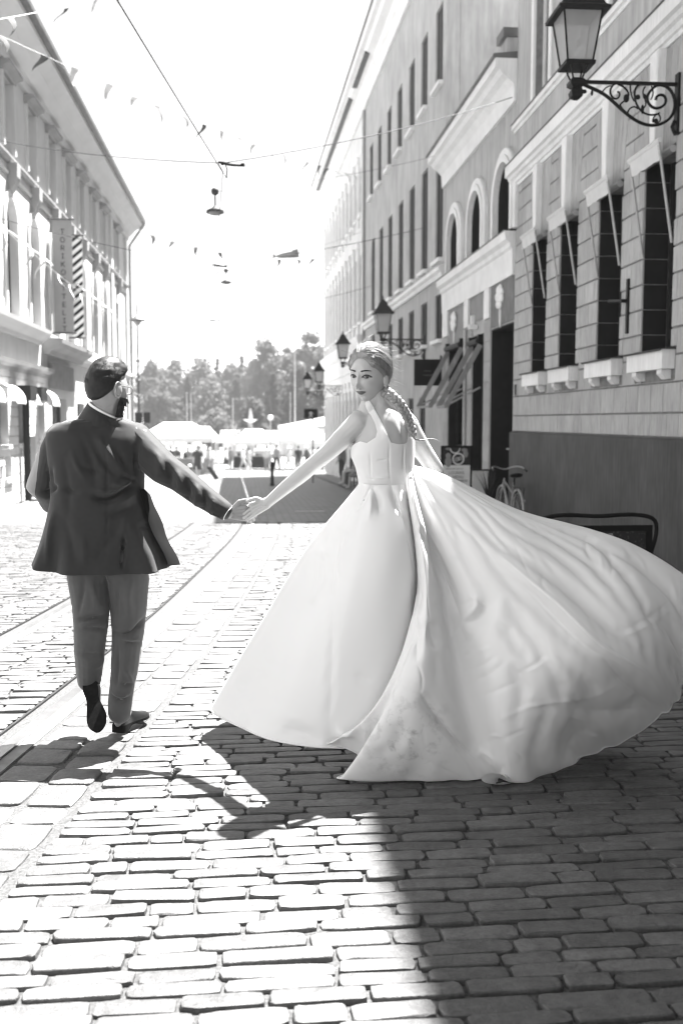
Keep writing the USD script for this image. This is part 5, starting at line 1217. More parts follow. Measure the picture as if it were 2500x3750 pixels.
mb_ = bones([(hc - [0, 0, .06], .062), (nb, .062), (chest, (.14, .07, .12))], [(nb, .07), (shl, .062)], [(nb, .07), (shr, .062)], [(chest, (.14, .07, .13)), (mp(375, 1900, .0), (.13, .07, .1)), (mp(388, 2050, .0), (.13, .09, .09))],
            [(shl, .06), (elb_l, .045), (wr_l, .03)], [(shr, .06), (elb_r, .045), (wr_r, .030)], [(hipl, .085), (kn_l, .04), (an_l, .03)], [(hipr, .085), (kn_r, .04), (an_r, .03)],
            [(an_l, .03), (mp(335, 2530, .09), .028)], [(an_r, .03), (mp(438, 2650, .06), .028)],
            [(wr_l, .03), (wr_l + [.05, .06, -.04], .035), (wr_l + [.09, .08, -.07], .025)])
mbody = as_manifold(as_mesh(mb_, .02, 12)) + as_manifold(as_mesh(bones(*hand_r, n=14), .005, 4)) + as_manifold((head_w, hf))
body_t = as_mesh(mbody)
BODY_M = part(man, 'body', body_t, 'skin_tan', smooth=60)
for sgn in (-1,):
    e = ear_mesh(1.0); part(man, 'ear', (hc + ((e[0] * [1.25, 1, 1.15])[:, [1, 0, 2]] * [1, -1, 1] + [sgn * .087, -.004, -.014]) @ hF, e[1]), 'skin_tan', smooth=60)
# hair, beard, glasses
hv2 = hv * 1.06
loc = hv2
hairline = np.where(loc[:, 1] > .02, loc[:, 2] - .052 - .2 * np.clip(loc[:, 1] - .02, 0, 1), loc[:, 2] + .066 - 1.15 * np.clip(loc[:, 1] + .075, 0, .2))
nrm = vnormals(hv2, hf)
hth_m = np.clip(hairline / .014, .15, 1)
thick = .009 + .020 * np.clip((loc[:, 2] - .03) / .08, 0, 1) * np.clip(.75 + loc[:, 1] / .12, .3, 1.2)
hairv = hv2 + nrm * (thick * hth_m)[:, None] + np.array([0, .000, .004]) * np.clip(loc[:, 2:3] / .1, 0, 1)
hairv += nrm * (.006 * (meshkit.noise(hv2 * [70, 25, 60], 3) - .5))[:, None] * np.clip(loc[:, 2:3] * 20, 0.2, 1)
hm = clip_mesh(hairv, hf, hairline); HAIR_M = part(man, 'hair', (hc + hm[0] @ hF, hm[1]), 'hair_dark', smooth=60)
beard = np.minimum(.010 - loc[:, 2] - .055, loc[:, 1] - .012 + .25 * np.clip(-loc[:, 2] - .05, 0, 1)); beard = np.minimum(beard, .8 * (np.hypot(loc[:, 0] / 1.3, loc[:, 2] + .078) - .018) + .3 * (loc[:, 2] < -.085))
bv = hv2 + nrm * (.012 + .012 * np.clip(-(loc[:, 2] + .06) * 16, 0, 1))[:, None] + np.array([0, .012, -.040]) * np.clip(-(loc[:, 2:3] + .07) * 18, 0, 1)
bv += nrm * (.006 * (meshkit.noise(hv2 * 90, 5) - .5))[:, None]
bm = clip_mesh(bv, hf, beard); part(man, 'beard', (hc + bm[0] @ hF, bm[1]), 'hair_dark', smooth=60)
gl = []
for s_ in (-1, 1):
    th = np.linspace(0, 6.28, 19)[:-1]; gl.append(tube([hc + (np.array([s_ * .036 + .026 * math.cos(q), .108 - .02 * abs(s_ * .036 + .026 * math.cos(q)), -.002 + .022 * math.sin(q)])) @ hF for q in th], .0028, 5, closed=True))
    gl.append(tube([hc + np.array([s_ * .062, .104, .003]) @ hF, hc + np.array([s_ * .084, .085, .004]) @ hF, hc + np.array([s_ * .088, -.005, .006]) @ hF], .0032, 5))
part(man, 'glasses', gl, 'grey_metal')
def flow(n, w, lift):
    w = np.broadcast_to(np.asarray(w, float), n.shape); return w - n * (w * n).sum(1, keepdims=True) + n * lift
def hair_strands(parent, name, roots, dirs, length, mat, seed, w=.0012, gravity=.3, wind=(0, 0, 0), nseg=6, curl=.02, rnd=.12):
    r_ = np.random.default_rng(seed); pts = []; cnt = []
    for p, d in zip(roots, dirs):
        L = length * r_.uniform(.5, 1.15); q = np.array(p); dd = np.array(d) + r_.normal(size=3) * rnd; dd /= np.linalg.norm(dd)
        for k in range(nseg):
            pts.append(q.copy()); q = q + dd * L / nseg; dd = dd + np.array([0, 0, -gravity / nseg]) + np.asarray(wind) / nseg + r_.normal(size=3) * curl; dd /= np.linalg.norm(dd)
        cnt.append(nseg)
    loc_ = LOC[str(parent.GetPath())]; path = str(parent.GetPath()) + '/' + numbered(str(parent.GetPath()), name)
    c = UsdGeom.BasisCurves.Define(stage, path); c.CreateTypeAttr('linear'); c.CreateCurveVertexCountsAttr(Vt.IntArray(cnt)); c.CreatePointsAttr(Vt.Vec3fArray.FromNumpy((np.array(pts) - loc_).astype(np.float32)))
    c.CreateWidthsAttr(Vt.FloatArray([w])); c.SetWidthsInterpolation('constant')
    UsdShade.MaterialBindingAPI.Apply(c.GetPrim()).Bind(M[mat]); return tag(c.GetPrim(), kind='stuff')
r_ = np.random.default_rng(2); sel = r_.choice(np.where((hairline > .01) & (loc[:, 2] > .0))[0], 900)
hair_strands(man, 'hair_strands', hc + (hairv[sel] - nrm[sel] * .004) @ hF, flow(nrm[sel], [.15, .8, .4], .22) @ hF, .030, 'hair_dark', 4, .0014, .1, (.3, 0, .1))
sel = r_.choice(np.where(beard > .0)[0], 500)
hair_strands(man, 'beard_hairs', hc + (bv[sel] - nrm[sel] * .004) @ hF, (nrm[sel] * .6 + [0, .3, -.8]) @ hF, .025, 'hair_dark', 5, .0014, .3)
# shirt collar and cuff
def ring_of(c, rx, ry, z, tilt=0, n=40):
    th = np.linspace(0, 2 * np.pi, n, endpoint=False); return np.c_[c[0] + rx * np.cos(th), c[1] + ry * np.sin(th), np.full(n, z) + tilt * np.sin(th)]
ca = at(378, 1530, MD); 
def tilted(c, rx, ry, ax, n=44):
    th = np.linspace(0, 2 * np.pi, n, endpoint=False); return c + rx * np.cos(th)[:, None] * np.array([1, 0, -ax]) + ry * np.sin(th)[:, None] * np.array([0, 1, .12])
part(man, 'shirt_collar', loft([tilted(mp(376, 1540, .01), .082, .085, .55), tilted(mp(384, 1500, .01), .073, .074, .55), tilted(mp(384, 1499, .01), .068, .069, .55), tilted(mp(377, 1540, .01), .07, .07, .55)], caps=False), 'shirt_white', smooth=40)
# jacket: torso rings from hem to collar, sleeves joined on
JR = [(2088, 118, 640, .185, .03), (2030, 134, 618, .18, .03), (1950, 158, 574, .17, .02), (1870, 178, 545, .16, .02), (1805, 187, 530, .155, .02), (1730, 180, 528, .155, .02), (1660, 172, 536, .15, .02), (1610, 168, 536, .135, .02), (1578, 178, 524, .118, .02), (1554, 206, 506, .105, .02), (1540, 262, 474, .098, .015), (1532, 300, 458, .09, .015)]
rings = []
NT = 72; th = np.linspace(0, 2 * np.pi, NT, endpoint=False)
for py, xl, xr, rd, dd in JR:
    a, b = mp(xl, py, dd), mp(xr, py, dd); c = (a + b) / 2; rx = np.linalg.norm(b - a) / 2; e = .80
    cx_ = np.sign(np.cos(th)) * np.abs(np.cos(th)) ** e; sy_ = np.sign(np.sin(th)) * np.abs(np.sin(th)) ** e
    z = np.full(NT, c[2])
    wv_ = .016 * np.clip((py - 1880) / 200, 0, 1) * np.sin(7 * th + 1.3) + .010 * np.clip((py - 1900) / 190, 0, 1) * np.sin(12 * th)
    rx = rx + wv_; rd = rd + wv_
    if py > 2000: z = z + (.030 * np.abs(np.cos(th)) ** 3 - .006 * np.cos(th)) * (py - 2000) / 88
    rings.append(np.c_[c[0] + rx * cx_, c[1] + rd * sy_, z])
def resample(rings, n):
    R = np.asarray(rings); t = np.r_[0, np.cumsum(np.linalg.norm(np.diff(R.mean(1), axis=0), axis=1) + .01)]
    return PchipInterpolator(t, R, axis=0)(np.linspace(0, t[-1], n))
torso = as_manifold(fix(loft(resample(rings, 60))))
sl_r = bones([(mp(496, 1610, .02), .085), (mp(530, 1650, -.01), .088), (mp(600, 1715, -.07), .078), (elb_r + [0, 0, -.005], .068), (mp(740, 1815, -.15), .058), (mp(818, 1868, -.18), .046)])
sl_l = bones([(mp(224, 1604, .02), .076), (mp(206, 1655, .03), .079), (mp(188, 1722, .04), .074), (mp(172, 1785, .06), .070), (mp(190, 1840, .22), .058), (mp(225, 1850, .3), .05)])
jk = as_mesh(torso + sl_r + sl_l, .0125, 10)
v, f = np.array(jk.vertices), np.array(jk.faces); n = vnormals(v, f)
folds = [([(332, 1812), (390, 1828), (440, 1808), (492, 1762)], 13, -.030), ([(345, 1795), (400, 1800), (450, 1780), (495, 1745)], 12, .014), ([(400, 1852), (450, 1832), (495, 1800)], 16, .012),
         ([(300, 1600), (330, 1680), (350, 1790)], 14, -.009), ([(330, 1590), (380, 1690), (440, 1750)], 14, -.010), ([(355, 1590), (400, 1660), (470, 1740)], 12, .008), ([(415, 1620), (450, 1690), (490, 1745)], 11, -.010), ([(440, 1745), (480, 1755), (500, 1762)], 9, -.012), ([(410, 1765), (455, 1775), (490, 1768)], 8, .008),
         ([(225, 1660), (245, 1760), (250, 1900)], 15, -.006), ([(200, 1860), (182, 1960), (170, 2080)], 12, .010), ([(225, 1880), (260, 1990), (275, 2080)], 20, -.008), ([(300, 1950), (310, 2030), (305, 2080)], 14, .006), ([(430, 1930), (395, 1990), (340, 2050)], 22, -.008), ([(470, 1850), (452, 1950), (445, 2080)], 14, .006),
         ([(452, 1945), (450, 2000), (444, 2085)], 5, -.028), ([(300, 1700), (330, 1720), (380, 1725)], 10, -.006), ([(230, 1780), (260, 1800), (300, 1800)], 12, -.008), ([(380, 1890), (430, 1880), (500, 1840)], 14, -.010), ([(260, 1640), (280, 1700), (320, 1760)], 10, .007), ([(380, 1570), (392, 1800), (385, 2080)], 3.5, -.004), ([(510, 1600), (496, 1680), (500, 1750)], 8, -.010), ([(285, 1545), (345, 1535), (400, 1545), (440, 1568)], 6, -.006),
         ([(600, 1690), (622, 1740), (615, 1790)], 12, -.012), ([(640, 1720), (660, 1770), (650, 1810)], 10, .010), ([(680, 1750), (690, 1800), (680, 1840)], 9, -.014), ([(715, 1770), (722, 1830), (712, 1860)], 9, .010), ([(742, 1790), (748, 1840), (738, 1880)], 8, -.012), ([(775, 1815), (778, 1860), (768, 1890)], 9, .008), ([(560, 1650), (585, 1700), (575, 1760)], 13, .008),
         ([(190, 1700), (185, 1760), (200, 1800)], 10, -.010), ([(150, 1800), (180, 1800), (205, 1770)], 10, -.012), ([(505, 1905), (560, 1915)], 4, .004), ([(505, 1930), (560, 1938)], 4, -.004)]
v = sculpt(v, n, [(l_, w_, h_ * 1.7) for l_, w_, h_ in folds], to_cam(v, n)); v += vnormals(v, f) * (.005 * (meshkit.fbm(v * [9, 9, 6], 3, 2) - .5))[:, None]
part(man, 'jacket', (v, f), 'suit_cloth', smooth=60)
# the flying front edge with shade painted into its lining, the turned collar, cuff, buttons, pocket flap
fl = []
PY_ = [1790, 1805, 1870, 1950, 2030, 2072]
for py in np.linspace(1792, 2070, 14):
    xe = np.interp(py, PY_, [526, 530, 545, 574, 618, 634]); xb = np.interp(py, PY_, [520, 545, 575, 604, 641, 661]) + 3 * math.sin(py * .05)
    fl.append(np.array([mp(xe - 16, py, -.075), mp(xe + 4, py, -.05), mp(xb, py - 2, .05), mp(xb, py - 2, .058), mp(xe + 4, py, -.04), mp(xe - 16, py, -.065)]))
part(man, 'jacket_front', fix(loft(fl)), 'suit_lining', smooth=40, label='open jacket front flying out with shade painted into its lining')
part(man, 'jacket_collar', loft([tilted(mp(376, 1556, .015), .118, .105, .33), tilted(mp(379, 1535, .01), .098, .098, .42), tilted(mp(384, 1508, .01), .083, .085, .5), tilted(mp(384, 1507, .01), .078, .079, .5)], caps=False), 'suit_cloth', smooth=40)
cd = (mp(845, 1886, -.19) - mp(800, 1856, -.175)); cd /= np.linalg.norm(cd); c0 = mp(822, 1871, -.182)
part(man, 'shirt_cuff', tube([c0 - cd * .01, c0 + cd * .022], [.041, .038], 20), 'shirt_white', smooth=40)
for k in range(4):
    q = mp(782 + 8 * k, 1884 + 3 * k, -.235); part(man, 'cuff_button', (trimesh.creation.icosphere(1).vertices * [.006, .004, .006] + q, trimesh.creation.icosphere(1).faces), 'shoe_leather', smooth=True)
# trousers
tl = as_mesh(bones([(mp(335, 2040, .0), (.125, .12, .1)), (mp(325, 2120, .0), .105), (mp(333, 2220, -.03), .092), (mp(333, 2300, -.05), .083), (mp(328, 2380, -.01), .076), (mp(327, 2462, .07), .066), (mp(327, 2490, .085), .060)],
                   [(mp(445, 2040, .0), (.125, .12, .1)), (mp(468, 2120, .0), .104), (mp(470, 2220, -.01), .091), (mp(468, 2310, -.02), .080), (mp(462, 2400, -.0), .072), (mp(450, 2500, .01), .064), (mp(440, 2575, .01), .062), (mp(438, 2608, .01), .058)],
                   [(mp(335, 2040, .0), .11), (mp(445, 2040, .0), .11)]), .011, 8)
v, f = np.array(tl.vertices), np.array(tl.faces); n = vnormals(v, f)
v = sculpt(v, n, [(l_, w_, h_ * 1.5) for l_, w_, h_ in [([(276, 2272), (330, 2268), (392, 2255)], 8, -.022), ([(285, 2290), (340, 2288), (390, 2290)], 8, .012), ([(300, 2305), (345, 2300), (392, 2310)], 6, -.012), ([(285, 2250), (300, 2180), (310, 2110)], 10, -.010), ([(330, 2110), (345, 2180), (370, 2240)], 14, .008),
                   ([(412, 2312), (450, 2322), (500, 2300), (530, 2260)], 8, -.020), ([(440, 2340), (480, 2338), (522, 2345)], 6, .012), ([(430, 2320), (480, 2310), (528, 2290)], 7, .010), ([(450, 2350), (490, 2356), (520, 2352)], 5, -.010), ([(480, 2120), (470, 2200), (480, 2270)], 14, .012), ([(440, 2130), (425, 2200), (430, 2280)], 14, -.010),
                   ([(435, 2370), (430, 2450), (428, 2520)], 7, -.010), ([(450, 2440), (475, 2480), (485, 2520)], 8, .010), ([(440, 2500), (465, 2510), (485, 2500)], 7, -.012), ([(410, 2530), (440, 2548), (480, 2535)], 6, .012), ([(408, 2545), (440, 2565), (478, 2552)], 6, -.014), ([(300, 2390), (340, 2400), (375, 2390)], 10, -.008), ([(360, 2380), (372, 2420), (350, 2450)], 8, .008)]], to_cam(v, n))
v += vnormals(v, f) * (.006 * (meshkit.fbm(v * [12, 12, 8], 3, 6) - .5))[:, None]
part(man, 'trousers', (v, f), 'trouser_cloth', smooth=60)
# shoes: the lifted left one shows its sole, the right one stands
def shoe(parent, heel, toe, up, wid, lab=None):
    heel, toe, up = map(lambda q: np.asarray(q, float), (heel, toe, up)); L = np.linalg.norm(toe - heel); fw = (toe - heel) / L; up = up - fw * (up @ fw); up /= np.linalg.norm(up); sd = np.cross(fw, up)
    st = [(0, .30, .0), (.04, .36, .0), (.14, .37, .0), (.34, .31, -.01), (.52, .38, .02), (.70, .46, .03), (.84, .42, .02), (.94, .28, .01), (1.0, .09, .0)]
    sole, upper = [], []
    for u, w_, off in st:
        c = heel + fw * u * L; a = w_ * wid; hh = .030 if u < .28 else .012
        sole.append(np.array([c - sd * (a - off * wid), c + sd * (a + off * wid), c + sd * (a + off * wid) + up * (hh + .008), c - sd * (a - off * wid) + up * (hh + .008)]) if u < .28 else np.array([c - sd * (a - off * wid) + up * .018, c + sd * (a + off * wid) + up * .018, c + sd * (a + off * wid) + up * .032, c - sd * (a - off * wid) + up * .032]))
    for u, w_, off in st:
        c = heel + fw * u * L + sd * off * wid; a = w_ * wid * .96; top = np.interp(u, [0, .1, .3, .42, .7, .9, 1], [.095, .11, .10, .085, .062, .05, .036])
        q = np.linspace(0, np.pi, 13); upper.append(np.array([c + sd * a * math.cos(x_) * (1 - .25 * math.sin(x_)) + up * (.030 + (top - .03) * math.sin(x_) ** .8) for x_ in q]))
    s_ = part(parent, 'shoe', fix(loft(resample(upper, 30))), 'shoe_leather', smooth=50, label=lab)
    part(s_, 'sole', fix(loft(resample(sole, 34))), 'shoe_sole', smooth=35)
lt = mp(352, 2678, -.10); lh = mp(332, 2500, .03)
shoe(man, lh + np.array([-.005, .0, 0]), lt, np.array([.0, .92, .25]), .105, 'lifted shoe showing its dark sole')
hp = onground(430, 2690); hp = np.array([hp[0], hp[1], hp[2] + .008])
shoe(man, hp + [0, .0, 0], hp + np.array([.115, .265, -.008]), np.array([0, 0, 1.0]), .100)

# ------------------------------------------------------------------ the bride
BD = 4.35
bp = lambda px, py, d=0.0: at(px, py, BD + d)
bride = thing('person', 'bride in white satin gown looking back over her shoulder, long braid down her back', 'person', onground(1400, 2640))
bhc = bp(1352, 1372, -.03)
bF = frame_of(np.array([-.60, -.79, -.10]), np.array([.10, .03, 1.0]))
fv, ff = head_shape(True); SC = 1.03
fw_ = bhc + (fv * SC) @ bF
neck0, neck1 = bp(1392, 1478, .0), bp(1378, 1440, -.01)
shL, shR = bp(1318, 1545, .0), bp(1492, 1560, .05)
elL, wrL = bp(1150, 1698, .18), bp(978, 1842, .36)
elR, wrR = bp(1592, 1716, .12), bp(1560, 1800, .25)
# torso rings with a turned ellipse: left and right edge in the photograph, depth radius
TR_ = [(1830, 1300, 1530, .13), (1772, 1317, 1510, .100), (1716, 1308, 1510, .105), (1660, 1290, 1512, .110), (1616, 1300, 1512, .108), (1580, 1315, 1508, .104), (1545, 1318, 1496, .094), (1515, 1330, 1472, .080), (1490, 1352, 1440, .065), (1470, 1364, 1424, .056)]
NTB = 96; thb = np.linspace(0, 2 * np.pi, NTB, endpoint=False); trs = []
for py, xl, xr, rd in TR_:
    a, b = bp(xl, py), bp(xr, py); c = (a + b) / 2; rx = np.linalg.norm(b - a) / 2
    trs.append(np.c_[c[0] + rx * np.cos(thb), c[1] + rd * np.sin(thb) * (1 - .12 * (np.sin(thb) < 0)), np.full(NTB, c[2])])
tors = as_manifold(fix(loft(resample(trs, 60))))
hb = hand_bones(wrL, bp(925, 1866, .38), np.array([.25, -.45, -.85]), [(-.75, .1, -.6), (-.55, .65, -.35), (.3, .85, .1)], (-.2, -.5, .6), .92)
lg = [[(bp(1370, 2060, .1), .09), (bp(1360, 2350, .1), .055), (bp(1350, 2640, .12), .035), (bp(1340, 2700, .0), .03)], [(bp(1450, 2060, .1), .09), (bp(1450, 2350, .1), .055), (bp(1450, 2640, .15), .035), (bp(1445, 2700, .05), .03)]]
b0 = bones([(neck0 + [0, 0, -.05], .056), (neck0, .050), (neck1, .046), (bhc + [0.01, .02, -.05], .050)], [(neck0 + [0, 0, -.05], .05), (shL, .050)], [(bp(1425, 1482, .01), .052), (shR, .052)], [(bp(1425, 1482, .01), .052), (neck1, .045)], [(bp(1352, 1500, .0), .048), (neck1, .042)],
           [(shL, .054), (bp(1262, 1597, .03), .046), (bp(1208, 1650, .1), .040), (elL, .036), (bp(1110, 1732, .22), .0375), (bp(1040, 1790, .3), .031), (wrL, .024)],
           [(shR, .050), (bp(1540, 1640, .09), .044), (elR, .039), (bp(1585, 1760, .2), .036), (wrR, .026)],
           [(bp(1410, 1800, .02), (.13, .10, .08)), (bp(1410, 1960, .06), (.16, .14, .12)), (bp(1410, 2060, .1), (.15, .13, .08))], *lg)
bb = as_mesh(tors + b0, .014, 14)
v, f = np.array(bb.vertices), np.array(bb.faces); n = vnormals(v, f)
v = sculpt(v, n, [([(1452, 1500), (1468, 1560), (1478, 1625)], 9, -.007), ([(1420, 1520), (1408, 1570), (1425, 1610)], 16, .006), ([(1490, 1530), (1500, 1570)], 12, .004), ([(1330, 1540), (1350, 1580), (1340, 1610)], 12, -.003), ([(1300, 1590), (1290, 1640)], 6, -.004)], to_cam(v, n))
body_skin = as_manifold((v, f)) + as_manifold(as_mesh(bones(*hb, n=14), .0045, 4)) + as_manifold((fw_, ff))
bm_ = as_mesh(body_skin)
part(bride, 'body', bm_, 'skin', smooth=60)
# bodice: the torso again, a little outside the skin, cut along the neckline and straps
tv, tf = loft(resample(trs, 150), caps=False)
tq = trimesh.Trimesh(tv, tf, process=False).subdivide(); tv, tf = np.array(tq.vertices), np.array(tq.faces); tn = vnormals(tv, tf)
ctr = (bp(1317, 1700) + bp(1511, 1700)) / 2
outw = tv - np.array([ctr[0], ctr[1], 0]); outw[:, 2] = 0
if (tn * outw).sum() < 0: tf = tf[:, ::-1]; tn = -tn
rear = tn[:, 1] < 0.05
NECK = [(1240, 1850), (1240, 1690), (1275, 1655), (1300, 1628), (1322, 1617), (1345, 1623), (1362, 1618), (1376, 1602), (1382, 1580), (1374, 1552), (1360, 1522), (1332, 1492), (1345, 1476), (1358, 1484), (1392, 1537), (1410, 1575), (1418, 1600), (1430, 1620), (1456, 1627), (1480, 1625), (1498, 1610), (1508, 1598), (1509, 1560), (1522, 1560), (1560, 1600), (1560, 1850)]
gR = inside_px(tv, NECK)
zt_f = bp(1400, 1600)[2]; gF = (zt_f - tv[:, 2]) * 800
strapF = np.minimum(14 - np.abs((proj(tv)[:, 0] - 1352)) , 1e3)
g = np.where(rear, gR, np.maximum(gF, strapF))
wst = bp(1400, 1772)[2] - .03; g = np.minimum(g, (tv[:, 2] - wst) * 800)
ov = tv + tn * .0065
ov = sculpt(ov, tn, [([(1426, 1615), (1424, 1690), (1431, 1775)], 2.5, -.005), ([(1479, 1620), (1477, 1700), (1479, 1775)], 2.5, -.006), ([(1353, 1640), (1356, 1700), (1357, 1775)], 3, -.003), ([(1375, 1690), (1410, 1682), (1425, 1680)], 5, -.003), ([(1370, 1752), (1400, 1748), (1430, 1750)], 5, .003), ([(1340, 1740), (1355, 1755), (1372, 1752)], 5, -.003), ([(1484, 1640), (1482, 1700), (1485, 1760)], 3, .0035)], to_cam(ov, tn))
cv, cf = clip_mesh(ov, tf, g)
cn = vnormals(cv, cf)
bod = part(bride, 'bodice', cat((cv, cf), (cv - cn * .004, cf[:, ::-1])), 'satin', smooth=50)
eg = trimesh.Trimesh(cv, cf, process=False); be = trimesh.grouping.group_rows(eg.edges_sorted, require_count=1)
bl = [cv[eg.edges_sorted[k]] for k in be]

STRAP = [(1345, 1623), (1376, 1602), (1382, 1580), (1374, 1552), (1360, 1522), (1343, 1497), (1338, 1480), (1345, 1462), (1355, 1470), (1366, 1490), (1392, 1537), (1410, 1575), (1430, 1622)]
vb, fb = np.array(bb.vertices), np.array(bb.faces); vb = v; nb2 = vnormals(vb, fb)
q_ = trimesh.Trimesh(vb, fb, process=False); keep = (vb[fb].mean(1)[:, 1] < BD + .06) & (np.abs(proj(vb[fb].mean(1)) - [1375, 1540]).max(1) < 95)
q_ = trimesh.Trimesh(vb, fb[keep], process=False).subdivide().subdivide(); vs_, fs_ = np.array(q_.vertices), np.array(q_.faces); ns_ = vnormals(vs_, fs_)
sm = clip_mesh(vs_ + ns_ * .0068, fs_, np.where((ns_ * (EYE - vs_)).sum(1) > -.8, inside_px(vs_, STRAP), -5.0))
part(bride, 'shoulder_strap', sm, 'satin', smooth=50)
keep = (vb[fb].mean(1)[:, 1] < BD + .05) & (np.abs(proj(vb[fb].mean(1)) - [1480, 1555]).max(1) < 90)
q_ = trimesh.Trimesh(vb, fb[keep], process=False).subdivide().subdivide(); vs_, fs_ = np.array(q_.vertices), np.array(q_.faces); ns_ = vnormals(vs_, fs_)
sm = clip_mesh(vs_ + ns_ * .0068, fs_, np.where((ns_ * (EYE - vs_)).sum(1) > -.8, inside_px(vs_, [(1484, 1630), (1510, 1602), (1509, 1560), (1496, 1522), (1474, 1488), (1458, 1492), (1478, 1530), (1489, 1570), (1488, 1604)]), -5.0))
part(bride, 'shoulder_strap', sm, 'satin', smooth=50)

# face: eyes, brows, lips, ear, earring
def on_face(x, z, lift=0.0):
    """A place on the face at (x, z) of the head's own frame."""
    k = np.where(fv[:, 1] > 0)[0]; d = np.hypot(fv[k, 0] - x, fv[k, 2] - z); j = k[np.argsort(d)[:4]]; w = 1 / (np.sort(d)[:4] + 1e-5)
    return np.array([x, (fv[j, 1] * w).sum() / w.sum() + lift, z])
H = lambda p: bhc + (np.asarray(p, float) * SC) @ bF
for s_ in (-1, 1):
    ex, ez = s_ * .0315, -.002
    c = on_face(ex, ez, -.0065)
    ey = part(bride, 'eye', (H(trimesh.creation.icosphere(3).vertices * [.0135, .0105, .0075] + c), trimesh.creation.icosphere(3).faces), 'eye_white', smooth=True)
    look = np.array([.18 * 0 + .002, .0086, .0008])
    part(ey, 'iris', (H(trimesh.creation.icosphere(2).vertices * [.0074, .0032, .0070] + c + look), trimesh.creation.icosphere(2).faces), 'eye_dark', smooth=True)
    lid = [on_face(ex + u * .0165, ez + .0075 * (1 - u * u) - .001 + .001 * u * s_, .0035 - .002 * u * u) for u in np.linspace(-1.05, 1.15 if s_ > 0 else 1.05, 10)]
    part(ey, 'lashes', tube(H(np.array(lid)), np.linspace(.0024, .0032, 10), 6), 'brow_hair', smooth=True)
    lid2 = [on_face(ex + u * .0145, ez - .0065 * (1 - u * u) - .0005, .002 - .001 * u * u) for u in np.linspace(-1, 1, 9)]
    part(ey, 'lower_lashes', tube(H(np.array(lid2)), .0009, 5), 'brow_hair')
    br = [on_face(s_ * (.014 + .036 * u), .0195 + .0050 * math.sin(u * 2.4) - .0015 * u, .0012) for u in np.linspace(0, 1, 10)]
    part(bride, 'eyebrow', tube(H(np.array(br)), .0036 * (1 - .6 * np.linspace(0, 1, 10) ** 2), 6), 'brow_hair', smooth=True)
fn = vnormals(fv, ff)
u_ = fv[:, 0] / .0230
top_ = -.0615 - .0010 * np.abs(u_) ** 1.5 - .0012 * np.exp(-(u_ / .12) ** 2); bot_ = -.0775 + .0135 * u_ ** 2
lm = clip_mesh(fv + fn * .0008, ff, np.where(fv[:, 1] > 0.03, np.minimum(np.minimum(top_ - fv[:, 2], fv[:, 2] - bot_), .02 * (1 - np.abs(u_))), -1))
part(bride, 'lips', (H(lm[0]), lm[1]), 'lip', smooth=True)
ml = [on_face(x, -.0695 - .0012 * (1 - (x / .024) ** 2) + .0042 * (x / .024) ** 2, .0012) for x in np.linspace(-.024, .024, 11)]
part(bride, 'mouth_line', tube(H(np.array(ml)), .0009, 5), 'brow_hair')
for s_ in (-1, 1): part(bride, 'nostril', (H(trimesh.creation.icosphere(1).vertices * [.0032, .003, .0018] + on_face(s_ * .0085, -.0525, .0005)), trimesh.creation.icosphere(1).faces), 'brow_hair')
e = ear_mesh(); S_ = 1
for S_ in (1, -1):
    w_ = e[0][:, [1, 0, 2]] * [1.2, -.95, .95] * [S_, 1, 1]
    part(bride, 'ear', fix((H(w_ + [S_ * .0715, -.010, -.014]), e[1] if S_ > 0 else e[1][:, ::-1])), 'skin', smooth=60)
    q = H([S_ * .076, -.006, -.046]); er = part(bride, 'earring', [(trimesh.creation.icosphere(1).vertices * .006 + q, trimesh.creation.icosphere(1).faces), (trimesh.creation.icosphere(1).vertices * [.005, .005, .009] + q - [0, 0, .018], trimesh.creation.icosphere(1).faces)], 'grey_metal', smooth=True)
# hair drawn back into a low braid
zlow = np.interp(fv[:, 1], [-.09, -.03, -.008, .02, .05, .09], [-.085, -.078, -.030, .004, .030, .05])
hl = np.minimum(((fv[:, 0] / .061) ** 2 + ((fv[:, 2] + .028) / .099) ** 2 - 1) * .05 + .2 * np.clip(-fv[:, 1], 0, 1), fv[:, 2] - zlow)
hth = np.clip(hl / .014, .12, 1)[:, None]
hvv = fv + fn * (.006 + .014 * np.clip(fv[:, 2:3] / .1, 0, 1) + .012 * np.clip(-fv[:, 1:2] / .09, 0, 1)) * hth + fn * (.003 * (meshkit.noise(fv * [160, 30, 160], 7) - .5))[:, None] * hth
hmm = clip_mesh(hvv, ff, hl); part(bride, 'hair', (H(hmm[0]), hmm[1]), 'hair_fair', smooth=60)
bpath = smooth_curve([H([.0, -.098, -.035]), bp(1428, 1446, -.075), bp(1462, 1478, -.10), bp(1490, 1525, -.085), bp(1505, 1565, -.075), bp(1512, 1594, -.075)], 12)
Lb = np.r_[0, np.cumsum(np.linalg.norm(np.diff(bpath, axis=0), axis=1))]; tb = np.gradient(bpath, axis=0); tb /= np.linalg.norm(tb, axis=1, keepdims=True); sb = np.cross(tb, [0, 1.0, 0]); sb /= np.linalg.norm(sb, axis=1, keepdims=True); nb_ = np.cross(sb, tb)
strands = []
for k in range(3):
    ph = 2 * np.pi * k / 3; w_ = Lb * 105; amp = np.interp(Lb, [0, Lb[-1]], [.017, .010])
    strands.append(tube(bpath + sb * (amp * np.sin(w_ + ph))[:, None] + nb_ * (amp * .55 * np.sin(2 * (w_ + ph)))[:, None], np.interp(Lb, [0, Lb[-1]], [.0155, .009]) * (1 + .12 * np.sin(w_ * 2)), 9))
part(bride, 'braid', strands, 'hair_fair', smooth=True)
def wisp(pts, r): return tube(smooth_curve(pts, 5), np.linspace(r, r * .15, 5 * len(pts)), 5)
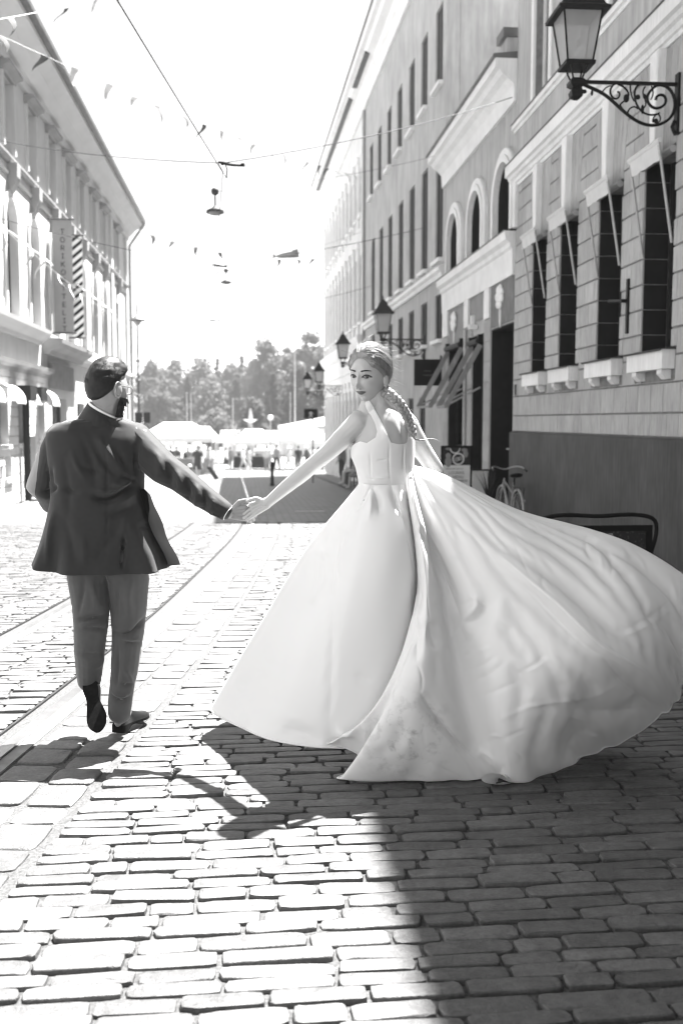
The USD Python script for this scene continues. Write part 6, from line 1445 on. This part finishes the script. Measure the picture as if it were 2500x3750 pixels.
part(bride, 'braid_end', [wisp([bp(1512, 1590, -.075), bp(1520, 1608, -.07), bp(1545, 1612, -.06), bp(1590 + 6 * k, 1606 + 4 * k, -.05)], .006 - .001 * k) for k in range(4)], 'hair_fair', smooth=True)
part(bride, 'hair_ribbon', [wisp([bp(1512, 1520, -.075), bp(1530, 1550, -.06), bp(1558, 1602, -.04), bp(1580, 1640 + 8 * k, -.03)], .003) for k in range(2)], 'satin', smooth=True)
r_ = np.random.default_rng(9); from scipy.spatial import cKDTree
kt = cKDTree(hvv); tgt = np.array([.012, -.108, -.045]); strands = []
for k in r_.choice(np.where((hl > .001) & ((fv[:, 2] > -.03)) & (fv[:, 1] > -.085))[0], 1100):
    p = hvv[k] + fn[k] * .0022; path = [p]
    for _ in range(26):
        d = tgt - p; L_ = np.linalg.norm(d)
        if L_ < .02: break
        d /= L_; nn = fn[kt.query(p)[1]]; d = d - nn * (nn @ d); d /= np.linalg.norm(d) + 1e-9; p = p + d * .011; q = kt.query(p, 4)[1]; p = p * .4 + (hvv[q] + fn[q] * .0018).mean(0) * .6; path.append(p)
    if len(path) > 4: strands.append(np.array(path) + r_.normal(size=3) * .0012)
def curves(parent, name, paths, mat, w):
    loc_ = LOC[str(parent.GetPath())]; path = str(parent.GetPath()) + '/' + numbered(str(parent.GetPath()), name)
    c = UsdGeom.BasisCurves.Define(stage, path); c.CreateTypeAttr('linear'); c.CreateCurveVertexCountsAttr(Vt.IntArray([len(q) for q in paths])); c.CreatePointsAttr(Vt.Vec3fArray.FromNumpy((np.vstack(paths) - loc_).astype(np.float32)))
    c.CreateWidthsAttr(Vt.FloatArray([w])); c.SetWidthsInterpolation('constant'); UsdShade.MaterialBindingAPI.Apply(c.GetPrim()).Bind(M[mat]); return tag(c.GetPrim(), kind='stuff')
curves(bride, 'hair_strands', [H(q) for q in strands], 'hair_fair', .0023)
sel = r_.choice(np.where((hl > .004) & ((fv[:, 1] < .0) | (fv[:, 2] > .07)))[0], 130)
hair_strands(bride, 'flyaway_hair', H(hvv[sel] - fn[sel] * .002), flow(fn[sel], [0, -.8, -.3], .35) @ bF, .085, 'hair_fair', 12, .0009, .4, (.75, 0, -.2), curl=.10, nseg=9, rnd=.12)
bp_ = r_.choice(len(bpath), 60); hair_strands(bride, 'flyaway_hair', bpath[bp_] + r_.normal(size=(60, 3)) * .008, (r_.normal(size=(60, 3)) * .5 + [.6, -.2, -.5]), .05, 'hair_fair', 15, .0009, .3, (.5, 0, 0), curl=.15, rnd=.2)

# ------------------------------------------------------------------ the gown's skirt and train
MER = [
 [(1316, 1766, 4.36), (1215, 1892, 4.50), (1106, 2033, 4.62), (1000, 2208, 4.72), (888, 2395, 4.82), (770, 2598, 4.90)],
 [(1338, 1772, 4.27), (1262, 1930, 4.36), (1180, 2092, 4.44), (1082, 2275, 4.52), (980, 2465, 4.60), (868, 2657, 4.65)],
 [(1358, 1775, 4.25), (1296, 1942, 4.26), (1236, 2115, 4.29), (1168, 2305, 4.35), (1098, 2495, 4.41), (1010, 2713, 4.43)],
 [(1395, 1776, 4.24), (1350, 1950, 4.20), (1312, 2120, 4.20), (1276, 2310, 4.24), (1240, 2500, 4.29), (1195, 2738, 4.31)],
 [(1432, 1776, 4.235), (1430, 1950, 4.17), (1420, 2130, 4.16), (1400, 2310, 4.20), (1370, 2500, 4.26), (1310, 2742, 4.33)],
 [(1464, 1774, 4.24), (1490, 1950, 4.18), (1506, 2110, 4.19), (1502, 2255, 4.25), (1475, 2450, 4.33), (1410, 2722, 4.43)],
 [(1482, 1774, 4.275), (1512, 1950, 4.26), (1528, 2110, 4.29), (1522, 2250, 4.35), (1490, 2450, 4.43), (1380, 2690, 4.49)],
 [(1489, 1742, 4.26), (1508, 1900, 4.19), (1532, 2090, 4.17), (1512, 2260, 4.13), (1416, 2520, 4.11), (1204, 2724, 4.20)],
 [(1493, 1738, 4.25), (1513, 1900, 4.165), (1539, 2090, 4.14), (1520, 2280, 4.09), (1425, 2555, 4.09), (1318, 2772, 4.24)],
 [(1496, 1735, 4.245), (1519, 1900, 4.15), (1545, 2090, 4.12), (1525, 2300, 4.06), (1420, 2590, 4.04), (1248, 2868, 4.17)],
 [(1501, 1730, 4.25), (1531, 1900, 4.145), (1558, 2095, 4.10), (1560, 2310, 4.02), (1522, 2610, 3.99), (1470, 2893, 4.14)],
 [(1505, 1728, 4.26), (1544, 1900, 4.17), (1582, 2085, 4.14), (1606, 2310, 4.07), (1625, 2605, 4.01), (1690, 2897, 4.13)],
 [(1508, 1724, 4.285), (1556, 1915, 4.24), (1612, 2115, 4.21), (1668, 2370, 4.15), (1722, 2630, 4.08), (1812, 2886, 4.12)],
 [(1509, 1721, 4.28), (1598, 1898, 4.20), (1700, 2100, 4.11), (1790, 2330, 4.01), (1850, 2600, 3.94), (1918, 2870, 4.06)],
 [(1510, 1717, 4.29), (1640, 1868, 4.20), (1792, 2058, 4.07), (1932, 2290, 3.94), (2022, 2540, 3.89), (2080, 2815, 4.24)],
 [(1511, 1713, 4.30), (1680, 1840, 4.20), (1862, 2018, 4.06), (2042, 2240, 3.91), (2162, 2480, 3.88), (2228, 2738, 4.42)],
 [(1512, 1709, 4.31), (1700, 1815, 4.22), (1900, 1968, 4.08), (2112, 2168, 3.94), (2282, 2398, 3.87), (2402, 2628, 4.36)],
 [(1512, 1706, 4.315), (1710, 1795, 4.25), (1930, 1928, 4.13), (2172, 2088, 4.00), (2372, 2278, 3.92), (2480, 2530, 4.24)],
 [(1512, 1704, 4.32), (1713, 1784, 4.30), (1938, 1895, 4.20), (2190, 2000, 4.10), (2392, 2130, 4.04), (2520, 2330, 4.06)],
 [(1511, 1704, 4.335), (1712, 1779, 4.36), (1930, 1881, 4.30), (2190, 1954, 4.22), (2395, 2046, 4.16), (2525, 2130, 4.14)],
 [(1505, 1715, 4.39), (1690, 1830, 4.50), (1880, 1960, 4.52), (2080, 2090, 4.52), (2230, 2220, 4.52), (2380, 2350, 4.52)],
 [(1470, 1740, 4.45), (1560, 1900, 4.70), (1650, 2050, 4.82), (1750, 2200, 4.92), (1850, 2330, 4.97), (1950, 2450, 5.02)],
 [(1410, 1755, 4.49), (1400, 1900, 4.85), (1390, 2050, 5.05), (1380, 2200, 5.20), (1370, 2350, 5.30), (1350, 2500, 5.36)],
 [(1350, 1762, 4.45), (1280, 1890, 4.76), (1200, 2030, 5.00), (1130, 2180, 5.15), (1050, 2340, 5.26), (970, 2500, 5.31)],
]
MW = np.array([[at(*q) for q in m_] for m_ in MER])                     # meridian, row, xyz
EXU, EXV, BEND, PULL, NIT = .060, .010, .30, .0025, 420
NU, NV = 170, 58
um = np.r_[0, np.cumsum(np.sqrt(np.linalg.norm(np.diff(np.vstack([MW, MW[:1]])[:, 3:5].mean(1), axis=0), axis=1)) + .02)]
MC = np.concatenate([MW, MW[:1]], 0)
gu = CubicSpline(um, MC, axis=0, bc_type='periodic')(np.linspace(0, um[-1], NU, endpoint=False))
gu_l = np.stack([PchipInterpolator(um, MC[:, k], axis=0)(np.linspace(0, um[-1], NU, endpoint=False)) for k in range(6)], 1)
gu = gu * .25 + gu_l * .75
X0 = CubicSpline(np.linspace(0, 1, 6), gu, axis=1)(np.linspace(0, 1, NV)).transpose(1, 0, 2)          # (NV, NU, 3)
c2 = lambda *q: [(1500 + a / 1.568, 1700 + b / 1.568) for a, b in q]
c1 = lambda *q: [(750 + a / 1.742, 1700 + b / 1.742) for a, b in q]
DF = [(c2((480, 490), (620, 610), (750, 720), (900, 850), (1050, 1000), (1150, 1075), (1280, 1150), (1440, 1400)), 17, .030), (c2((640, 690), (800, 850), (930, 980), (1050, 1075), (1120, 1110)), 15, -.020), (c2((1110, 1110), (1190, 1220), (1290, 1310), (1400, 1390)), 13, -.020),
      (c2((1160, 980), (1300, 920), (1420, 850), (1510, 770)), 16, -.008), (c2((1150, 1010), (1320, 950), (1480, 850)), 12, .007), (c2((600, 450), (640, 540), (690, 640)), 13, -.008), (c2((780, 600), (760, 680), (800, 750)), 14, -.006),
      (c2((600, 375), (760, 378), (930, 368)), 8, .006), (c2((620, 395), (780, 400), (920, 390)), 10, -.006), (c2((1020, 400), (1010, 470), (1050, 560)), 13, -.010), (c2((1120, 480), (1160, 580), (1150, 660)), 13, -.010), (c2((1070, 470), (1100, 560), (1100, 640)), 11, .008), (c2((1270, 500), (1340, 580), (1360, 640)), 13, .008),
      (c2((350, 765), (390, 800), (360, 850), (300, 900)), 11, .018), (c2((365, 800), (430, 815), (400, 880), (330, 910)), 14, -.022), (c2((300, 890), (250, 980), (180, 1040)), 11, .014),
      (c2((20, 320), (120, 480), (200, 650), (260, 800), (300, 890)), 9, -.024), (c2((60, 330), (190, 530), (250, 700)), 14, .012), (c2((130, 800), (180, 760), (225, 735)), 11, .014), (c2((135, 820), (185, 830), (190, 900), (200, 960)), 12, -.014),
      (c2((260, 1090), (330, 1000), (380, 950)), 12, -.014), (c2((270, 1120), (380, 1080), (500, 1040)), 14, .008), (c2((310, 1190), (400, 1160), (510, 1080)), 12, -.014), (c2((350, 1250), (430, 1220), (560, 1120)), 13, -.013), (c2((340, 1215), (420, 1190), (520, 1110)), 10, .009), (c2((400, 1340), (500, 1300), (640, 1240)), 16, -.010), (c2((600, 1210), (700, 1160), (790, 1080)), 14, -.012), (c2((640, 1190), (730, 1170), (800, 1110)), 10, .008), (c2((820, 1100), (860, 1160), (840, 1180)), 14, .006),
      (c2((480, 1500), (620, 1420), (800, 1370), (980, 1350), (1110, 1310), (1210, 1240)), 15, .014), (c2((900, 1400), (1100, 1420), (1280, 1410), (1400, 1395)), 20, -.018), (c2((880, 1430), (980, 1470), (1080, 1500)), 16, .010), (c2((960, 1520), (1040, 1540), (1160, 1550)), 18, -.012), (c2((520, 1590), (600, 1550), (700, 1520)), 12, -.010), (c2((440, 1580), (500, 1560), (540, 1580)), 10, .010), (c2((600, 1650), (640, 1690), (610, 1730)), 12, -.008),
      (c2((900, 1720), (910, 1640), (960, 1550), (1020, 1510)), 22, -.030), (c2((780, 1780), (830, 1680), (880, 1560)), 24, .012),
      (c2((60, 1310), (150, 1450), (250, 1570), (330, 1650), (385, 1700)), 12, -.030), (c2((90, 1430), (190, 1560), (290, 1680), (350, 1800)), 14, .014), (c2((100, 1700), (180, 1745), (260, 1790), (340, 1850)), 9, -.007), (c2((385, 1690), (420, 1660), (470, 1690), (500, 1760)), 14, .016),
      (c2((40, 1150), (70, 1270), (60, 1310)), 10, -.014), (c2((55, 900), (40, 1000), (40, 1130)), 12, -.018), (c2((110, 900), (130, 1000), (150, 1060)), 14, -.016), (c2((30, 560), (45, 700), (40, 840)), 7, -.012), (c2((100, 740), (108, 830), (118, 910)), 6, -.012), (c2((5, 60), (15, 200), (20, 320)), 5, -.010), (c2((40, 120), (60, 220), (70, 300)), 6, -.008), (c2((220, 600), (280, 520), (330, 540)), 16, .006),
      (c1((880, 430), (840, 620), (825, 850)), 8, -.010), (c1((910, 420), (870, 560), (850, 700)), 12, .008), (c1((740, 560), (720, 740), (700, 900)), 16, -.012), (c1((800, 440), (780, 520), (760, 620)), 14, .010), (c1((1060, 140), (1010, 230), (960, 310)), 6, -.012), (c1((1062, 140), (1100, 230), (1110, 320)), 7, -.012), (c1((1055, 160), (1060, 260), (1040, 360)), 12, .010), (c1((1185, 130), (1215, 230), (1260, 340)), 5, -.014), (c1((1215, 200), (1255, 330), (1290, 470)), 12, .008), (c1((950, 260), (900, 350), (870, 440)), 10, -.006),
      (c1((810, 900), (810, 1200), (800, 1500), (795, 1780)), 5, -.004), (c1((940, 1350), (1020, 1365), (1060, 1400)), 12, -.004), (c1((480, 1680), (620, 1715), (750, 1785)), 14, -.012), (c1((220, 1450), (300, 1390), (380, 1300)), 22, -.005), (c1((270, 1600), (250, 1640), (300, 1690)), 10, -.004), (c1((1340, 700), (1350, 830), (1330, 960)), 8, -.016), (c1((1290, 470), (1320, 600), (1330, 700)), 7, -.012),
      (c1((930, 1760), (870, 1720), (830, 1710)), 9, .014), (c1((860, 1760), (900, 1760), (930, 1750)), 7, -.018), (c1((1050, 1640), (1020, 1730), (1020, 1800)), 9, .010), (c1((1130, 1780), (1140, 1860), (1200, 1940)), 13, -.007), (c1((1200, 1640), (1230, 1720), (1260, 1800)), 14, -.006), (c1((1380, 1640), (1400, 1760), (1415, 1900)), 5, -.007)]
dv, df = loft(X0, caps=False); dn = vnormals(dv, df)
cc = dv.mean(0)
if (dn[:, :2] * (dv - cc)[:, :2]).sum() < 0: df = df[:, ::-1]; dn = -dn
fac = to_cam(dv, dn)
dv = sculpt(dv, dn, [(l_, w_ * 1.6 + 5, h_ * (1.5 if l_[0][0] < 1480 else .9)) for l_, w_, h_ in DF if abs(h_) >= .0155 or l_[0][0] < 1480], fac)
X = dv.reshape(NV, NU, 3).copy(); N0 = dn.reshape(NV, NU, 3)
# the cloth relaxes: it is a little longer than its rest shape, so it buckles into folds of its own
uu = np.arange(NU) / NU * um[-1]; vv = np.linspace(0, 1, NV)
train = np.interp(uu, [0, um[6], um[7], um[9], um[18], um[19], um[20], um[-1]], [.15, .15, .7, 1, 1, .5, .2, .15])
exu = (EXU * train[None, :] * np.clip((vv[:, None] - .12) / .5, 0, 1)); exv = EXV * train[None, :] * np.clip((vv[:, None] - .15) / .4, 0, 1)
X += N0 * (.034 * (meshkit.fbm(np.stack([np.broadcast_to(np.arange(NU) / NU * 26, (NV, NU)) + 1.2 * meshkit.noise(X0 * 3, 3), np.broadcast_to(vv[:, None] * 2.6, (NV, NU)), np.zeros((NV, NU))], -1), 2, 21) - .5) * train[None, :] * np.clip(vv[:, None] * 3, 0, 1))[..., None]
def restl(A, du, dv_):
    B = np.roll(A, -du, 1)[dv_:] if dv_ else np.roll(A, -du, 1); return np.linalg.norm(B - A[:len(A) - dv_ if dv_ else None], axis=2)
BASE = dv.reshape(NV, NU, 3)
cons = []
for du, dv_, k in ((1, 0, 1.0), (0, 1, 1.0), (1, 1, .6), (-1, 1, .6), (2, 0, BEND), (0, 2, BEND * 1.8), (2, 2, BEND * .5), (-2, 2, BEND * .5), (4, 0, BEND * .3), (0, 4, BEND * 1.2)):
    r = restl(BASE, du, dv_); eu = exu[:len(r)]; ev = exv[:len(r)]; wu, wv = abs(du) / (abs(du) + dv_), dv_ / (abs(du) + dv_)
    cons.append((du, dv_, k, r * (1 + eu * wu + ev * wv)))
wpin = np.ones((NV, NU)); wpin[:4] = 0; wpin[-1] = .25
for q_ in (0, 18): wpin[:, int(round(um[q_] / um[-1] * NU)) % NU] = .15
wpin *= (.25 + .75 * np.clip(train, 0, 1))[None, :]
for it in range(NIT):
    D = np.zeros_like(X)
    for du, dv_, k, r in cons:
        A = X[:NV - dv_ if dv_ else None]; B = np.roll(X, -du, 1)[dv_:] if dv_ else np.roll(X, -du, 1)
        d = B - A; l = np.linalg.norm(d, axis=2); c_ = (d * ((l - r) / (l + 1e-9) * .5 * k)[..., None])
        D[:NV - dv_ if dv_ else None] += c_; t_ = np.roll(c_, du, 1)
        if dv_: D[dv_:] -= t_
        else: D -= t_
    X = X + (D * .30 + (BASE - X) * PULL) * wpin[..., None]
FU, FV = 640, 220
Xs = CubicSpline(np.linspace(0, 1, NV), X, axis=0)(np.linspace(0, 1, FV)); Xs = np.concatenate([Xs, Xs[:, :1]], 1)
Xs = CubicSpline(np.arange(NU + 1), Xs, axis=1, bc_type='periodic')(np.linspace(0, NU, FU, endpoint=False))
NU, NV = FU, FV
dv, df_ = loft(Xs, caps=False); n_ = vnormals(dv, df_)
if (n_[:, :2] * (dv - cc)[:, :2]).sum() < 0: df_ = df_[:, ::-1]
df = df_
dn2 = vnormals(dv, df); amp = np.linspace(0, 1, NV).repeat(NU)
dv = dv + dn2 * ((.004 * (meshkit.fbm(dv * [9, 9, 5], 3, 12) - .5)) * np.clip(amp * 2, 0, 1))[:, None]
dv = sculpt(dv, vnormals(dv, df), [(l_, max(3.5, w_ * .5), h_ * .38) for l_, w_, h_ in DF], to_cam(dv, dn2))
dv[:, 2] = np.maximum(dv[:, 2], gz(dv[:, 1]) + .012)
STAIN = at(1475, 2700, 4.02)
M['satin_soiled'] = usdkit.material(stage, '/World/Looks/satin_soiled', {
    'geo': ('geometry', {}), 'd': ('vector_math', {'math_type': 'distance', 'vector2': STAIN.tolist()}), 'm1': ('map_range', {'from_min': 0.06, 'from_max': 0.26, 'to_min': 1.0, 'to_max': 0.0, 'clamp': True}),
    'n': ('noise_texture', {'scale': 16.0, 'detail': 7.0, 'roughness': .65}), 'm2': ('map_range', {'from_min': 0.5, 'from_max': 0.75, 'to_min': 0.0, 'to_max': 1.0, 'clamp': True}), 'mu': ('math', {'math_type': 'multiply'}),
    'mx': ('mix_color', {'a': (.82,) * 3, 'b': (.36,) * 3}), 'b_n': ('noise_texture', {'scale': 420.0, 'detail': 2.0}), 'b': ('bump', {'distance': .0004}),
    'p': ('principled_bsdf', {'roughness': .40, 'specular_ior_level': .38, 'sheen_weight': .1}), 't': ('translucent_bsdf', {}), 'mc': ('mix_closure', {'fac': .16})},
    [('geo.position', 'd.vector1'), ('d.value', 'm1.value'), ('geo.position', 'n.vector'), ('n.fac', 'm2.value'), ('m1.result', 'mu.value1'), ('m2.result', 'mu.value2'), ('mu.value', 'mx.fac'), ('mx.result', 'p.base_color'), ('mx.result', 't.color'),
     ('geo.position', 'b_n.vector'), ('b_n.fac', 'b.height'), ('b.normal', 'p.normal'), ('p.BSDF', 'mc.closure1'), ('t.BSDF', 'mc.closure2')], surface='mc.closure')
SK = part(bride, 'skirt', (dv, df), 'satin_soiled', smooth=True)
# the hem's narrow turned edge
hem = dv[(NV - 1) * NU:NV * NU]; part(SK, 'hem', tube(hem[::2], .004, 6, closed=True), 'satin', smooth=True)
# curled hem edges
part(SK, 'hem_curl', fix(loft([np.array([at(1806 + 52 * u + 45 * math.cos(q) * (1 - .2 * u), 2852 + 6 * u - 20 * math.sin(q), 3.99 + .10 * u) for q in np.linspace(-.3, 5.6, 18)]) for u in np.linspace(0, 1, 8)], caps=False, closed=False)), 'satin', smooth=True)

# ------------------------------------------------------------------ the people on the square
for nm, b_ in (('cloth_black', .02), ('cloth_dark', .06), ('cloth_grey', .22), ('cloth_pale', .5), ('cloth_white', .75)): grey(nm, b_, .1, 20, .85, sheen=.2)
def passer(lab, px, y, h=1.7, head=0.0, pose='walk', ph=.35, top='cloth_grey', low='cloth_dark', hair='hair_dark', kind='trousers', fat=1.0, hat=None, base=None, bag=None):
    """A small figure; head: the way it faces, degrees from straight away, clockwise."""
    g = G(px, y) if base is None else np.asarray(base, float); k = h / 1.72; a = math.radians(head); F = np.array([math.sin(a), math.cos(a), 0]); R_ = np.array([math.cos(a), -math.sin(a), 0])
    P = lambda r, f, z: g + (R_ * r + F * f + np.array([0, 0, z])) * k
    t = thing('person', lab, 'person', g, group=None)
    s = math.sin(ph)
    if pose == 'sit':
        hip, sh, hd = .48, .98, 1.22; L = [[P(e * .09, 0, hip), P(e * .11, .40, .50), P(e * .11, .44, .08), P(e * .11, .56, .04)] for e in (-1, 1)]
        A = [[P(e * .19, 0, sh - .03), P(e * .24, .08, .72), P(e * .13, .30, .62)] for e in (-1, 1)]; lean = .05
    else:
        hip, sh, hd = .90, 1.40, 1.61; st = .32 * s if pose == 'walk' else .03
        L = [[P(e * .09, 0, hip), P(e * .09, e * st * .6 + .05, .48), P(e * .09, e * st - (.08 if e * st < 0 else 0), .09), P(e * .10, e * st + .12, .04)] for e in (-1, 1)]
        A = [[P(e * .19, .02, sh - .03), P(e * .24, -e * st * .4 - .02, 1.12), P(e * .22, -e * st * .7 + .10, .90)] for e in (-1, 1)]; lean = .03
        if pose == 'carry': A = [[P(e * .19, .02, sh - .03), P(e * .25, .02, 1.12), P(e * .12, .28, 1.08)] for e in (-1, 1)]
    f_ = fat * k
    neck, head_c = P(0, lean, sh + .06), P(0, lean + .02, hd)
    bodyb = bones([(head_c, np.array([.075, .09, .11]) * k)], [(P(0, lean + .01, hd - .08), .055 * k), (neck, .05 * k), (P(0, lean * .5, sh - .15), np.array([.13, .11, .15]) * f_), (P(0, 0, hip + .05), np.array([.13, .11, .1]) * f_)],
                  *[[(q[0], .075 * f_), (q[1], .052 * f_), (q[2], .036 * f_), (q[3], .034 * k)] for q in L], *[[(q[0], .05 * k), (q[1], .038 * k), (q[2], .028 * k), (q[2] + (q[2] - q[1]) * .25, .032 * k)] for q in A], n=10)
    part(t, 'body', as_mesh(bodyb, .07, 2), 'skin', smooth=60)
    part(t, 'top', as_mesh(bones([(P(0, lean, sh), np.array([.15, .11, .08]) * f_), (P(0, lean * .6, sh - .2), np.array([.17, .135, .16]) * f_), (P(0, 0, hip + .08), np.array([.165, .14, .12]) * f_)], *[[(q[0], .068 * f_), (q[1] * .7 + q[0] * .3, .056 * f_)] + ([] if low == 'cloth_white' or kind == 'dress' else [(q[2] * .3 + q[1] * .7, .048 * f_)]) for q in A], n=10), .07, 2), top, smooth=60)
    if kind == 'dress':
        part(t, 'skirt', fix(loft([np.array([P(rr_ * math.cos(q), rr_ * .8 * math.sin(q) + (1 - z_) * .02, z_) for q in np.linspace(0, 6.283, 15)[:-1]]) for z_, rr_ in ((1.05, .15), (.92, .19), (.7, .23), (.48, .27))])), top, smooth=50)
    else:
        e_ = 3 if kind == 'trousers' else 2
        part(t, 'trousers', as_mesh(bones(*[[(q[0] + [0, 0, .03], .105 * f_), (q[1], .072 * f_)] + ([(q[2] + [0, 0, .03], .055 * f_)] if e_ == 3 else []) for q in L], [(L[0][0], .1 * f_), (L[1][0], .1 * f_)], n=10), .07, 2), low, smooth=60)
    part(t, 'hair', as_mesh(bones([(head_c + [0, 0, .02 * k] - F * .015, np.array([.085, .10, .105]) * k)], *([[(head_c - F * .04, .075 * k), (P(0, -.07, sh), .05 * k)]] if kind == 'dress' else []), n=10)), hair, smooth=60) if hat is None else part(t, 'hat', revolve([(.0, .12), (.08, .11), (.095, .03), (.17, .015), (.17, 0), (0, 0)], head_c + [0, 0, .03], 12), hat, smooth=40)
    if bag: q = A[1][2]; part(t, 'bag', bx(q[0] - .14, q[0] + .14, q[1] - .06, q[1] + .06, q[2] - .42, q[2] - .05), bag)
    return t
passer('woman in short black dress walking alone just right of the man\'s arm', 722, 52, 1.70, 170, 'walk', .9, 'cloth_black', kind='dress', hair='hair_dark')
passer('person in all-black clothes standing at the big tent\'s counter', 622, 70, 1.75, 20, 'carry', .3, 'cloth_black', 'cloth_black')
passer('pale-shirted person left of the one in black by the big tent', 583, 71, 1.68, -30, 'stand', .3, 'cloth_white', 'cloth_grey')
passer('stallholder in dark top behind the counter, left of the pair of heads', 645, 64.5, 1.72, 180, 'stand', .1, 'cloth_dark', 'cloth_dark')
passer('stallholder in mid-grey top at the middle of the long counter', 686, 64.5, 1.66, 180, 'stand', .1, 'cloth_grey', 'cloth_dark')
passer('stallholder in white top at the right end of the long counter', 730, 64.3, 1.74, 180, 'stand', .1, 'cloth_white', 'cloth_dark')
passer('shopper in pale clothes beside the right tent post of the big tent', 762, 61, 1.68, -70, 'walk', .5, 'cloth_pale', 'cloth_grey')
passer('dark-topped shopper just left of the two short dark counters', 824, 74, 1.66, 60, 'walk', .6, 'cloth_white', 'cloth_dark', kind='shorts', bag='cloth_black')
passer('shopper in grey top at the left short counter', 842, 76, 1.70, -20, 'walk', .7, 'cloth_grey', 'cloth_grey')
passer('pale-clothed walker between the two short dark counters, left one', 888, 72, 1.64, 90, 'walk', .9, 'cloth_white', 'cloth_pale', kind='shorts')
passer('pale-clothed walker close to the wider dark counter, right one', 910, 74, 1.66, 90, 'walk', .4, 'cloth_pale', 'cloth_pale')
passer('broad person in pale shirt left of the slim lamp post', 976, 70, 1.78, 10, 'stand', .3, 'cloth_pale', 'cloth_grey', fat=1.15)
passer('tall person in grey shirt and black trousers right of the slim lamp post', 1012, 69, 1.84, 30, 'walk', .8, 'cloth_grey', 'cloth_black')
passer('person in white sunhat striding wide-legged across the square', 1056, 66, 1.68, 80, 'walk', 1.3, 'cloth_pale', 'cloth_pale', hat='cloth_white')
passer('person in black top beside the low grey counter at the right', 1092, 72, 1.78, -10, 'stand', .3, 'cloth_black', 'cloth_dark')
passer('person in dark clothes and white cap above the bride\'s forearm', 1124, 66, 1.74, -60, 'walk', .9, 'cloth_dark', 'cloth_black', hat='cloth_white')
passer('pale-topped person with dark legs next to the white-capped one', 1146, 68, 1.70, -20, 'walk', .5, 'cloth_white', 'cloth_black')
passer('long-haired woman in grey dress in the right-hand crowd', 1166, 67, 1.68, 0, 'stand', .3, 'cloth_grey', kind='dress', hair='hair_dark')
passer('person in dark top at the far right of the crowd, by the pale building', 1186, 70, 1.76, 20, 'stand', .3, 'cloth_dark', 'cloth_dark')
passer('white-shirted person half hidden by the pale building\'s last pier', 1202, 72, 1.72, -20, 'stand', .3, 'cloth_white', 'cloth_grey')
bz = float(gz(38.5)) + .04
bh = thing('bench', 'plain dark bench against the pale building behind the bride\'s waist', 'bench', (4.1, 38.5, bz))
for k in range(3): part(bh, 'seat_slat', bx(3.92 + .14 * k, 4.04 + .14 * k, 36.6, 40.4, bz + .42, bz + .455), 'dark_frame')
for q in (36.8, 38.5, 40.2): part(bh, 'leg', [bx(3.95, 4.0, q - .03, q + .03, bz, bz + .419), bx(4.25, 4.3, q - .03, q + .03, bz, bz + .419), bx(4.001, 4.249, q - .03, q + .03, bz + .36, bz + .419)][0:1], 'dark_frame'); part(bh, 'leg', bx(4.25, 4.3, q - .03, q + .03, bz, bz + .419), 'dark_frame')
passer('seated person in black nearest the bride\'s bodice, pale legs stretched', 0, 37, 1.72, -80, 'sit', .3, 'cloth_black', 'cloth_grey', kind='shorts', base=(4.1, 37.2, bz))
passer('seated person in grey at the middle of the bench', 0, 38, 1.70, -95, 'sit', .3, 'cloth_grey', 'cloth_black', base=(4.1, 38.4, bz))
passer('seated person in dark jacket at the far end of the bench', 0, 39, 1.74, -85, 'sit', .3, 'cloth_dark', 'cloth_pale', base=(4.1, 39.6, bz))
passer('person in long dark coat standing beside the far end of the bench', 0, 41, 1.76, -60, 'stand', .3, 'cloth_grey', 'cloth_dark', base=(3.75, 41.2, float(gz(41.2)) + .035))
